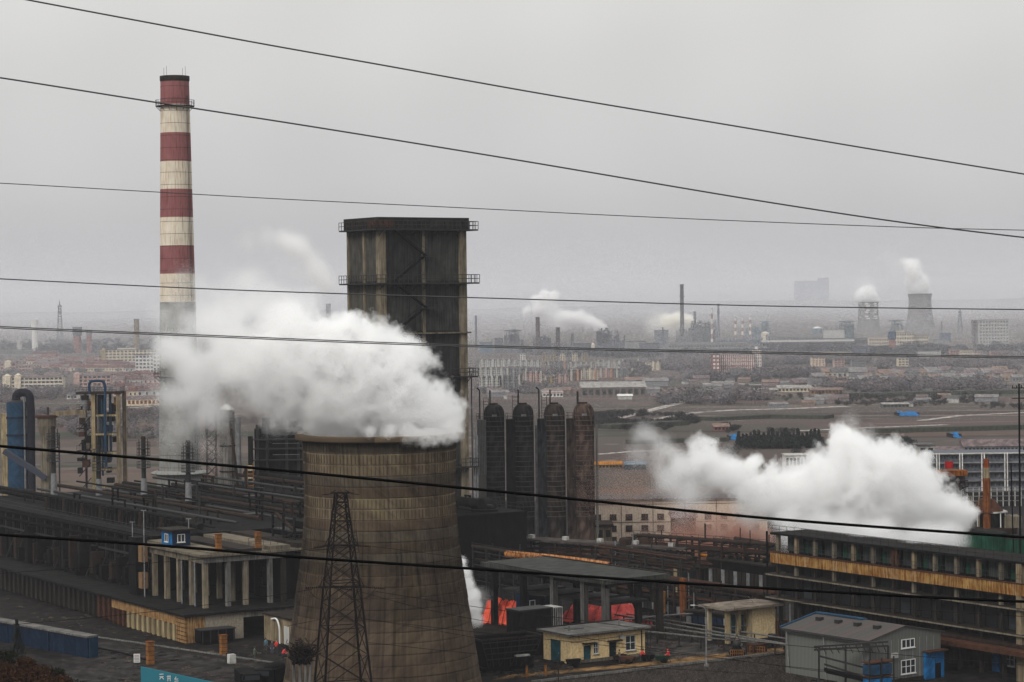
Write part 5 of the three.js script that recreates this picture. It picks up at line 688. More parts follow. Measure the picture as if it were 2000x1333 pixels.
// ------------------------------------------------------------------ lamp posts, bollards, carts, people
{
  const post = (px, py, topPy, label, arm, m = C.galv) => { const g = G(px, py), h = P(px, topPy, -g.z).y, t = thing('lamp_post', label, 'lamp post', g); B().cyl(0, 0, 0, .11, h, 8, .06).build('pole', m, t); if (arm) { B().tube([v(0, h - .1, 0), v(-.4, h + .3, 0), v(-1.6, h + .5, 0)], .05, 6, 10).build('arm', m, t); B().span(-2.0, -1.4, h + .42, h + .56, -.12, .12).build('lamp_head', C.greyLite, t); } B().cyl(0, 0, 0, .3, .3, 10).build('base', C.concGrey, t); };
  post(1380, 1302, 1190, 'tall grey street lamp beside the ochre path in front of the pavilion', true); post(1184, 1205, 1137, 'slim pale post at the right end of the canopy', false); post(1356, 1222, 1158, 'slim pale post among the silver pipes', false); post(1544, 1254, 1180, 'slim pale post in front of the grey shed end', false); post(1091, 1350, 1284, 'slim dark post on the ochre path left of the yellow house', false, C.concDark); post(1447, 1262, 1230, 'short dark post beside the pavilion columns', false, C.steel);
  const bol = (px, py, label) => { const t = thing('bollard', label, 'bollard', G(px, py)); B().cyl(0, 0, 0, .16, 1.5, 10).build('post', C.orange, t); B().cyl(0, .7, 0, .165, .3, 10).build('band', C.yellowPipe, t); B().cyl(0, 1.5, 0, .18, .12, 10).build('cap', C.rusty, t); };
  bol(1029, 1325, 'yellow bollard at the right front of the hopper car'); bol(1066, 1322, 'yellow bollard between the hopper car and the yellow house');
  const fence = (px0, py0, px1, py1, n, label) => { const e = frameAt(G(px0, py0), G(px1, py1)), t = thing('guard_fence', label, 'fence', e.pos, e.ry); for (let k = 0; k <= n; k++) B().cyl(e.len * k / n, 0, 0, .05, .95, 6).build('post', C.orange, t); for (const y of [.5, .92]) B().bar(v(0, y, 0), v(e.len, y, 0), .045, 6).build('rail', C.orange, t); };
  fence(1427, 1284, 1452, 1284, 6, 'orange guard fence round the black grab by the path'); fence(1465, 1276, 1494, 1278, 6, 'orange guard fence in front of the rusty bin'); fence(1568, 1271, 1592, 1272, 5, 'orange guard fence at the right end of the ochre path');
  const gb = thing('grab', 'black coal heap with a grab hanging over it behind an orange fence', 'grab', G(1440, 1282)); const cone = new THREE.SphereGeometry(1, 18, 10), cp = cone.attributes.position; for (let i = 0; i < cp.count; i++) { const n = 1 + .35 * noise3(cp.getX(i) * 2, cp.getY(i) * 2, cp.getZ(i) * 2); cp.setXYZ(i, cp.getX(i) * 1.0 * n, Math.max(0, cp.getY(i)) * 1.3 * n, cp.getZ(i) * .8 * n); } cone.computeVertexNormals(); B().add(cone).build('heap', C.soot, gb); B().add(new THREE.SphereGeometry(.55, 14, 8, 0, TAU, 0, Math.PI * .6), M4.clone().makeTranslation(0, 1.6, 0)).build('bucket', C.steel, gb); for (const x of [-.5, .5]) B().bar(v(x, 1.8, 0), v(0, 2.9, 0), .05, 5).build('link', C.steel, gb); B().bar(v(0, 2.9, 0), v(-.3, 6.5, 0), .035, 5).build('cable', C.steel, gb);
  const bin = thing('scrap_bin', 'rusty red-brown bin on the yard edge near the grab', 'bin', G(1478, 1274), SITE2); B().span(-1.2, 1.2, 0, 1.0, -.8, .8).build('body', C.rusty, bin); for (let k = 0; k < 6; k++) B().span(-1.15 + k * .42, -1.03 + k * .42, .05, .95, .8, .86).build('rib', C.steelBrown, bin); B().span(-1.25, 1.25, 1, 1.1, -.85, .88).build('rim', C.rusty, bin);
  const mc = thing('motor_cart', 'dark three-wheeled cart parked behind the rusty bin', 'cart', G(1497, 1265), SITE2); B().span(-1.5, .8, .5, 1.2, -.7, .7).build('bed', C.soot, mc); B().span(.8, 1.6, .5, 1.7, -.6, .6).build('cab', C.steel, mc); for (const [x, z] of [[-1, -.7], [-1, .7], [1.3, 0]]) B().bar(v(x, .35, z - .07), v(x, .35, z + .07), .35, 14).build('wheel', C.black, mc);
  const barrow = (px, py, ry, label, m) => { const t = thing('handcart', label, 'handcart', G(px, py), ry); B().prism([[-.9, .4], [.5, .4], [.8, 1.0], [-1.1, 1.0]], -.45, .45).build('tray', m, t); for (const z of [-.5, .5]) B().bar(v(0, .36, z - .04), v(0, .36, z + .04), .36, 16).build('wheel', C.black, t); for (const z of [-.35, .35]) B().bar(v(.7, .9, z), v(1.5, 1.05, z), .03, 5).build('handle', C.steel, t); B().bar(v(-.8, .42, 0), v(-.85, 0, 0), .03, 5).build('leg', C.steel, t); };
  barrow(1122, 1303, .4, 'black wheelbarrow beside the left corner of the yellow house', C.soot); barrow(1212, 1294, .9, 'brown handcart under the house window', C.steelBrown); barrow(1229, 1298, -.4, 'rusty handcart with a load in front of the house window', C.rusty); barrow(1296, 1296, .2, 'dark green handcart pushed by the person in red on the path', mat(0.0104, 0.026, 0.0156)); barrow(1263, 1293, 2.4, 'small dark handcart at the right corner of the house', C.soot);
  // people: one continuous body each, meshed from a field of joined capsules
  const bodies = {};
  function body(kind) {
    if (bodies[kind]) return bodies[kind];
    const bend = kind === 'bent' ? .55 : kind === 'push' ? .25 : 0, hip = v(0, .92, 0), up = (a, l) => v(0, Math.cos(a) * l, Math.sin(a) * l), chest = hip.clone().add(up(bend, .42)), neck = hip.clone().add(up(bend, .56)), head = neck.clone().add(up(bend * .6, .17));
    const st = kind === 'walk' || kind === 'push' ? .2 : .03, bones = []; const bone = (a, b, r, q, c) => bones.push([a, b, r, q, c]);
    for (const s of [-1, 1]) { const hj = hip.clone().add(v(s * .1, -.04, 0)), kn = v(s * .12, .48, s * st * .6 + .04), an = v(s * .12, .09, s * st - .02); bone(hj, kn, .088, .062, 1); bone(kn, an, .06, .042, 1); bone(an, an.clone().add(v(s * .02, -.04, .15)), .042, .032, 3); const sh = chest.clone().add(v(s * .185, .04, 0)); const el = kind === 'stand' ? sh.clone().add(v(s * .05, -.27, -.03)) : sh.clone().add(v(s * .04, -.23, .14)), wr = kind === 'stand' ? el.clone().add(v(0, -.23, .06)) : el.clone().add(v(-s * .03, -.1, .22)); bone(sh, el, .058, .046, 0); bone(el, wr, .046, .034, 0); const hn = wr.clone().add(wr.clone().sub(el).setLength(.09)); bone(wr, hn, .032, .03, 2); for (let f = 0; f < 5; f++) { const o = v((f - 2) * .016, 0, 0); bone(hn.clone().add(o), hn.clone().add(o).add(wr.clone().sub(el).setLength(f === 0 ? .05 : .075)).add(v(f === 0 ? -s * .03 : 0, -.01, .01)), .011, .009, 2); } }
    bone(hip, chest, .145, .16, 0); bone(chest.clone().add(v(-.13, .03, 0)), chest.clone().add(v(.13, .03, 0)), .085, .085, 0); bone(chest, neck, .1, .06, 0); bone(neck, head, .055, .06, 2); bone(head, head.clone().add(v(0, .07, .01)), .092, .098, 4); bone(head.clone().add(v(0, .0, .06)), head.clone().add(v(0, -.045, .07)), .045, .04, 2); bone(head.clone().add(v(0, .02, .09)), head.clone().add(v(0, -.01, .118)), .014, .018, 2);
    const n = 72, mcb = new MarchingCubes(n, new THREE.MeshBasicMaterial(), false, false, 60000), sc = 1.0, ctr = v(0, .92, .1), tmp = v(0, 0, 0); mcb.isolation = 0;
    const dist = (p, [a, b, r, q]) => { const ab = b.clone().sub(a), h = Math.max(0, Math.min(1, p.clone().sub(a).dot(ab) / ab.lengthSq())); return p.distanceTo(a.clone().add(ab.multiplyScalar(h))) - (r + (q - r) * h); };
    for (let k = 0; k < n; k++) for (let j = 0; j < n; j++) for (let i = 0; i < n; i++) { tmp.set((i / n * 2 - 1) * sc, (j / n * 2 - 1) * sc, (k / n * 2 - 1) * sc).add(ctr); let d = 1; if (Math.abs(tmp.x) < .5) for (const bn of bones) { const e = dist(tmp, bn), kk = .035, h = Math.max(0, kk - Math.abs(d - e)) / kk; d = Math.min(d, e) - h * h * kk * .25; } mcb.field[k * n * n + j * n + i] = -d; }
    mcb.update(); const c = mcb.count, pos = new Float32Array(c * 3), nor = new Float32Array(c * 3), own = new Uint8Array(c); for (let i = 0; i < c * 3; i += 3) { for (let q = 0; q < 3; q++) { pos[i + q] = mcb.positionArray[i + q] * sc + [ctr.x, ctr.y, ctr.z][q]; nor[i + q] = mcb.normalArray[i + q]; } tmp.set(pos[i], pos[i + 1], pos[i + 2]); let best = 9; for (const bn of bones) { const e = dist(tmp, bn); if (e < best) { best = e; own[i / 3] = bn[4]; } } if (own[i / 3] === 4) own[i / 3] = pos[i + 2] > head.z + .03 && pos[i + 1] < head.y + .09 ? 2 : 4; }
    return bodies[kind] = { pos, nor, own };
  }
  const pm = new THREE.MeshStandardMaterial({ vertexColors: true, roughness: .9 });
  function person(px, py, ry, kind, jacket, trousers, label, hat = [.02, .015, .012]) {
    const b = body(kind), g = new THREE.BufferGeometry(), col = new Float32Array(b.pos.length), pal = [jacket, trousers, [.32, .19, .13], [.02, .02, .02], hat]; for (let i = 0; i < b.own.length; i++) col.set(pal[b.own[i]], i * 3); g.setAttribute('position', new THREE.BufferAttribute(b.pos, 3)); g.setAttribute('normal', new THREE.BufferAttribute(b.nor, 3)); g.setAttribute('color', new THREE.BufferAttribute(col, 3));
    const o = mesh('person', g, pm, null); o.position.copy(G(px, py)); o.rotation.y = ry; tag(o, label, 'person');
  }
  const RED = [.55, .02, .02], DK = [.03, .03, .04];
  person(1252, 1293, 1.2, 'bent', RED, DK, 'person in a red jacket bending over beside the house corner'); person(1307, 1295, -1.5, 'push', RED, DK, 'person in a red jacket pushing the green handcart on the path', [.5, .02, .02]);
  person(1210, 1296, 2.2, 'stand', [.12, .08, .05], DK, 'person in brown standing by the handcarts under the house window');
  person(531, 1278, .4, 'stand', DK, [.05, .06, .09], 'person in dark clothes left of the group at the cooling tower foot'); person(540, 1276, -.6, 'walk', RED, DK, 'person in red walking near the white pipe at the cooling tower foot'); person(552, 1290, 1.1, 'bent', [.6, .03, .04], DK, 'person in bright red bending beside the cooling tower foot'); person(497, 1290, 2.5, 'walk', [.05, .07, .05], DK, 'person in dark green walking across the apron of the frame building');
  person(519, 1272, 3, 'stand', [.05, .12, .15], DK, 'person in teal standing at the dark bay of the frame building');
}

{ // rubble, scrap and coal crumbs strewn on the yards
  const g = new THREE.IcosahedronGeometry(.5, 0), p = g.attributes.position; for (let i = 0; i < p.count; i++) p.setXYZ(i, p.getX(i) * 1.3, p.getY(i) * .6, p.getZ(i)); g.computeVertexNormals();
  const regs = [[190, 560, 1262, 1333, 420], [1180, 1480, 1244, 1290, 300], [950, 1120, 1290, 1326, 220], [1180, 1500, 1180, 1240, 500], [0, 330, 1170, 1250, 320], [1600, 1760, 1230, 1290, 160]], n = regs.reduce((a, r) => a + r[4], 0), im = new THREE.InstancedMesh(g, C.stone, n), o = G(800, 1280), mm = new THREE.Matrix4(), col = new THREE.Color(); let k = 0;
  for (const [a, b, c, d, m] of regs) for (let i = 0; i < m; i++) { const q = G(rr(a, b), rr(c, d)), s = Math.pow(rnd(), 3) * .9 + .12; Q.setFromAxisAngle(UP, rr(0, 6)); mm.compose(q.sub(o).add(v(0, .05, 0)), Q, v(s * rr(.6, 1.8), s * .7, s)); im.setMatrixAt(k, mm); const t = rr(.2, 1.6); im.setColorAt(k++, col.setRGB(t * rr(.9, 1.15), t, t * rr(.85, 1))); }
  im.name = 'rubble'; im.position.copy(o); im.castShadow = im.receiveShadow = true; scene.add(im); tag(im, 'rubble, scrap and coal crumbs strewn over the yards', 'rubble', null, 'stuff');
}

// ------------------------------------------------------------------ the town and the far works
function wallBox(px0, px1, top, base, dep, D0) { const D = D0 ?? -G((px0 + px1) / 2, base).z, a = P(px0, base, D), b = P(px1, base, D), c = P((px0 + px1) / 2, top, D); return { pos: v((a.x + b.x) / 2, 0, -D), w: b.x - a.x, h: c.y, D, s: D / F, dep: dep ?? Math.max(8, (b.x - a.x) * .25) }; }
function windows(t, w, h, nx, ny, m, y0 = .6, ww = .62, wh = .55, single = false) { // panes proud of the wall by a hand's breadth, with sills below
  const g = single ? null : B(), f = (h - y0) / ny, c = w / nx;
  for (let j = 0; j < ny; j++) for (let i = 0; i < nx; i++) { const x = -w / 2 + (i + .5) * c, y = y0 + j * f + f * .25; if (single) { const o = B().span(x - c * ww / 2, x + c * ww / 2, y, y + f * wh, .01, .08).build('window', m, t); } else g.span(x - c * ww / 2, x + c * ww / 2, y, y + f * wh, .01, .12); }
  if (g) tag(g.build('window', m, t), null, null, null, 'stuff');
}
function building(o) {
  const b = wallBox(o.px[0], o.px[1], o.y[0], o.y[1], o.dep, o.D), t = thing(o.name ?? 'apartment_block', o.label, o.cat ?? 'apartment block', b.pos, o.ry ?? 0, o.group), m = o.m ?? C.creamFar;
  B().span(-b.w / 2, b.w / 2, 0, b.h, -b.dep, 0).build('wall', m, t);
  const rh = (o.rh ?? .12) * b.h, rm = o.roof ?? C.greyRoof;
  if (o.rt === 'gable') { const g = new THREE.BufferGeometry(), w = b.w / 2 + .4, d = b.dep + .4, y = b.h; const q = [v(-w, y, .4), v(w, y, .4), v(w, y + rh, -b.dep / 2), v(-w, y + rh, -b.dep / 2), v(-w, y, -d), v(w, y, -d)]; g.setFromPoints([q[0], q[1], q[2], q[0], q[2], q[3], q[4], q[3], q[2], q[4], q[2], q[5], q[0], q[3], q[4], q[1], q[5], q[2], q[0], q[4], q[5], q[0], q[5], q[1]]); g.computeVertexNormals(); B().add(g).build('roof', rm, t); }
  else B().span(-b.w / 2 - .3, b.w / 2 + .3, b.h, b.h + .5, -b.dep - .3, .3).build('roof', rm, t);
  if (o.win) windows(t, b.w, b.h, o.win[0], o.win[1], o.wm ?? C.glassDark, o.wy ?? b.h * .04, o.ww, o.wh, o.single);
  for (const [a, c, e, mm] of o.ends ?? []) { const tw = B().span(-b.w / 2 + b.w * a, -b.w / 2 + b.w * c, 0, b.h * e, -b.dep * .6, 1.2).build('end_tower', mm ?? m, t); const cap = new THREE.CylinderGeometry(.01, b.w * (c - a) * .55, b.h * .14, 4, 1); B().add(cap, M4.clone().makeRotationY(Math.PI / 4).setPosition(-b.w / 2 + b.w * (a + c) / 2, b.h * e + b.h * .07, .4 - b.dep * .2)).build('gable_cap', mm ?? m, tw); }
  for (let j = 0; j < (o.bands ?? 0); j++) B().span(-b.w / 2 - .05, b.w / 2 + .05, b.h * (j + 1) / (o.bands + 1) - .3, b.h * (j + 1) / (o.bands + 1), .01, .3).build('band', o.bm ?? m, t);
  if (o.pent) B().span(-b.w * .2, b.w * .12, b.h + .5, b.h * 1.12, -b.dep * .7, -b.dep * .2).build('penthouse', m, t);
  return t;
}
const stack = (px, top, base, w, m, label, o = {}) => { const b = wallBox(px - w / 2, px + w / 2, top, base, 1, o.D), t = thing(o.name ?? 'smokestack', label, o.cat ?? 'smokestack', b.pos, 0, o.group); const r = b.w / 2; if (o.bands) { for (let k = 0; k < o.bands; k++) B().cyl(0, b.h * k / o.bands, 0, r * (1.25 - .25 * k / o.bands), b.h / o.bands, 14, r * (1.25 - .25 * (k + 1) / o.bands)).build('painted_band', k % 2 ? C.brickFar : C.whiteFar, t); } else { B().cyl(0, 0, 0, r * 1.25, b.h * .5, 14, r * 1.1).build('lower_shaft', m, t); B().cyl(0, b.h * .5, 0, r * 1.1, b.h * .5, 14, r).build('upper_shaft', m, t); } B().cyl(0, b.h * .985, 0, r * 1.15, b.h * .02, 14).build('cap', o.cap ?? C.farSteel, t); B().cyl(0, b.h * .8, 0, r * 1.6, b.h * .012, 14).build('gallery', C.farSteel, t); return t; };

// --- left town
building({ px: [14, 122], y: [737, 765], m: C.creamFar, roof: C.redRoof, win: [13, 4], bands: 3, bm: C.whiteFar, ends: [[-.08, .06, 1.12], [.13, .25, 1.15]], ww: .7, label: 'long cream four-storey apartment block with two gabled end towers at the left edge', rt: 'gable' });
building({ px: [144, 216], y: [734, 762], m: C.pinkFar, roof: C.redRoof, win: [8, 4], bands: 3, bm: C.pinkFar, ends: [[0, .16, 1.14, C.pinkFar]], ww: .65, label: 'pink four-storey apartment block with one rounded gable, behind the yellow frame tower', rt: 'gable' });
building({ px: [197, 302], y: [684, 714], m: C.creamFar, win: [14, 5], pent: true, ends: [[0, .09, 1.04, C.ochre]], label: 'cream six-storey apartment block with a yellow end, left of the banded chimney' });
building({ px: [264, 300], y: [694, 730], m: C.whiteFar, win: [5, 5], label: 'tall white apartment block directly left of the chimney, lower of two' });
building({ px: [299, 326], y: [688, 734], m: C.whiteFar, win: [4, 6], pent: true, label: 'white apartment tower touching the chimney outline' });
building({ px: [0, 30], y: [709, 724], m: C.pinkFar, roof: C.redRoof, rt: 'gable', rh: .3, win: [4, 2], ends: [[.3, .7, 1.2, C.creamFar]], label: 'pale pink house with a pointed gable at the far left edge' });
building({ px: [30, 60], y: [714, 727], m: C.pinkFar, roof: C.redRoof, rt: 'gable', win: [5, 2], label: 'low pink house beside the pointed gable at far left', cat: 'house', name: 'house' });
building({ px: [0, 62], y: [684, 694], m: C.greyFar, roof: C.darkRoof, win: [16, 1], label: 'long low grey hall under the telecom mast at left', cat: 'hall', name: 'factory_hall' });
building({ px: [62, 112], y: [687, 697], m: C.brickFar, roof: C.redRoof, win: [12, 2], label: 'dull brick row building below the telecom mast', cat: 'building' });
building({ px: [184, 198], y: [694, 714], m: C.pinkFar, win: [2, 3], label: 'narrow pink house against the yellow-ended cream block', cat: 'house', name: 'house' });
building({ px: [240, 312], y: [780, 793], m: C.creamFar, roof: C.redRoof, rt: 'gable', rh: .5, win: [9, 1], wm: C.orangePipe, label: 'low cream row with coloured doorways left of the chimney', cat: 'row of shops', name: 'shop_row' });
building({ px: [130, 150], y: [772, 780], m: C.whiteFar, roof: C.greyRoof, rt: 'gable', rh: .5, win: [3, 1], label: 'small white house left of the yellow frame tower', cat: 'house', name: 'house' });
{ // the red-roofed terraces: alike houses in rows
  const mk = (s, roof, wall, what) => { const t = thing('terraced_house', what + ' terraced house in the town left of the chimney', 'house', v(0, 0, 0), 0, what + ' terraces in the left town'); B().span(-s, s, 0, 4.2, -8, 0).build('wall', wall, t); const g = new THREE.BufferGeometry(), q = [v(-s - .4, 4, .6), v(s + .4, 4, .6), v(s + .4, 6.6, -4), v(-s - .4, 6.6, -4), v(-s - .4, 4, -8.6), v(s + .4, 4, -8.6)]; g.setFromPoints([q[0], q[1], q[2], q[0], q[2], q[3], q[4], q[3], q[2], q[4], q[2], q[5], q[0], q[3], q[4], q[1], q[5], q[2]]); g.computeVertexNormals(); B().add(g).build('roof', roof, t); const w = B(); for (let k = 0; k < 4; k++) w.span(-s + .7 + k * s * .48, -s + 1.9 + k * s * .48, 1.2, 2.8, .01, .08); tag(w.build('window', C.glassDark, t), null, null, null, 'stuff'); return t; };
  const kinds = [mk(7, C.redRoof, C.pinkFar, 'dull-red-roofed pinkish'), mk(9, mat(0.104, 0.0572, 0.052, TX.roof), C.greyLite, 'long mauve-roofed pale'), mk(6, mat(0.1352, 0.0624, 0.052, TX.roof), C.creamFar, 'small brown-red-roofed cream')]; let i = 0;
  for (const [py, a, b, st] of [[707, 60, 190, 15], [713, 40, 260, 17], [719, 70, 262, 18], [726, 105, 315, 21], [741, 222, 312, 24], [751, 222, 314, 24], [765, 220, 315, 26], [775, 236, 316, 27]]) for (let px = a + rr(0, 8); px < b; px += st + rr(0, 3)) { const g = G(px, py + rr(-1, 1)); if (i < 3) { kinds[i].position.copy(g); kinds[i].rotation.y = rr(-.1, .1); i++; } else copyOf(kinds[Math.floor(rnd() * 3)], g, rr(-.3, .3)).scale.setScalar(rr(.6, .9)); }
}
stack(267, 624, 690, 10, C.tan, 'short wide tan smokestack between town and chimney');
{ // telecom mast, white silo, water towers
  const mast = (px, top, base, w, label, D0) => { const b = wallBox(px - w / 2, px + w / 2, top, base, 1, D0), t = thing('telecom_mast', label, 'mast', b.pos), g = B(), R = b.w * .5, hw = y => R * (1 - .62 * Math.min(1, y / b.h)); for (let k = 0; k < 4; k++) { const sx = k & 1 ? 1 : -1, sz = k & 2 ? 1 : -1; B().beam(v(sx * R, 0, sz * R), v(sx * R * .38, b.h * .9, sz * R * .38), b.s * .9, b.s * .9).build('leg', C.farSteel, t); } for (let y = 0; y < b.h * .88; y += R * .9) for (const sz of [-1, 1]) { const a = hw(y), c = hw(y + R * .9); g.beam(v(-a, y, sz * a), v(c, y + R * .9, sz * c), b.s * .5, b.s * .5).beam(v(a, y, sz * a), v(-c, y + R * .9, sz * c), b.s * .5, b.s * .5); } g.build('bracing', C.farSteel, t); for (const f of [.72, .86]) B().cyl(0, b.h * f, 0, R * .75, b.h * .03, 10).build('platform', C.farSteel, t); B().cyl(0, b.h * .89, 0, R * .3, b.h * .13, 8, .1).build('spire', C.farSteel, t); };
  mast(117, 588, 678, 11, 'tall grey telecom mast rising over the left town', 2900); mast(1876, 603, 664, 9, 'slender grey lattice mast between the larger far cooling tower and the office block', 3000); mast(1131, 658, 688, 5, 'thin lattice mast among the far blast furnaces', 2800);
  const w = (px, top, mid, base, r, label, m1, m2) => { const b = wallBox(px - r, px + r, top, base), t = thing('water_tower', label, 'tower', b.pos), ym = P(px, mid, b.D).y; B().cyl(0, 0, 0, b.w * .42, ym, 16).build('shaft', m1, t); B().cyl(0, ym, 0, b.w * .42, b.h * .08, 16, b.w * .52).build('collar', m2, t); B().cyl(0, ym + b.h * .08, 0, b.w * .52, b.h - ym - b.h * .08, 16).build('head', m2, t); };
  w(151, 639, 657, 690, 9, 'brown silo tower with a dark boxy head, left of a smaller one', C.brickFar, C.farSteel); w(174, 646, 656, 690, 6, 'smaller brick-red silo tower right of the dark-headed one', C.brickFar, C.greyFar); w(68, 626, 646, 688, 7, 'white stepped silo tower left of the telecom mast', C.whiteFar, C.whiteFar); w(38, 665, 672, 692, 6, 'squat pale silo at the far left under the wires', C.greyLite, C.greyLite); w(1743, 648, 664, 690, 8, 'blue-headed water tower before the cream institute', C.brickFar, C.blue);
}
// --- far works skyline
for (const a of [
  [930, 617, 684, 4, C.farSteel, 'thin grey smokestack just right of the square tower'], [1051, 620, 694, 8, mat(0.0832, 0.052, 0.0468, TX.grime), 'brown smokestack under the double white puff'], [1090, 640, 696, 8, mat(0.052, 0.0416, 0.0416, TX.grime), 'shorter dark smokestack below the left end of the dense white plume'], [1118, 652, 696, 6, C.farSteel, 'stubby dark stack left of the big blast furnace'], [1333, 556, 676, 7, mat(0.0572, 0.0494, 0.052, TX.grime), 'tallest far smokestack, rising high above the yellowish steam'], [1358, 609, 672, 5, C.farSteel, 'dark stack right of the tallest far smokestack'], [1404, 594, 674, 4, C.farSteel, 'thin dark stack at the right end of the central far works'], [1398, 628, 674, 3, C.farSteel, 'short thin stack beside the right end of the central works'], [1840, 628, 668, 3, C.farSteel, 'thin stack over the blue hall near the larger far cooling tower'], [642, 594, 660, 9, mat(0.104, 0.104, 0.1144, TX.grime), 'faint grey smokestack seen through steam left of the square tower'], [1220, 655, 690, 3, C.farSteel, 'thin stack right of the big blast furnace'], [1295, 640, 684, 3, C.farSteel, 'thin stack over the far square hall']]) stack(...a);
stack(1391, 603, 672, 4, null, 'red and white banded stack in the central far works', { bands: 7 }); stack(1437, 620, 668, 4, null, 'red and white banded stack, leftmost of three alike', { bands: 7, group: 'three banded stacks' }); stack(1451, 620, 668, 4, null, 'red and white banded stack, middle of three alike', { bands: 7, group: 'three banded stacks' }); stack(1466, 618, 668, 4, null, 'red and white banded stack, rightmost of three alike', { bands: 7, group: 'three banded stacks' });
const furnace = (px0, px1, top, base, label, m = C.farSteel, opt = {}) => { // stepped frames, stoves, a slanting skip bridge, pipes over the top
  const b = wallBox(px0, px1, top, base), t = thing('blast_furnace', label, 'blast furnace', b.pos), w = b.w, h = b.h, d = w * .5;
  B().span(-w * .42, w * .42, 0, h * .38, -d, 0).build('cast_house', m, t); B().cyl(0, h * .36, -d / 2, w * .2, h * .42, 16, w * .13).build('furnace_stack', m, t);
  for (let k = 0; k < 4; k++) { const f = .38 + k * .16, ww = w * (.44 - k * .05); B().span(-ww, ww, h * f, h * f + h * .025, -d, 0).build('platform', m, t); }
  for (const sx of [-.36, -.16, .16, .36]) B().span(w * sx - w * .02, w * sx + w * .02, h * .36, h * (Math.abs(sx) > .3 ? .86 : .98), -w * .04, 0).build('post', m, t);
  const g = B(); for (let k = 0; k < 5; k++) g.beam(v(-w * .36, h * (.36 + k * .12), 0), v(w * .36, h * (.48 + k * .12), 0), w * .015, w * .015).beam(v(w * .36, h * (.36 + k * .12), 0), v(-w * .36, h * (.48 + k * .12), 0), w * .015, w * .015); g.build('bracing', m, t);
  B().beam(v(-w * .06, h * .78, 0), v(w * .06, h * .99, 0), w * .05, w * .05).beam(v(w * .06, h * .99, 0), v(w * .46, h * .5, 0), w * .06, w * .06).beam(v(w * .46, h * .5, 0), v(w * .46, 0, 0), w * .06, w * .06).build('downcomer', m, t); B().beam(v(-w * .75, 0, 0), v(-w * .05, h * .82, -d * .5), w * .05, w * .05).build('skip_bridge', m, t);
  for (let k = 0; k < 7; k++) { const x = rr(-.48, .48) * w, hh = h * rr(.45, .9), bw = w * rr(.03, .09); B().span(x - bw, x + bw, 0, hh, -d * .8, -d * .2).build('service_shaft', m, t); } for (let k = 0; k < 4; k++) { const x = rr(-.4, .4) * w; B().cyl(x, h * .4, -d * .3, w * .018, h * rr(.35, .62), 6).build('vent', m, t); }
  for (let k = 0; k < (opt.stoves ?? 3); k++) { const x = w * (.58 + k * .2); B().cyl(x, 0, -d / 2, w * .085, h * .5, 14).add(new THREE.SphereGeometry(w * .085, 14, 8), M4.clone().makeTranslation(x, h * .5, -d / 2)).build('hot_stove', m, t); }
  if (opt.top) B().span(-w * .5, w * .5, h * .9, h * .95, -d, 0).build('crown', opt.top, t);
};
furnace(985, 1018, 643, 690, 'dark stepped furnace building with a wide cap, first right of the square tower', C.farSteel, { top: C.farSteel, stoves: 1 }); furnace(1036, 1082, 655, 694, 'dark furnace frames standing round the brown smokestack'); furnace(1164, 1200, 640, 694, 'big lattice blast furnace at the source of the dense white plume'); furnace(1198, 1212, 644, 692, 'slim lattice tower right of the big blast furnace', C.farSteel, { stoves: 0 });
furnace(1345, 1385, 626, 672, 'dark furnace cluster behind the yellowish steam', mat(0.026, 0.0338, 0.039, TX.grime)); furnace(1376, 1402, 625, 672, 'greenish furnace frame under the banded stack', mat(0.026, 0.0442, 0.0416, TX.grime), { stoves: 1 }); furnace(1455, 1490, 637, 666, 'bluish furnace building right of the three banded stacks', C.farBlue, { stoves: 0 }); furnace(1486, 1506, 626, 664, 'blue stepped headframe above the cream tank', C.farBlue, { top: C.farBlue, stoves: 0 }); furnace(1641, 1670, 626, 662, 'turquoise headframe left of the smaller far cooling tower', mat(0.0156, 0.0572, 0.0728, TX.grime), { top: mat(0.0156, 0.0572, 0.0728, TX.grime), stoves: 0 }); furnace(1738, 1766, 624, 660, 'turquoise headframe between the two far cooling towers', mat(0.0156, 0.0624, 0.078, TX.grime), { top: mat(0.0156, 0.0624, 0.078, TX.grime), stoves: 0 }); furnace(1322, 1344, 640, 674, 'low dark furnace frames under the left of the yellowish steam', C.farSteel, { stoves: 2 });
const tank = (px, r, top, base, label, m) => { const b = wallBox(px - r, px + r, top, base), t = thing('storage_tank', label, 'tank', b.pos); B().cyl(0, 0, 0, b.w / 2, b.h * .85, 24).build('shell', m, t); B().cyl(0, b.h * .85, 0, b.w / 2, b.h * .15, 24, b.w * .1).build('roof', m === C.farBlue ? C.whiteFar : m, t); };
tank(1597, 10, 638, 662, 'round grey gas holder with a pale dome in the far works', C.farBlue); tank(1495, 8, 648, 667, 'cream tank under the blue stepped headframe', C.creamFar); tank(1158, 4, 670, 690, 'small cream tank left of the big blast furnace', C.creamFar);
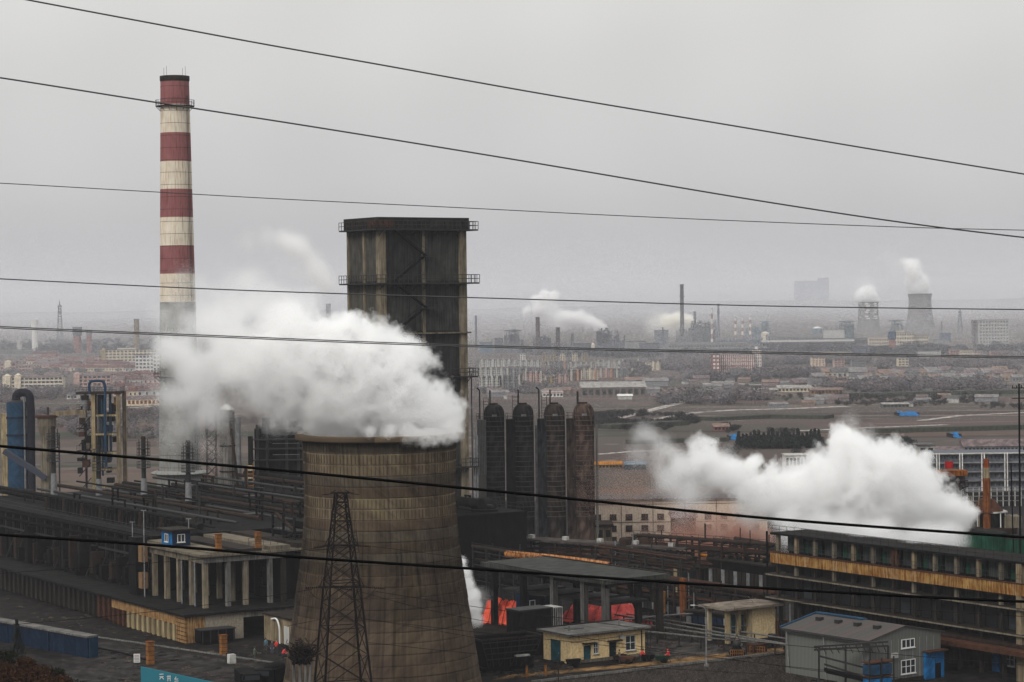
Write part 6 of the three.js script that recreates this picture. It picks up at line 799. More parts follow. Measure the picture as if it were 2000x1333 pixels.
for (const [a, b, y0, y1, m, roof, label] of [
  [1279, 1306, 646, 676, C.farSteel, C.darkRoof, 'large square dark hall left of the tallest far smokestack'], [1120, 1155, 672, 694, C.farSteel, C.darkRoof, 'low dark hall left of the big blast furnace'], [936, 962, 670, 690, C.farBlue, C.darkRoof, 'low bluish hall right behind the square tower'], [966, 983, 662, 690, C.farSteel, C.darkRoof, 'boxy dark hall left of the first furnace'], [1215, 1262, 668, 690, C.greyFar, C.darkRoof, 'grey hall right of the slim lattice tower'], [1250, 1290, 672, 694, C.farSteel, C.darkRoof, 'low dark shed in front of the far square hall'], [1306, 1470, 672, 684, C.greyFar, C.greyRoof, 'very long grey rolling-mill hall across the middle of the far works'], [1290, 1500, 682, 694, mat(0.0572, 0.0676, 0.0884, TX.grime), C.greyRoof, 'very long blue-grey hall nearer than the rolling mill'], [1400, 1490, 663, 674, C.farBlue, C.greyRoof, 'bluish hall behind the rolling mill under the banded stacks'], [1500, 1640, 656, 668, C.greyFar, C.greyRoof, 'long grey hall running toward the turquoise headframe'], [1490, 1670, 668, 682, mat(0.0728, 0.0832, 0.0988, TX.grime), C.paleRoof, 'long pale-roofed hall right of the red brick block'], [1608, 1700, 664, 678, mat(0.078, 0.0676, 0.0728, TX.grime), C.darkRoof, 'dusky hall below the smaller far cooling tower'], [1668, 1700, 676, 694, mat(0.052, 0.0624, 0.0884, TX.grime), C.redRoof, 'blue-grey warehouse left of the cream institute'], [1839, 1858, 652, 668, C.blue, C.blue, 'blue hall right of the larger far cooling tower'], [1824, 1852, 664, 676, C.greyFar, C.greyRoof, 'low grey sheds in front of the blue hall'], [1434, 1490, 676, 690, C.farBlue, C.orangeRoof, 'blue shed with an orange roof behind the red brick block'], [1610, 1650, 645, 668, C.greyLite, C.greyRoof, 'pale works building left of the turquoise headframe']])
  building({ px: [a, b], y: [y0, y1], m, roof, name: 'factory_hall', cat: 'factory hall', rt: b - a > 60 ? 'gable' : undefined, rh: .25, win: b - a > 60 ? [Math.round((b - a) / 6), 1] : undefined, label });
{ // far cooling towers
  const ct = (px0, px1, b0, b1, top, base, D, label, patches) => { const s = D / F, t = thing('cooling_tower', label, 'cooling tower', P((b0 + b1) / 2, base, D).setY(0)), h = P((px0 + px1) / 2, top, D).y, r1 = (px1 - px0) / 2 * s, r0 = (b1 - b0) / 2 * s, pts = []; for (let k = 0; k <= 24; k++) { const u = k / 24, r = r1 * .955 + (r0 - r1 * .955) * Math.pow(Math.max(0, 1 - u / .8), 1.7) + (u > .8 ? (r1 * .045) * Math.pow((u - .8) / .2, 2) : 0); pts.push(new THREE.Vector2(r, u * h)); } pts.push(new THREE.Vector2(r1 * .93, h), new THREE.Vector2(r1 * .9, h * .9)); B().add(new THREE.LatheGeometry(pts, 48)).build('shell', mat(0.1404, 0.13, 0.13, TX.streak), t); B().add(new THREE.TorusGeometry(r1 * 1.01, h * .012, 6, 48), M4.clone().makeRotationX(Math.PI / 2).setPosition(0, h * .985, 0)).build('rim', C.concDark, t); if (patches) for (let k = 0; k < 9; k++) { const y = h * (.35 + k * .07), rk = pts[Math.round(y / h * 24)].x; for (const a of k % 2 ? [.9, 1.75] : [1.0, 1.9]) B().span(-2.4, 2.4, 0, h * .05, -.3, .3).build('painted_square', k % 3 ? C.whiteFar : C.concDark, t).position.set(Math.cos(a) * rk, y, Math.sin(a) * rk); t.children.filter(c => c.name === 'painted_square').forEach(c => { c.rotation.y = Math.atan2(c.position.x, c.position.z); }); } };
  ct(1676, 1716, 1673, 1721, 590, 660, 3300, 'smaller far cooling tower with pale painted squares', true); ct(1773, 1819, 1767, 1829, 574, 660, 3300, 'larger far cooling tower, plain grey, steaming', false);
}
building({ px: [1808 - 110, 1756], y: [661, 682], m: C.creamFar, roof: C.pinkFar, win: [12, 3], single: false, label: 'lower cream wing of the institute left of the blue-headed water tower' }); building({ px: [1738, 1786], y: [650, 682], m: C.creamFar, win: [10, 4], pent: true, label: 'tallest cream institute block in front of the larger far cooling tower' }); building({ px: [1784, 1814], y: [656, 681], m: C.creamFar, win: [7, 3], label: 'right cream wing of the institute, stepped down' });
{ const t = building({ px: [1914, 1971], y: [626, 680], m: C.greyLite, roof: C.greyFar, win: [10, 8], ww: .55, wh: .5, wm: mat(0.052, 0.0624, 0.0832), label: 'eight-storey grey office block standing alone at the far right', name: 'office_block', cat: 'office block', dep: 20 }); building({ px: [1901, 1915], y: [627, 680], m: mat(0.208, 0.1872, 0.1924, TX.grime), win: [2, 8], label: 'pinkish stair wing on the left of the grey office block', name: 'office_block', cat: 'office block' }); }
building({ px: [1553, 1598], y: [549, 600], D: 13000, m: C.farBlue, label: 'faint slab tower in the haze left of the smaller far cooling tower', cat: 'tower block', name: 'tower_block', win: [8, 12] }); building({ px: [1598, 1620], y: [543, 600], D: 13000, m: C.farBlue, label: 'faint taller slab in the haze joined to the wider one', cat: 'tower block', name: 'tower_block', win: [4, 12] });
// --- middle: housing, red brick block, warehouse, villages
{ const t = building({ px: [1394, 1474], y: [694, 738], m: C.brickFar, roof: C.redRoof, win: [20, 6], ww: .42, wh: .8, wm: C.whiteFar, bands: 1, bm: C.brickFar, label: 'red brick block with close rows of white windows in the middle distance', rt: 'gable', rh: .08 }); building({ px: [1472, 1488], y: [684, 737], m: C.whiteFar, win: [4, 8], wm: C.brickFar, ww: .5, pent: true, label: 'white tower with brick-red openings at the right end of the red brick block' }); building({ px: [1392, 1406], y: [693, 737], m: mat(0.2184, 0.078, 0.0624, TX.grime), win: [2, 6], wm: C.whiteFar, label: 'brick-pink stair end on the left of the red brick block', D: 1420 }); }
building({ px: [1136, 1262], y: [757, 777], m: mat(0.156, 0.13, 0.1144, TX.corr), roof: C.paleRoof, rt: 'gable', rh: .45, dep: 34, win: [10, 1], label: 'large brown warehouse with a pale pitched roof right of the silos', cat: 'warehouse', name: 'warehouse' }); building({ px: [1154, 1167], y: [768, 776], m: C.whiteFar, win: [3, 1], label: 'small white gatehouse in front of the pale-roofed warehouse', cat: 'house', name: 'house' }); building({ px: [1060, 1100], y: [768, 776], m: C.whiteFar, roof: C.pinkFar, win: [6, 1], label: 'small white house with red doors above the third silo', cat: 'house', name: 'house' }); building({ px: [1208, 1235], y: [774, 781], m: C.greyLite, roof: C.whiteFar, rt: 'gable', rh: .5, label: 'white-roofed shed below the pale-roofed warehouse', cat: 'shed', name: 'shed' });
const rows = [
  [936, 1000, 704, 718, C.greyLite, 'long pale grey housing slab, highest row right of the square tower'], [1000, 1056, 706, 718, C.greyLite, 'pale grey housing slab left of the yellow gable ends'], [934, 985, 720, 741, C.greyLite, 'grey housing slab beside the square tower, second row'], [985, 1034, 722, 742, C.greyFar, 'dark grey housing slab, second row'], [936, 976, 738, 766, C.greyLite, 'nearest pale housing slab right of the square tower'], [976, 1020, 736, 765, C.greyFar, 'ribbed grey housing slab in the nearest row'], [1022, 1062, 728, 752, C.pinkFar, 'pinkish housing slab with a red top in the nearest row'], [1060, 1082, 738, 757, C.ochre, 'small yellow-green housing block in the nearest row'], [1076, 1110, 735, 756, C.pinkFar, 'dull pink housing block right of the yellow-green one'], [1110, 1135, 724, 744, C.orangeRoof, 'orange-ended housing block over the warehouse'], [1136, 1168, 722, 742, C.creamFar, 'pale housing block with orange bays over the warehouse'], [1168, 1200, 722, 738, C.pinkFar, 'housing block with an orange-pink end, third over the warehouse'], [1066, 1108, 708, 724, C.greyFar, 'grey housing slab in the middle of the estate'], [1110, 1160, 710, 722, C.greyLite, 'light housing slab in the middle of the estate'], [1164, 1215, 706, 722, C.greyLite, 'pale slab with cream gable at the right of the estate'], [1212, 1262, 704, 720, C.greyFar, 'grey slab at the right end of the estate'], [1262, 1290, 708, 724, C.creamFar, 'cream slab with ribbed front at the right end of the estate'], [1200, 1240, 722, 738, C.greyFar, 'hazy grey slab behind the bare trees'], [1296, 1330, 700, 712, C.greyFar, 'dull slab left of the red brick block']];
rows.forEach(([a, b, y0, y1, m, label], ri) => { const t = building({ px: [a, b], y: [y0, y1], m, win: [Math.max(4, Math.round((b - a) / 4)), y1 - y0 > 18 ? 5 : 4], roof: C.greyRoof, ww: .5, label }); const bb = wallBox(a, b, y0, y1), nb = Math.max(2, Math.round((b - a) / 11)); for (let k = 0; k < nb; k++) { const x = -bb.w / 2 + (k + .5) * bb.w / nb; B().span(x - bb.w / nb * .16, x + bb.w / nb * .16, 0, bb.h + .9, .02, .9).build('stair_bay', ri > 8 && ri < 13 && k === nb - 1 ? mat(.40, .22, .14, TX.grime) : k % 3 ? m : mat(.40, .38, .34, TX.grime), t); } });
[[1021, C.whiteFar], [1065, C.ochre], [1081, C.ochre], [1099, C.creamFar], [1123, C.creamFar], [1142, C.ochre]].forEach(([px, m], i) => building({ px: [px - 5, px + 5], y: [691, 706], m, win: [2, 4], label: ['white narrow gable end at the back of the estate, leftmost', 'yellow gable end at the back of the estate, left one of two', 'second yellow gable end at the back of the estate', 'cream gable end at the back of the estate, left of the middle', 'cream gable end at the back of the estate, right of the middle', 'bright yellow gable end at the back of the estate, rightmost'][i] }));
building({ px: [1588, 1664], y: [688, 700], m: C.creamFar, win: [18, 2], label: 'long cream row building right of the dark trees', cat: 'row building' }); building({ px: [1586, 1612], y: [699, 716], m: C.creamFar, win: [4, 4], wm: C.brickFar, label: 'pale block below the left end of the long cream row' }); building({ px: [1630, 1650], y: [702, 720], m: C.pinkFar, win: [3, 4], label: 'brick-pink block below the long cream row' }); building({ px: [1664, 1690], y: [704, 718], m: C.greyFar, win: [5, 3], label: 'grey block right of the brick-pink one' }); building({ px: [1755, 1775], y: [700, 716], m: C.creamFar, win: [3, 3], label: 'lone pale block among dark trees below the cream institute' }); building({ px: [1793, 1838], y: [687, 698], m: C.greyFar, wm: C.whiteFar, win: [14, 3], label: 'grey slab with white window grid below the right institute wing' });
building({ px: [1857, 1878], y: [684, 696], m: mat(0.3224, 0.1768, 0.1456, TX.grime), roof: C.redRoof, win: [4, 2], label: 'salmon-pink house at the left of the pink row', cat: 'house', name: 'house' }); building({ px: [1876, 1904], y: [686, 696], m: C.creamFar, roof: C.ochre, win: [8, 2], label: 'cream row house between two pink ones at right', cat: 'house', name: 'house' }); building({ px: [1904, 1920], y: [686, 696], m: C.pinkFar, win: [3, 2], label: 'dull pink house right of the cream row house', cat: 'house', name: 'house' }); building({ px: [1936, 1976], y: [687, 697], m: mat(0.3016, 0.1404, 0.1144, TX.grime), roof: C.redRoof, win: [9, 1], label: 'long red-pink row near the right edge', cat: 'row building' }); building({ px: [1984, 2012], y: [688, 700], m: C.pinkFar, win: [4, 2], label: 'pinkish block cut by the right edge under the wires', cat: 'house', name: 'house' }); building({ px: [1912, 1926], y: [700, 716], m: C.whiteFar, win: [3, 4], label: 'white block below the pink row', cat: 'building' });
{ // village of small houses: alike, in a loose row
  const mk = (wall, roof, what) => { const t = thing('village_house', what + ' pitched-roof house in the village row at right', 'house', v(0, 0, 0), 0, what + ' houses of the village row at right'); B().span(-5, 5, 0, 4, -7, 0).build('wall', wall, t); const g = B().prism([[-.6, 3.8], [7.6, 3.8], [3.5, 6.4]], -5.4, 5.4).geo(); const r = mesh('roof', g, roof, t); r.rotation.y = Math.PI / 2; const w = B(); for (let k = 0; k < 3; k++) w.span(-4 + k * 3, -2.6 + k * 3, 1, 2.8, .01, .08); tag(w.build('window', C.glassDark, t), null, null, null, 'stuff'); return t; };
  const kinds = [mk(mat(.42, .32, .2, TX.grime), C.orangeRoof, 'orange-roofed ochre'), mk(C.greyLite, C.greyRoof, 'grey-roofed white'), mk(mat(.22, .17, .155, TX.grime), C.redRoof, 'dull-red-roofed'), mk(C.greyFar, mat(.2, .19, .185, TX.roof), 'pale-roofed grey')]; let i = 0;
  for (const [py, a, b, st] of [[739, 1620, 1960, 15], [746, 1600, 1900, 19], [733, 1650, 1990, 22], [760, 1560, 1640, 21], [745, 1905, 1990, 17], [752, 1690, 1840, 26]]) for (let px = a + rr(0, 6); px < b; px += st + rr(0, 7)) { const g = G(px, py + rr(-1.2, 1.2)); if (i < 4) { kinds[i].position.copy(g); i++; } else copyOf(kinds[rnd() < .3 ? 0 : 1 + Math.floor(rnd() * 3)], g, rr(-.5, .5)).scale.setScalar(rr(.5, .85)); }
}
for (const [a, b, y0, y1, m, roof, label, rh] of [
  [1295, 1345, 768, 778, C.brickFar, C.orangeRoof, 'farmhouse group with an orange-red roof right of the warehouse', .9], [1340, 1392, 772, 779, C.greyFar, C.redRoof, 'long dull-roofed farm building right of the orange-roofed one', .8], [1520, 1584, 758, 766, C.creamFar, C.paleRoof, 'low pale sheds with long white roofs left of the village', .6], [1584, 1646, 762, 770, mat(0.234, 0.1352, 0.0832, TX.grime), C.orangeRoof, 'long ochre brick shed in the fields', .5], [1468, 1520, 762, 767, C.greyLite, C.paleRoof, 'thin white greenhouse strip in the fields', .6], [1725, 1776, 790, 797, mat(0.1456, 0.156, 0.13, TX.corr), C.paleRoof, 'grey-green low shed by itself in the right fields', .4], [1395, 1424, 834, 842, C.brickFar, C.orangeRoof, 'small orange-roofed hut above the left steam', .7], [1535, 1578, 890, 918, C.whiteFar, C.greyLite, 'white pillared building peeking over the right steam', .1], [1375, 1400, 752, 757, C.whiteFar, C.paleRoof, 'small white roofs below the left stair end of the red brick block', .6], [1163, 1216, 908, 916, C.tan, C.yellowPipe, 'low yellow-roofed shed strip right of the silos', .6], [1222, 1262, 908, 918, C.teal, C.farBlue, 'low blue-roofed shed beside the yellow-roofed strip', .5]])
  building({ px: [a, b], y: [y0, y1], m, roof, rt: 'gable', rh, win: [Math.max(3, Math.round((b - a) / 7)), 1], label, cat: 'shed', name: 'shed' });
{ // farmsteads scattered over the middle distance: alike low sheds in loose groups
  const mk = (w, wall, roof, what) => { const t = thing('farm_shed', what + ' farm shed scattered in the hazy middle distance', 'shed', v(0, 0, 0), 0, what + ' farm sheds in the middle distance'); B().span(-w, w, 0, 3, -6, 0).build('wall', wall, t); const g = B().prism([[-.5, 2.9], [6.5, 2.9], [3, 4.6]], -w - .3, w + .3).geo(), r = mesh('roof', g, roof, t); r.rotation.y = Math.PI / 2; return t; };
  const kinds = [mk(4.5, mat(.2, .17, .16, TX.grime), C.redRoof, 'short dull-red-roofed'), mk(7, C.greyFar, mat(.2, .19, .185, TX.roof), 'long pale-roofed grey'), mk(3.5, C.greyLite, C.greyRoof, 'small grey-roofed white'), mk(5.5, mat(.2, .15, .13, TX.grime), C.orangeRoof, 'orange-roofed')]; let i = 0;
  for (const [a, b, y0, y1, n] of [[1225, 1400, 748, 795, 22], [1400, 1530, 742, 772, 8], [1640, 1990, 758, 800, 9], [1500, 1640, 770, 800, 5], [925, 1135, 764, 782, 10], [1240, 1500, 690, 700, 8], [1500, 1640, 745, 757, 6], [1850, 1990, 718, 735, 6]]) for (let k = 0; k < n; k++) { const g = G(rr(a, b), rr(y0, y1)); if (i < 4) { kinds[i].position.copy(g); i++; } else copyOf(kinds[rnd() < .12 ? 3 : Math.floor(rnd() * 3)], g, rr(-.35, .35)).scale.setScalar(rr(.5, .85)); }
}
for (const [a, b, py, label] of [[1752, 1792, 812, 'bright blue tarpaulin spread on the right fields'], [1856, 1872, 854, 'small blue tarpaulin near the pink roofs'], [1424, 1440, 858, 'small blue tarpaulin left of the conifer row']]) { const A = G(a, py), t = thing('tarpaulin', label, 'tarpaulin', A), w = G(b, py).x - A.x, g = new THREE.PlaneGeometry(w, 14, 20, 8); g.rotateX(-Math.PI / 2); const p = g.attributes.position; for (let i = 0; i < p.count; i++) p.setXYZ(i, p.getX(i) + w / 2, Math.max(.05, 1.6 - Math.abs(p.getZ(i)) * .2 + .3 * noise3(p.getX(i) * .3, 0, p.getZ(i) * .3)), p.getZ(i)); g.computeVertexNormals(); B().add(g).build('sheet', C.blueBright, t); for (const x of [0, w]) B().span(x - .3, x + .3, 0, 1.2, -5, 5).build('edge_weight', C.concDark, t); }
// --- right: pink-roofed rows and the white-framed block under construction
building({ px: [1800, 1880], y: [882, 905], m: C.greyFar, roof: C.redRoof, rt: 'gable', rh: .35, win: [12, 2], label: 'grey row with a pink roof behind the white-framed block, left part', cat: 'row building' }); building({ px: [1884, 2020], y: [872, 900], m: C.greyFar, roof: C.redRoof, rt: 'gable', rh: .45, win: [18, 2], label: 'long pink-roofed row behind the white-framed block, right part', cat: 'row building' }); building({ px: [1796, 1826], y: [872, 925], m: C.greyLite, label: 'grey stair block at the left end of the white-framed block', win: [2, 3], cat: 'building' });
{ const b = wallBox(1822, 2020, 886, 975), t = thing('unfinished_block', 'long white-framed apartment block with dark blue-grey storeys at right', 'apartment block', b.pos), w = b.w, h = b.h; B().span(-w / 2, w / 2, 0, h, -14, -1).build('core', mat(.12, .125, .145, TX.grime), t); const n = 5; for (let k = 0; k <= n; k++) { B().span(-w / 2, w / 2, h * k / n - .16, h * k / n + .08, -1, .3).build('floor_slab', k === n ? C.greyLite : C.greyFar, t); } for (const px of [1830, 1835, 1875, 1880, 1918, 1923, 1963, 1968]) { const x = (px - 1921) * b.s; B().span(x - .11, x + .11, h * .02, h + .1, .31, .6).build('white_post', C.whiteFar, t); } for (let k = 0; k < n; k++) for (let j = 0; j < 26; j++) B().span(-w / 2 + j * w / 26 + .2, -w / 2 + (j + .6) * w / 26, h * k / n + .8, h * (k + .72) / n, -.99, -.9).build('window', (j * 7 + k * 3) % 5 ? mat(.06, .065, .08) : C.greyFar, t); for (let j = 0; j < 12; j++) B().span(-w / 2 + j * w / 12, -w / 2 + (j + .9) * w / 12, h * .42, h * .43, .62, .68).build('scaffold_plank', C.galv, t); }
{ const b = wallBox(1890, 1995, 952, 990), t = thing('scaffold_yard', 'white-posted scaffolding and low walls below the white-framed block', 'scaffolding', b.pos), w = b.w, h = b.h; for (let k = 0; k < 10; k++) B().span(-w / 2 + k * w / 9 - .1, -w / 2 + k * w / 9 + .1, 0, h, -.1, .1).build('upright', C.greyLite, t); for (const f of [.3, .55, .8, 1]) B().span(-w / 2, w / 2, h * f - .1, h * f + .05, .11, .25).build('ledger', C.galv, t); B().span(-w / 2, w / 2, 0, h * .7, -4, -1).build('wall', C.concDark, t); }
// --- cream works block behind the pipes
{
  const D = 452, b = wallBox(1150, 1500, 977, 1078, 12, D), t = thing('works_block', 'cream three-storey works block with brown-framed windows behind the pipework', 'office building', b.pos, .02), w = b.w, h = b.h, s = b.s, wall = mat(.62, .52, .435, TX.plaster), X = px => (px - 1325) * s;
  const rowsY = [1009, 1031, 1053].map(py => P(1325, py, D).y), cols = [1168, 1198, 1229, 1260, 1291, 1322, 1353, 1384, 1415, 1446, 1477];
  B().span(-w / 2, w / 2, 0, h, -12, 0).build('wall', wall, t); B().span(-w / 2 - .4, w / 2 + .4, h, h + .35, -12.4, .5).build('roof', C.greyRoof, t); for (const y of [h - .8, rowsY[0] - 1.1]) B().span(-w / 2, w / 2, y, y + .12, .001, .08).build('string_course', C.conc, t);
  for (const px of cols) for (const y of rowsY) { if (px === 1168 && y !== rowsY[0]) continue; windowPart(t, X(px), y - .55, .03, 1.3, 1.1, 3, 2, C.rusty, 0, C.glass); }
  for (const px of [1214, 1276, 1338, 1400]) B().bar(v(X(px), 0, .2), v(X(px), h, .2), .06, 6).build('downpipe', C.rusty, t);
  const g = building({ px: [1316, 1360], y: [1012, 1078], D: 440, m: C.rusty, roof: C.redRoof, rt: 'gable', rh: .18, label: 'red-brown gabled shed half lost in reddish dust before the cream works block', cat: 'shed', name: 'shed', win: [3, 2] }); const pl = thing('chimney_pipe', 'thin rusty chimney pipe rising in front of the cream works block', 'pipe', P(1339, 1060, 438).setY(0)); B().cyl(0, 0, 0, .16, P(1339, 980, 438).y, 8, .1).build('pipe', C.rusty, pl); B().cyl(0, P(1339, 980, 438).y, 0, .22, .3, 8).build('cowl', C.steel, pl);
  const hut = building({ px: [1150, 1196], y: [1030, 1080], D: 440, m: C.tan, roof: C.steelBrown, label: 'small tan hut with rusty roof between the last silo and the cream works block', cat: 'hut', name: 'hut', win: [3, 2] });
}

// ------------------------------------------------------------------ trees
{
  const leafTri = (g, n, shape, size) => { const pos = []; for (let i = 0; i < n; i++) { const c = shape(), e = new THREE.Euler(rr(0, 6), rr(0, 6), rr(0, 6)), s = size * rr(.5, 1.4); for (const q of [v(-.5, 0, 0), v(.5, 0, 0), v(0, 1, 0)]) { const p = q.applyEuler(e).multiplyScalar(s).add(c); pos.push(p.x, p.y, p.z); } } g.setAttribute('position', new THREE.Float32BufferAttribute(pos, 3)); return g; };
  // conifer row: each tree a thing
  const cone = () => { const u = Math.pow(rnd(), .8), a = rr(0, TAU), r = (1 - u) * .26 * (.5 + .5 * rnd()); return v(Math.cos(a) * r, .08 + u * .86, Math.sin(a) * r); };
  const one = i => { const t = thing('conifer', 'dark columnar conifer in the row above the right steam bank', 'tree', v(0, 0, 0), 0, 'row of dark conifers above the right steam bank'); mesh('crown', leafTri(new THREE.BufferGeometry(), 420, cone, .09), C.conifer, t); B().bar(v(0, 0, 0), v(0, .9, 0), .02, 6, .006).build('trunk', C.trunk, t); return t; };
  const kinds = [one(), one()]; let i = 0; for (let px = 1443; px < 1602; px += rr(7, 10)) { const g = G(px, 876 + rr(-2, 3)), s = rr(4.8, 6.8); const t = i < 2 ? kinds[i] : copyOf(kinds[i % 2], g, rr(0, 6)); t.position.copy(g); t.scale.setScalar(s); t.rotation.y = rr(0, 6); i++; }
  // bare winter woods and scrub, a mass at this distance
  const clump = leafTri(new THREE.BufferGeometry(), 150, () => { let a; do a = v(rr(-1, 1), rr(-1, 1), rr(-1, 1)); while (a.length() > 1); a.multiplyScalar(.5); return v(a.x * (1.1 + .3 * noise3(a.x * 4, a.y * 4, 1)), .5 + a.y * .9, a.z); }, .13);
  const twig = B(); for (let k = 0; k < 7; k++) { const a = rr(0, TAU); twig.bar(v(0, 0, 0), v(Math.cos(a) * .25, rr(.5, .9), Math.sin(a) * .25), .012, 4, .004); } const tree = mergeGeometries([clump, (() => { const g = twig.geo(); g.deleteAttribute('uv'); g.deleteAttribute('normal'); return g; })()]);
  const wood = (label, m, regs, n, h0, h1, name = 'woodland') => { const im = new THREE.InstancedMesh(tree, m, n), o = G((regs[0][0] + regs[0][1]) / 2, (regs[0][2] + regs[0][3]) / 2), mm = new THREE.Matrix4(), col = new THREE.Color(); const A = regs.map(r => (r[1] - r[0]) * (r[3] - r[2]) * (r[4] ?? 1)), tot = A.reduce((a, b) => a + b); for (let i = 0; i < n; i++) { let u = rnd() * tot, k = 0; while (u > A[k]) u -= A[k++]; const r = regs[k]; let g, tr = 0; do g = G(rr(r[0], r[1]), rr(r[2], r[3])); while (noise3(g.x * .006, g.z * .004, 7) + .5 * noise3(g.x * .02, g.z * .013, 3) < (h1 < 5 ? .25 : -.1) && tr++ < 40); const s = rr(h0, h1) * (r[5] ?? 1); Q.setFromAxisAngle(UP, rr(0, 6)); mm.compose(g.sub(o), Q, v(s * rr(.8, 1.7), s * rr(.6, 1), s * rr(.8, 1.7))); im.setMatrixAt(i, mm); const c = rr(.6, 1.35); col.setRGB(c * rr(.92, 1.08), c, c * rr(.92, 1.08)); im.setColorAt(i, col); } im.name = numbered(name); im.position.copy(o); im.castShadow = im.receiveShadow = true; scene.add(im); tag(im, label, 'woodland', null, 'stuff'); };
  wood('bare dark woods between the estate and the village', C.wood, [[1490, 1600, 700, 738, 1], [1600, 1860, 704, 724, 1], [1840, 2000, 700, 726, 1], [1590, 1960, 752, 768, .35], [1290, 1500, 780, 792, .3], [1225, 1400, 722, 752, .8], [1300, 1400, 700, 722, .6], [1400, 1500, 738, 752, .6]], 1600, 4.5, 8);
  wood('scrub and bare trees dotted over the right fields', mat(0.0312, 0.0286, 0.026), [[1170, 1500, 756, 830, .5], [1500, 2000, 752, 850, .45], [1160, 1280, 790, 880, 1], [1600, 2000, 850, 880, .5], [1290, 1440, 780, 850, .4]], 760, 1.2, 3);
  wood('dark hedge trees behind the conifer row', C.conifer, [[1380, 1600, 872, 892, 1], [1640, 1780, 868, 886, .8], [1600, 1830, 880, 900, .4]], 520, 2.5, 4.5);
  wood('dark trees along the far works', mat(0.0234, 0.026, 0.0286), [[0, 330, 668, 692, 1], [930, 1330, 690, 700, 1], [1490, 2000, 680, 700, 1], [1330, 1500, 690, 700, 1], [640, 700, 660, 690, .4]], 900, 4, 8);
  wood('bare street trees among the left town', C.wood, [[0, 330, 700, 790, 1], [0, 320, 790, 860, .4]], 520, 2.5, 5);
  wood('trees and shrubs round the housing estate', C.wood, [[930, 1300, 712, 770, 1]], 330, 2.5, 4.8);
}

// ------------------------------------------------------------------ power lines across the view, near the viewpoint
{
  const wire = (label, D0, D1, r, pts, twin, m0 = C.wireGrey) => { const q = pts.map(([px, py], i) => P(px, py, D0 + (D1 - D0) * i / (pts.length - 1))), o = q[0].clone(), c = q.map(p => p.sub(o)), g = B().tube(c, r, 6, 120); if (twin) g.tube(c.map(p => p.clone().add(v(0, -twin, .02))), r, 6, 120); const m = g.build('power_cable', m0, null); m.position.copy(o); tag(m, label, 'cable'); };
  wire('topmost power cable, from the top left corner to the right edge', 42, 46, .0145, [[-60, -22], [60, 1], [310, 48], [520, 87], [740, 126], [1040, 180], [1440, 247], [1700, 291], [2000, 340], [2100, 356]]);
  wire('second power cable from the top, passing the chimney gallery', 42, 46, .0145, [[-60, 144], [0, 152], [310, 201], [600, 246], [1000, 311], [1500, 395], [1780, 437], [2000, 464], [2100, 475]]);
  wire('thin third cable crossing above the square tower', 60, 62, .011, [[-60, 355], [0, 358], [300, 375], [550, 389], [900, 406], [1200, 421], [1500, 434], [1800, 445], [2100, 452]]);
  wire('fourth cable crossing the square tower below its upper gallery', 48, 50, .012, [[-60, 542], [0, 545], [440, 566], [1000, 584], [1500, 598], [2000, 605], [2100, 606]]);
  wire('fifth cable, a close pair crossing the main steam plume', 48, 50, .0105, [[-60, 634], [0, 638], [400, 655], [830, 672], [1300, 684], [2000, 697], [2100, 698]], .03);
  wire('thick sixth cable crossing the cooling tower shell', 30, 32, .019, [[-60, 866], [0, 872], [500, 915], [1000, 963], [1500, 1013], [2000, 1050], [2100, 1057]], 0, C.black);
  wire('thick seventh cable crossing the pylon and the canopy roof', 30, 32, .019, [[-60, 1040], [0, 1045], [310, 1066], [600, 1090], [930, 1112], [1250, 1134], [1500, 1150], [1870, 1170], [2100, 1180]], 0, C.black);
}

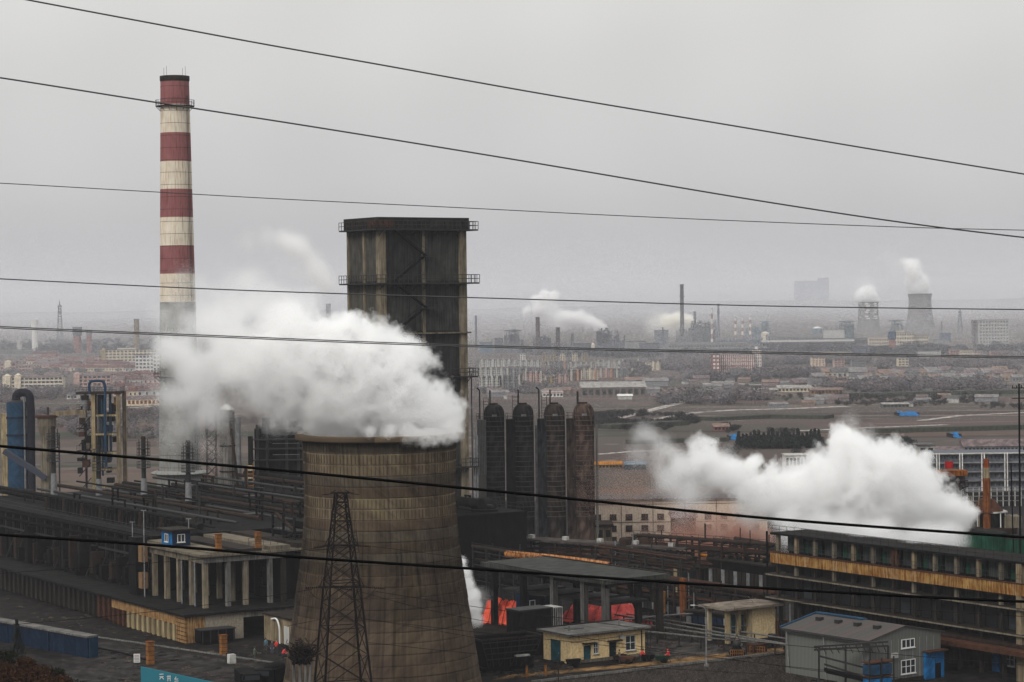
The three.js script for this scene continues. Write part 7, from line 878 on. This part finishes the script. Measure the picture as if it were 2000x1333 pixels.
// ------------------------------------------------------------------ steam: drifting droplets, each a fleck that scatters light
{
  const white = new THREE.MeshPhysicalMaterial({ roughness: 1, transmission: 1, thickness: 0, specularIntensity: 0, side: THREE.DoubleSide });
  const droplets = (r, g, b) => { const m = white.clone(); m.color.setRGB(r, g, b); return m; };
  const M = { white: droplets(.998, .998, .998), grey: droplets(.9, .9, .9), dust: droplets(.62, .42, .35), cream: droplets(.992, .985, .95) };
  // blobs: px, py, radius in px, share of droplets kept, depth offset in metres
  // a tuft of tiny flecks, placed many times: the size of a tuft sets how soft the edge is
  const tuft = (n, k) => { const pos = new Float32Array(n * 9); for (let i = 0; i < n; i++) { let x, y, z; do { x = rr(-1, 1); y = rr(-1, 1); z = rr(-1, 1); } while (x * x + y * y + z * z > 1); for (let c = 0; c < 3; c++) { let ax, ay, az, l; do { ax = rr(-1, 1); ay = rr(-1, 1); az = rr(-1, 1); l = ax * ax + ay * ay + az * az; } while (l > 1 || l < .1); l = k * rr(.8, 1.2) / Math.sqrt(l); pos[i * 9 + c * 3] = x + ax * l; pos[i * 9 + c * 3 + 1] = y + ay * l; pos[i * 9 + c * 3 + 2] = z + az * l; } } const g = new THREE.BufferGeometry(); g.setAttribute('position', new THREE.BufferAttribute(pos, 3)); return g; };
  const core = tuft(130, .055), loose = tuft(700, .0125), mist = tuft(1600, .0042);
  function plume(label, D, blobs, n, size, m, freq, base, opt = {}) {
    const s = D / F, cs = blobs.map(([x, y, r, w = 1, dz = 0]) => ({ c: P(x, y, D + dz), r: r * s, w, dz })), tot = [];
    let a = 0; for (const b of cs) tot.push(a += b.r ** (opt.pow ?? 2.3) * b.w);
    const o = P(...base, D), at = [[], []], mm = new THREE.Matrix4(), sc = v(1, 1, 1), ps = v(0, 0, 0); let k = 0, guard = 0;
    const amp = opt.amp ?? .55, soft = opt.soft ?? .22;
    while (k < n && guard++ < n * 40) {
      const u = rnd() * a; let i = 0; while (tot[i] < u) i++; const b = cs[i];
      let x, y, z, q; do { x = rr(-1, 1); y = rr(-1, 1); z = rr(-1, 1); q = x * x + y * y + z * z; } while (q > 1);
      const R = b.r * 1.4; x *= R; y *= R * .92; z *= R; const wx = b.c.x + x, wy = b.c.y + y, wz = b.c.z + z;
      const t = Math.sqrt(q) * 1.4, f = freq, nz = 1 - 2 * Math.abs(noise3(wx * f, wy * f, wz * f)) + .5 * (1 - 2 * Math.abs(noise3(wx * f * 2.1 + 9, wy * f * 2.1, wz * f * 2.1))) + .45 * (1 - 2 * Math.abs(noise3(wx * f * 4.3, wy * f * 4.3, wz * f * 4.3))) + .34 * noise3(wx * f * 9, wy * f * 9, wz * f * 9);
      const wisp = b.w < .7 ? .45 : 0, d = 1 - t + amp * (nz - .35) * .6 + wisp * (noise3(wx * f * .8 + 5, wy * f * 1.1, wz * f * .8) + .5 * noise3(wx * f * 2.2, wy * f * 2.6 + 3, wz * f * 2.2));
      if (d < soft * rnd() * (1 + wisp * 4) || (opt.floor && wy < opt.floor(wx, wz))) continue;
      const ws = b.w < .7 ? 1 : 0; if (ws && rnd() > (opt.thin ?? .42)) { k++; continue; } const L = size * rr(.75, 1.3) * (ws ? 3.3 : 1); Q.set(rr(-1, 1), rr(-1, 1), rr(-1, 1), rr(-1, 1)).normalize(); mm.compose(ps.set(wx - o.x, wy - o.y, wz - o.z), Q, sc.set(L, L, L)); at[ws].push(...mm.elements); k++;
    }
    const t = thing('steam_cloud', label, opt.cat ?? 'steam plume', o); tag(t, null, null, null, 'stuff');
    at.forEach((a, w) => { if (!a.length) return; const im = new THREE.InstancedMesh(w ? loose : core, m, a.length / 16); im.instanceMatrix.array.set(a); im.name = w ? 'wisp' : 'billow'; im.castShadow = im.receiveShadow = true; t.add(im); tag(im, null, null, null, 'stuff'); });
    return t;
  }
  const rimY = 31.6, inTower = (x, z) => Math.hypot(x + 15.86, z + 285) < 9.0 ? 29 : Math.hypot(x + 15.86, z + 285) < 13 ? rimY - 3.2 : 20;
  plume('thick white steam rolling leftward out of the large foreground cooling tower', 285, [
    [740, 800, 95], [670, 790, 85], [800, 800, 80], [850, 808, 54], [868, 836, 30, .9], [880, 815, 24], [820, 840, 40, .8], [760, 830, 40], [800, 850, 22, .8, -9], [840, 850, 24, .8, -9], [876, 845, 24, .9, -7], [760, 846, 15, .75, -10], [722, 842, 11, .72, -10], [620, 800, 60], [740, 730, 85], [700, 690, 70], [790, 715, 58], [650, 720, 95], [735, 668, 50], [692, 655, 42], [600, 700, 95], [560, 655, 60, .9], [530, 720, 75, .9], [640, 645, 40, .9], [575, 775, 50, .9], [690, 750, 110], [640, 770, 80], [630, 822, 26], [670, 826, 28], [710, 826, 30], [750, 826, 30], [480, 690, 65, .69], [430, 650, 58, .6], [490, 760, 50, .6], [410, 720, 58, .55], [370, 690, 55, .45], [352, 630, 50, .5], [350, 690, 42, .45], [440, 600, 60, .26], [520, 600, 60, .34], [580, 605, 45, .34], [380, 790, 52, .4], [430, 800, 40, .2], [530, 805, 36, .34], [345, 760, 42, .26], [340, 830, 46, .06], [420, 850, 46, .03], [470, 560, 60, .09], [370, 580, 50, .09]],
    250000, .3, M.white, .16, [740, 843], { floor: inTower, amp: .5, soft: .13 });
  plume('broad white steam bank drifting left over the long grey works building at right', 352, [
    [1868, 1008, 34], [1845, 990, 30], [1800, 985, 66], [1730, 955, 84], [1660, 925, 72], [1652, 875, 36], [1640, 850, 24, .9], [1590, 960, 72], [1520, 965, 60], [1475, 905, 18, .9], [1450, 935, 44], [1680, 990, 70], [1600, 1000, 52, .9], [1740, 900, 44], [1785, 930, 40], [1810, 895, 18], [1895, 1004, 17], [1372, 882, 33, .72], [1395, 915, 42, .69], [1345, 905, 36, .5], [1292, 872, 26, .3], [1258, 848, 20, .26], [1272, 860, 16, .3], [1310, 935, 44, .3], [1250, 885, 26, .1], [1340, 945, 40, .3], [1545, 1030, 34, .5, -14], [1600, 1034, 34, .5, -18], [1655, 1040, 32, .55, -23], [1710, 1044, 32, .69, -28], [1765, 1052, 30, .69, -33], [1815, 1050, 30, .6, -38], [1855, 1048, 26, .5, -41], [1660, 825, 20, .2], [1690, 860, 26, .25], [1480, 990, 40, .4], [1350, 960, 50, .1]],
    190000, .33, M.white, .16, [1850, 1040], { amp: .52, soft: .13 });
  plume('small bright steam jet at the right foot of the large cooling tower', 330, [[903, 1098, 7], [908, 1118, 10], [914, 1140, 13], [922, 1162, 15], [924, 1188, 15], [928, 1210, 13, .7], [938, 1165, 9, .4]], 3000, .42, M.white, .35, [920, 1215]);
  plume('pale steam trail rising to the left behind the square tower', 900, [[665, 572, 11, .69], [640, 560, 15, .65], [622, 540, 17, .5], [608, 515, 17, .5], [596, 492, 19, .65], [578, 478, 21, .69], [560, 470, 16, .5], [520, 470, 26, .2], [490, 475, 22, .15], [560, 540, 40, .08]], 2600, 1.0, M.white, .06, [670, 580], { pow: 2 });
  plume('white steam over the distant brown chimney, two puffs one above the other', 3000, [[1062, 578, 11], [1080, 578, 9, .7], [1046, 584, 8], [1050, 605, 11], [1030, 610, 10, .7], [1068, 600, 10, .6], [1085, 620, 10, .25]], 2600, 4, M.white, .022, [1052, 618]);
  plume('dense white steam blown left from the distant blast furnace', 3000, [[1166, 634, 8], [1150, 628, 13], [1132, 624, 15], [1112, 624, 15], [1098, 622, 12, .8], [1100, 632, 12, .7], [1178, 639, 4]], 2600, 4, M.white, .022, [1180, 641]);
  plume('yellowish white steam at the foot of the tallest distant chimney', 3000, [[1350, 629, 7], [1340, 624, 10], [1324, 624, 12], [1306, 627, 13, .7], [1288, 632, 14, .4], [1275, 638, 12, .2], [1320, 636, 14, .3]], 2400, 4, M.cream, .022, [1354, 634]);
  plume('steam crowning the smaller distant cooling tower', 3300, [[1694, 580, 16], [1684, 580, 14], [1700, 570, 12, .7], [1690, 562, 10, .5], [1706, 583, 10]], 2600, 4.6, M.white, .02, [1694, 590]);
  plume('steam leaning left off the larger distant cooling tower', 3300, [[1794, 566, 16], [1800, 558, 14], [1788, 548, 17], [1782, 530, 16], [1778, 518, 14], [1790, 515, 9, .7], [1760, 530, 12, .25], [1742, 510, 14, .15], [1732, 495, 12, .12]], 3400, 4.6, M.white, .02, [1796, 574]);
  plume('reddish dust hanging in front of the cream works block', 425, [[1400, 1050, 50, 1], [1460, 1050, 46, .9], [1340, 1060, 40, .8], [1300, 1040, 30, .5], [1480, 1010, 34, .6], [1420, 1000, 40, .5], [1260, 930, 60, .12], [1220, 960, 50, .12], [1350, 1000, 40, .4]], 2400, 1.1, M.dust, .09, [1400, 1080], { cat: 'dust cloud', amp: .8, soft: .9 });
}

{ // the smog bank that lies over the far plain, thinning upward
  const m = new THREE.MeshPhysicalMaterial({ roughness: 1, transmission: 1, thickness: 0, specularIntensity: 0, side: THREE.DoubleSide }); m.color.setRGB(.91, .912, .95);
  const puff = (N, l0) => { const pos = new Float32Array(N * 9); for (let i = 0; i < N; i++) { let x, y, z; do { x = rr(-1, 1); y = rr(-1, 1); z = rr(-1, 1); } while (x * x + y * y + z * z > 1); for (let c = 0; c < 3; c++) { let ax, ay, az, l; do { ax = rr(-1, 1); ay = rr(-1, 1); az = rr(-1, 1); l = ax * ax + ay * ay + az * az; } while (l > 1 || l < .1); l = l0 * rr(.8, 1.2) / Math.sqrt(l); pos[i * 9 + c * 3] = x + ax * l; pos[i * 9 + c * 3 + 1] = y + ay * l * 2.2; pos[i * 9 + c * 3 + 2] = z + az * l; } } const g = new THREE.BufferGeometry(); g.setAttribute('position', new THREE.BufferAttribute(pos, 3)); return g; };
  const bank = (label, g, n, z0, z1, top, s0, s1) => {
    const im = new THREE.InstancedMesh(g, m, n), o = v(0, 0, (z0 + z1) / 2), mm = new THREE.Matrix4(); let k = 0;
    while (k < n) { const z = z0 + (z1 - z0) * Math.pow(rnd(), .85), x = rr(-1, 1) * (-z * .27 + 150), y = Math.pow(rnd(), 1.5) * top; if (noise3(x * .0011, y * .012, z * .0011) + .4 * noise3(x * .004, y * .03, z * .004) < -.25) continue; const s = rr(s0, s1); Q.setFromAxisAngle(UP, rr(0, 6)); mm.compose(v(x, y + 6 - o.y, z - o.z), Q, v(s, s * .42, s)); im.setMatrixAt(k++, mm); }
    im.name = numbered('smog_cloud'); im.position.copy(o); scene.add(im); tag(im, label, 'smog', null, 'stuff');
  };
  bank('blue-grey smog lying over the far works and plain', puff(2600, .0038), 2900, -2300, -7000, 110, 55, 95);
  bank('thin blue-grey smog over the town, fields and housing estate', puff(9000, .0011), 1450, -850, -2500, 85, 50, 75);
}

renderer.render(scene, camera);
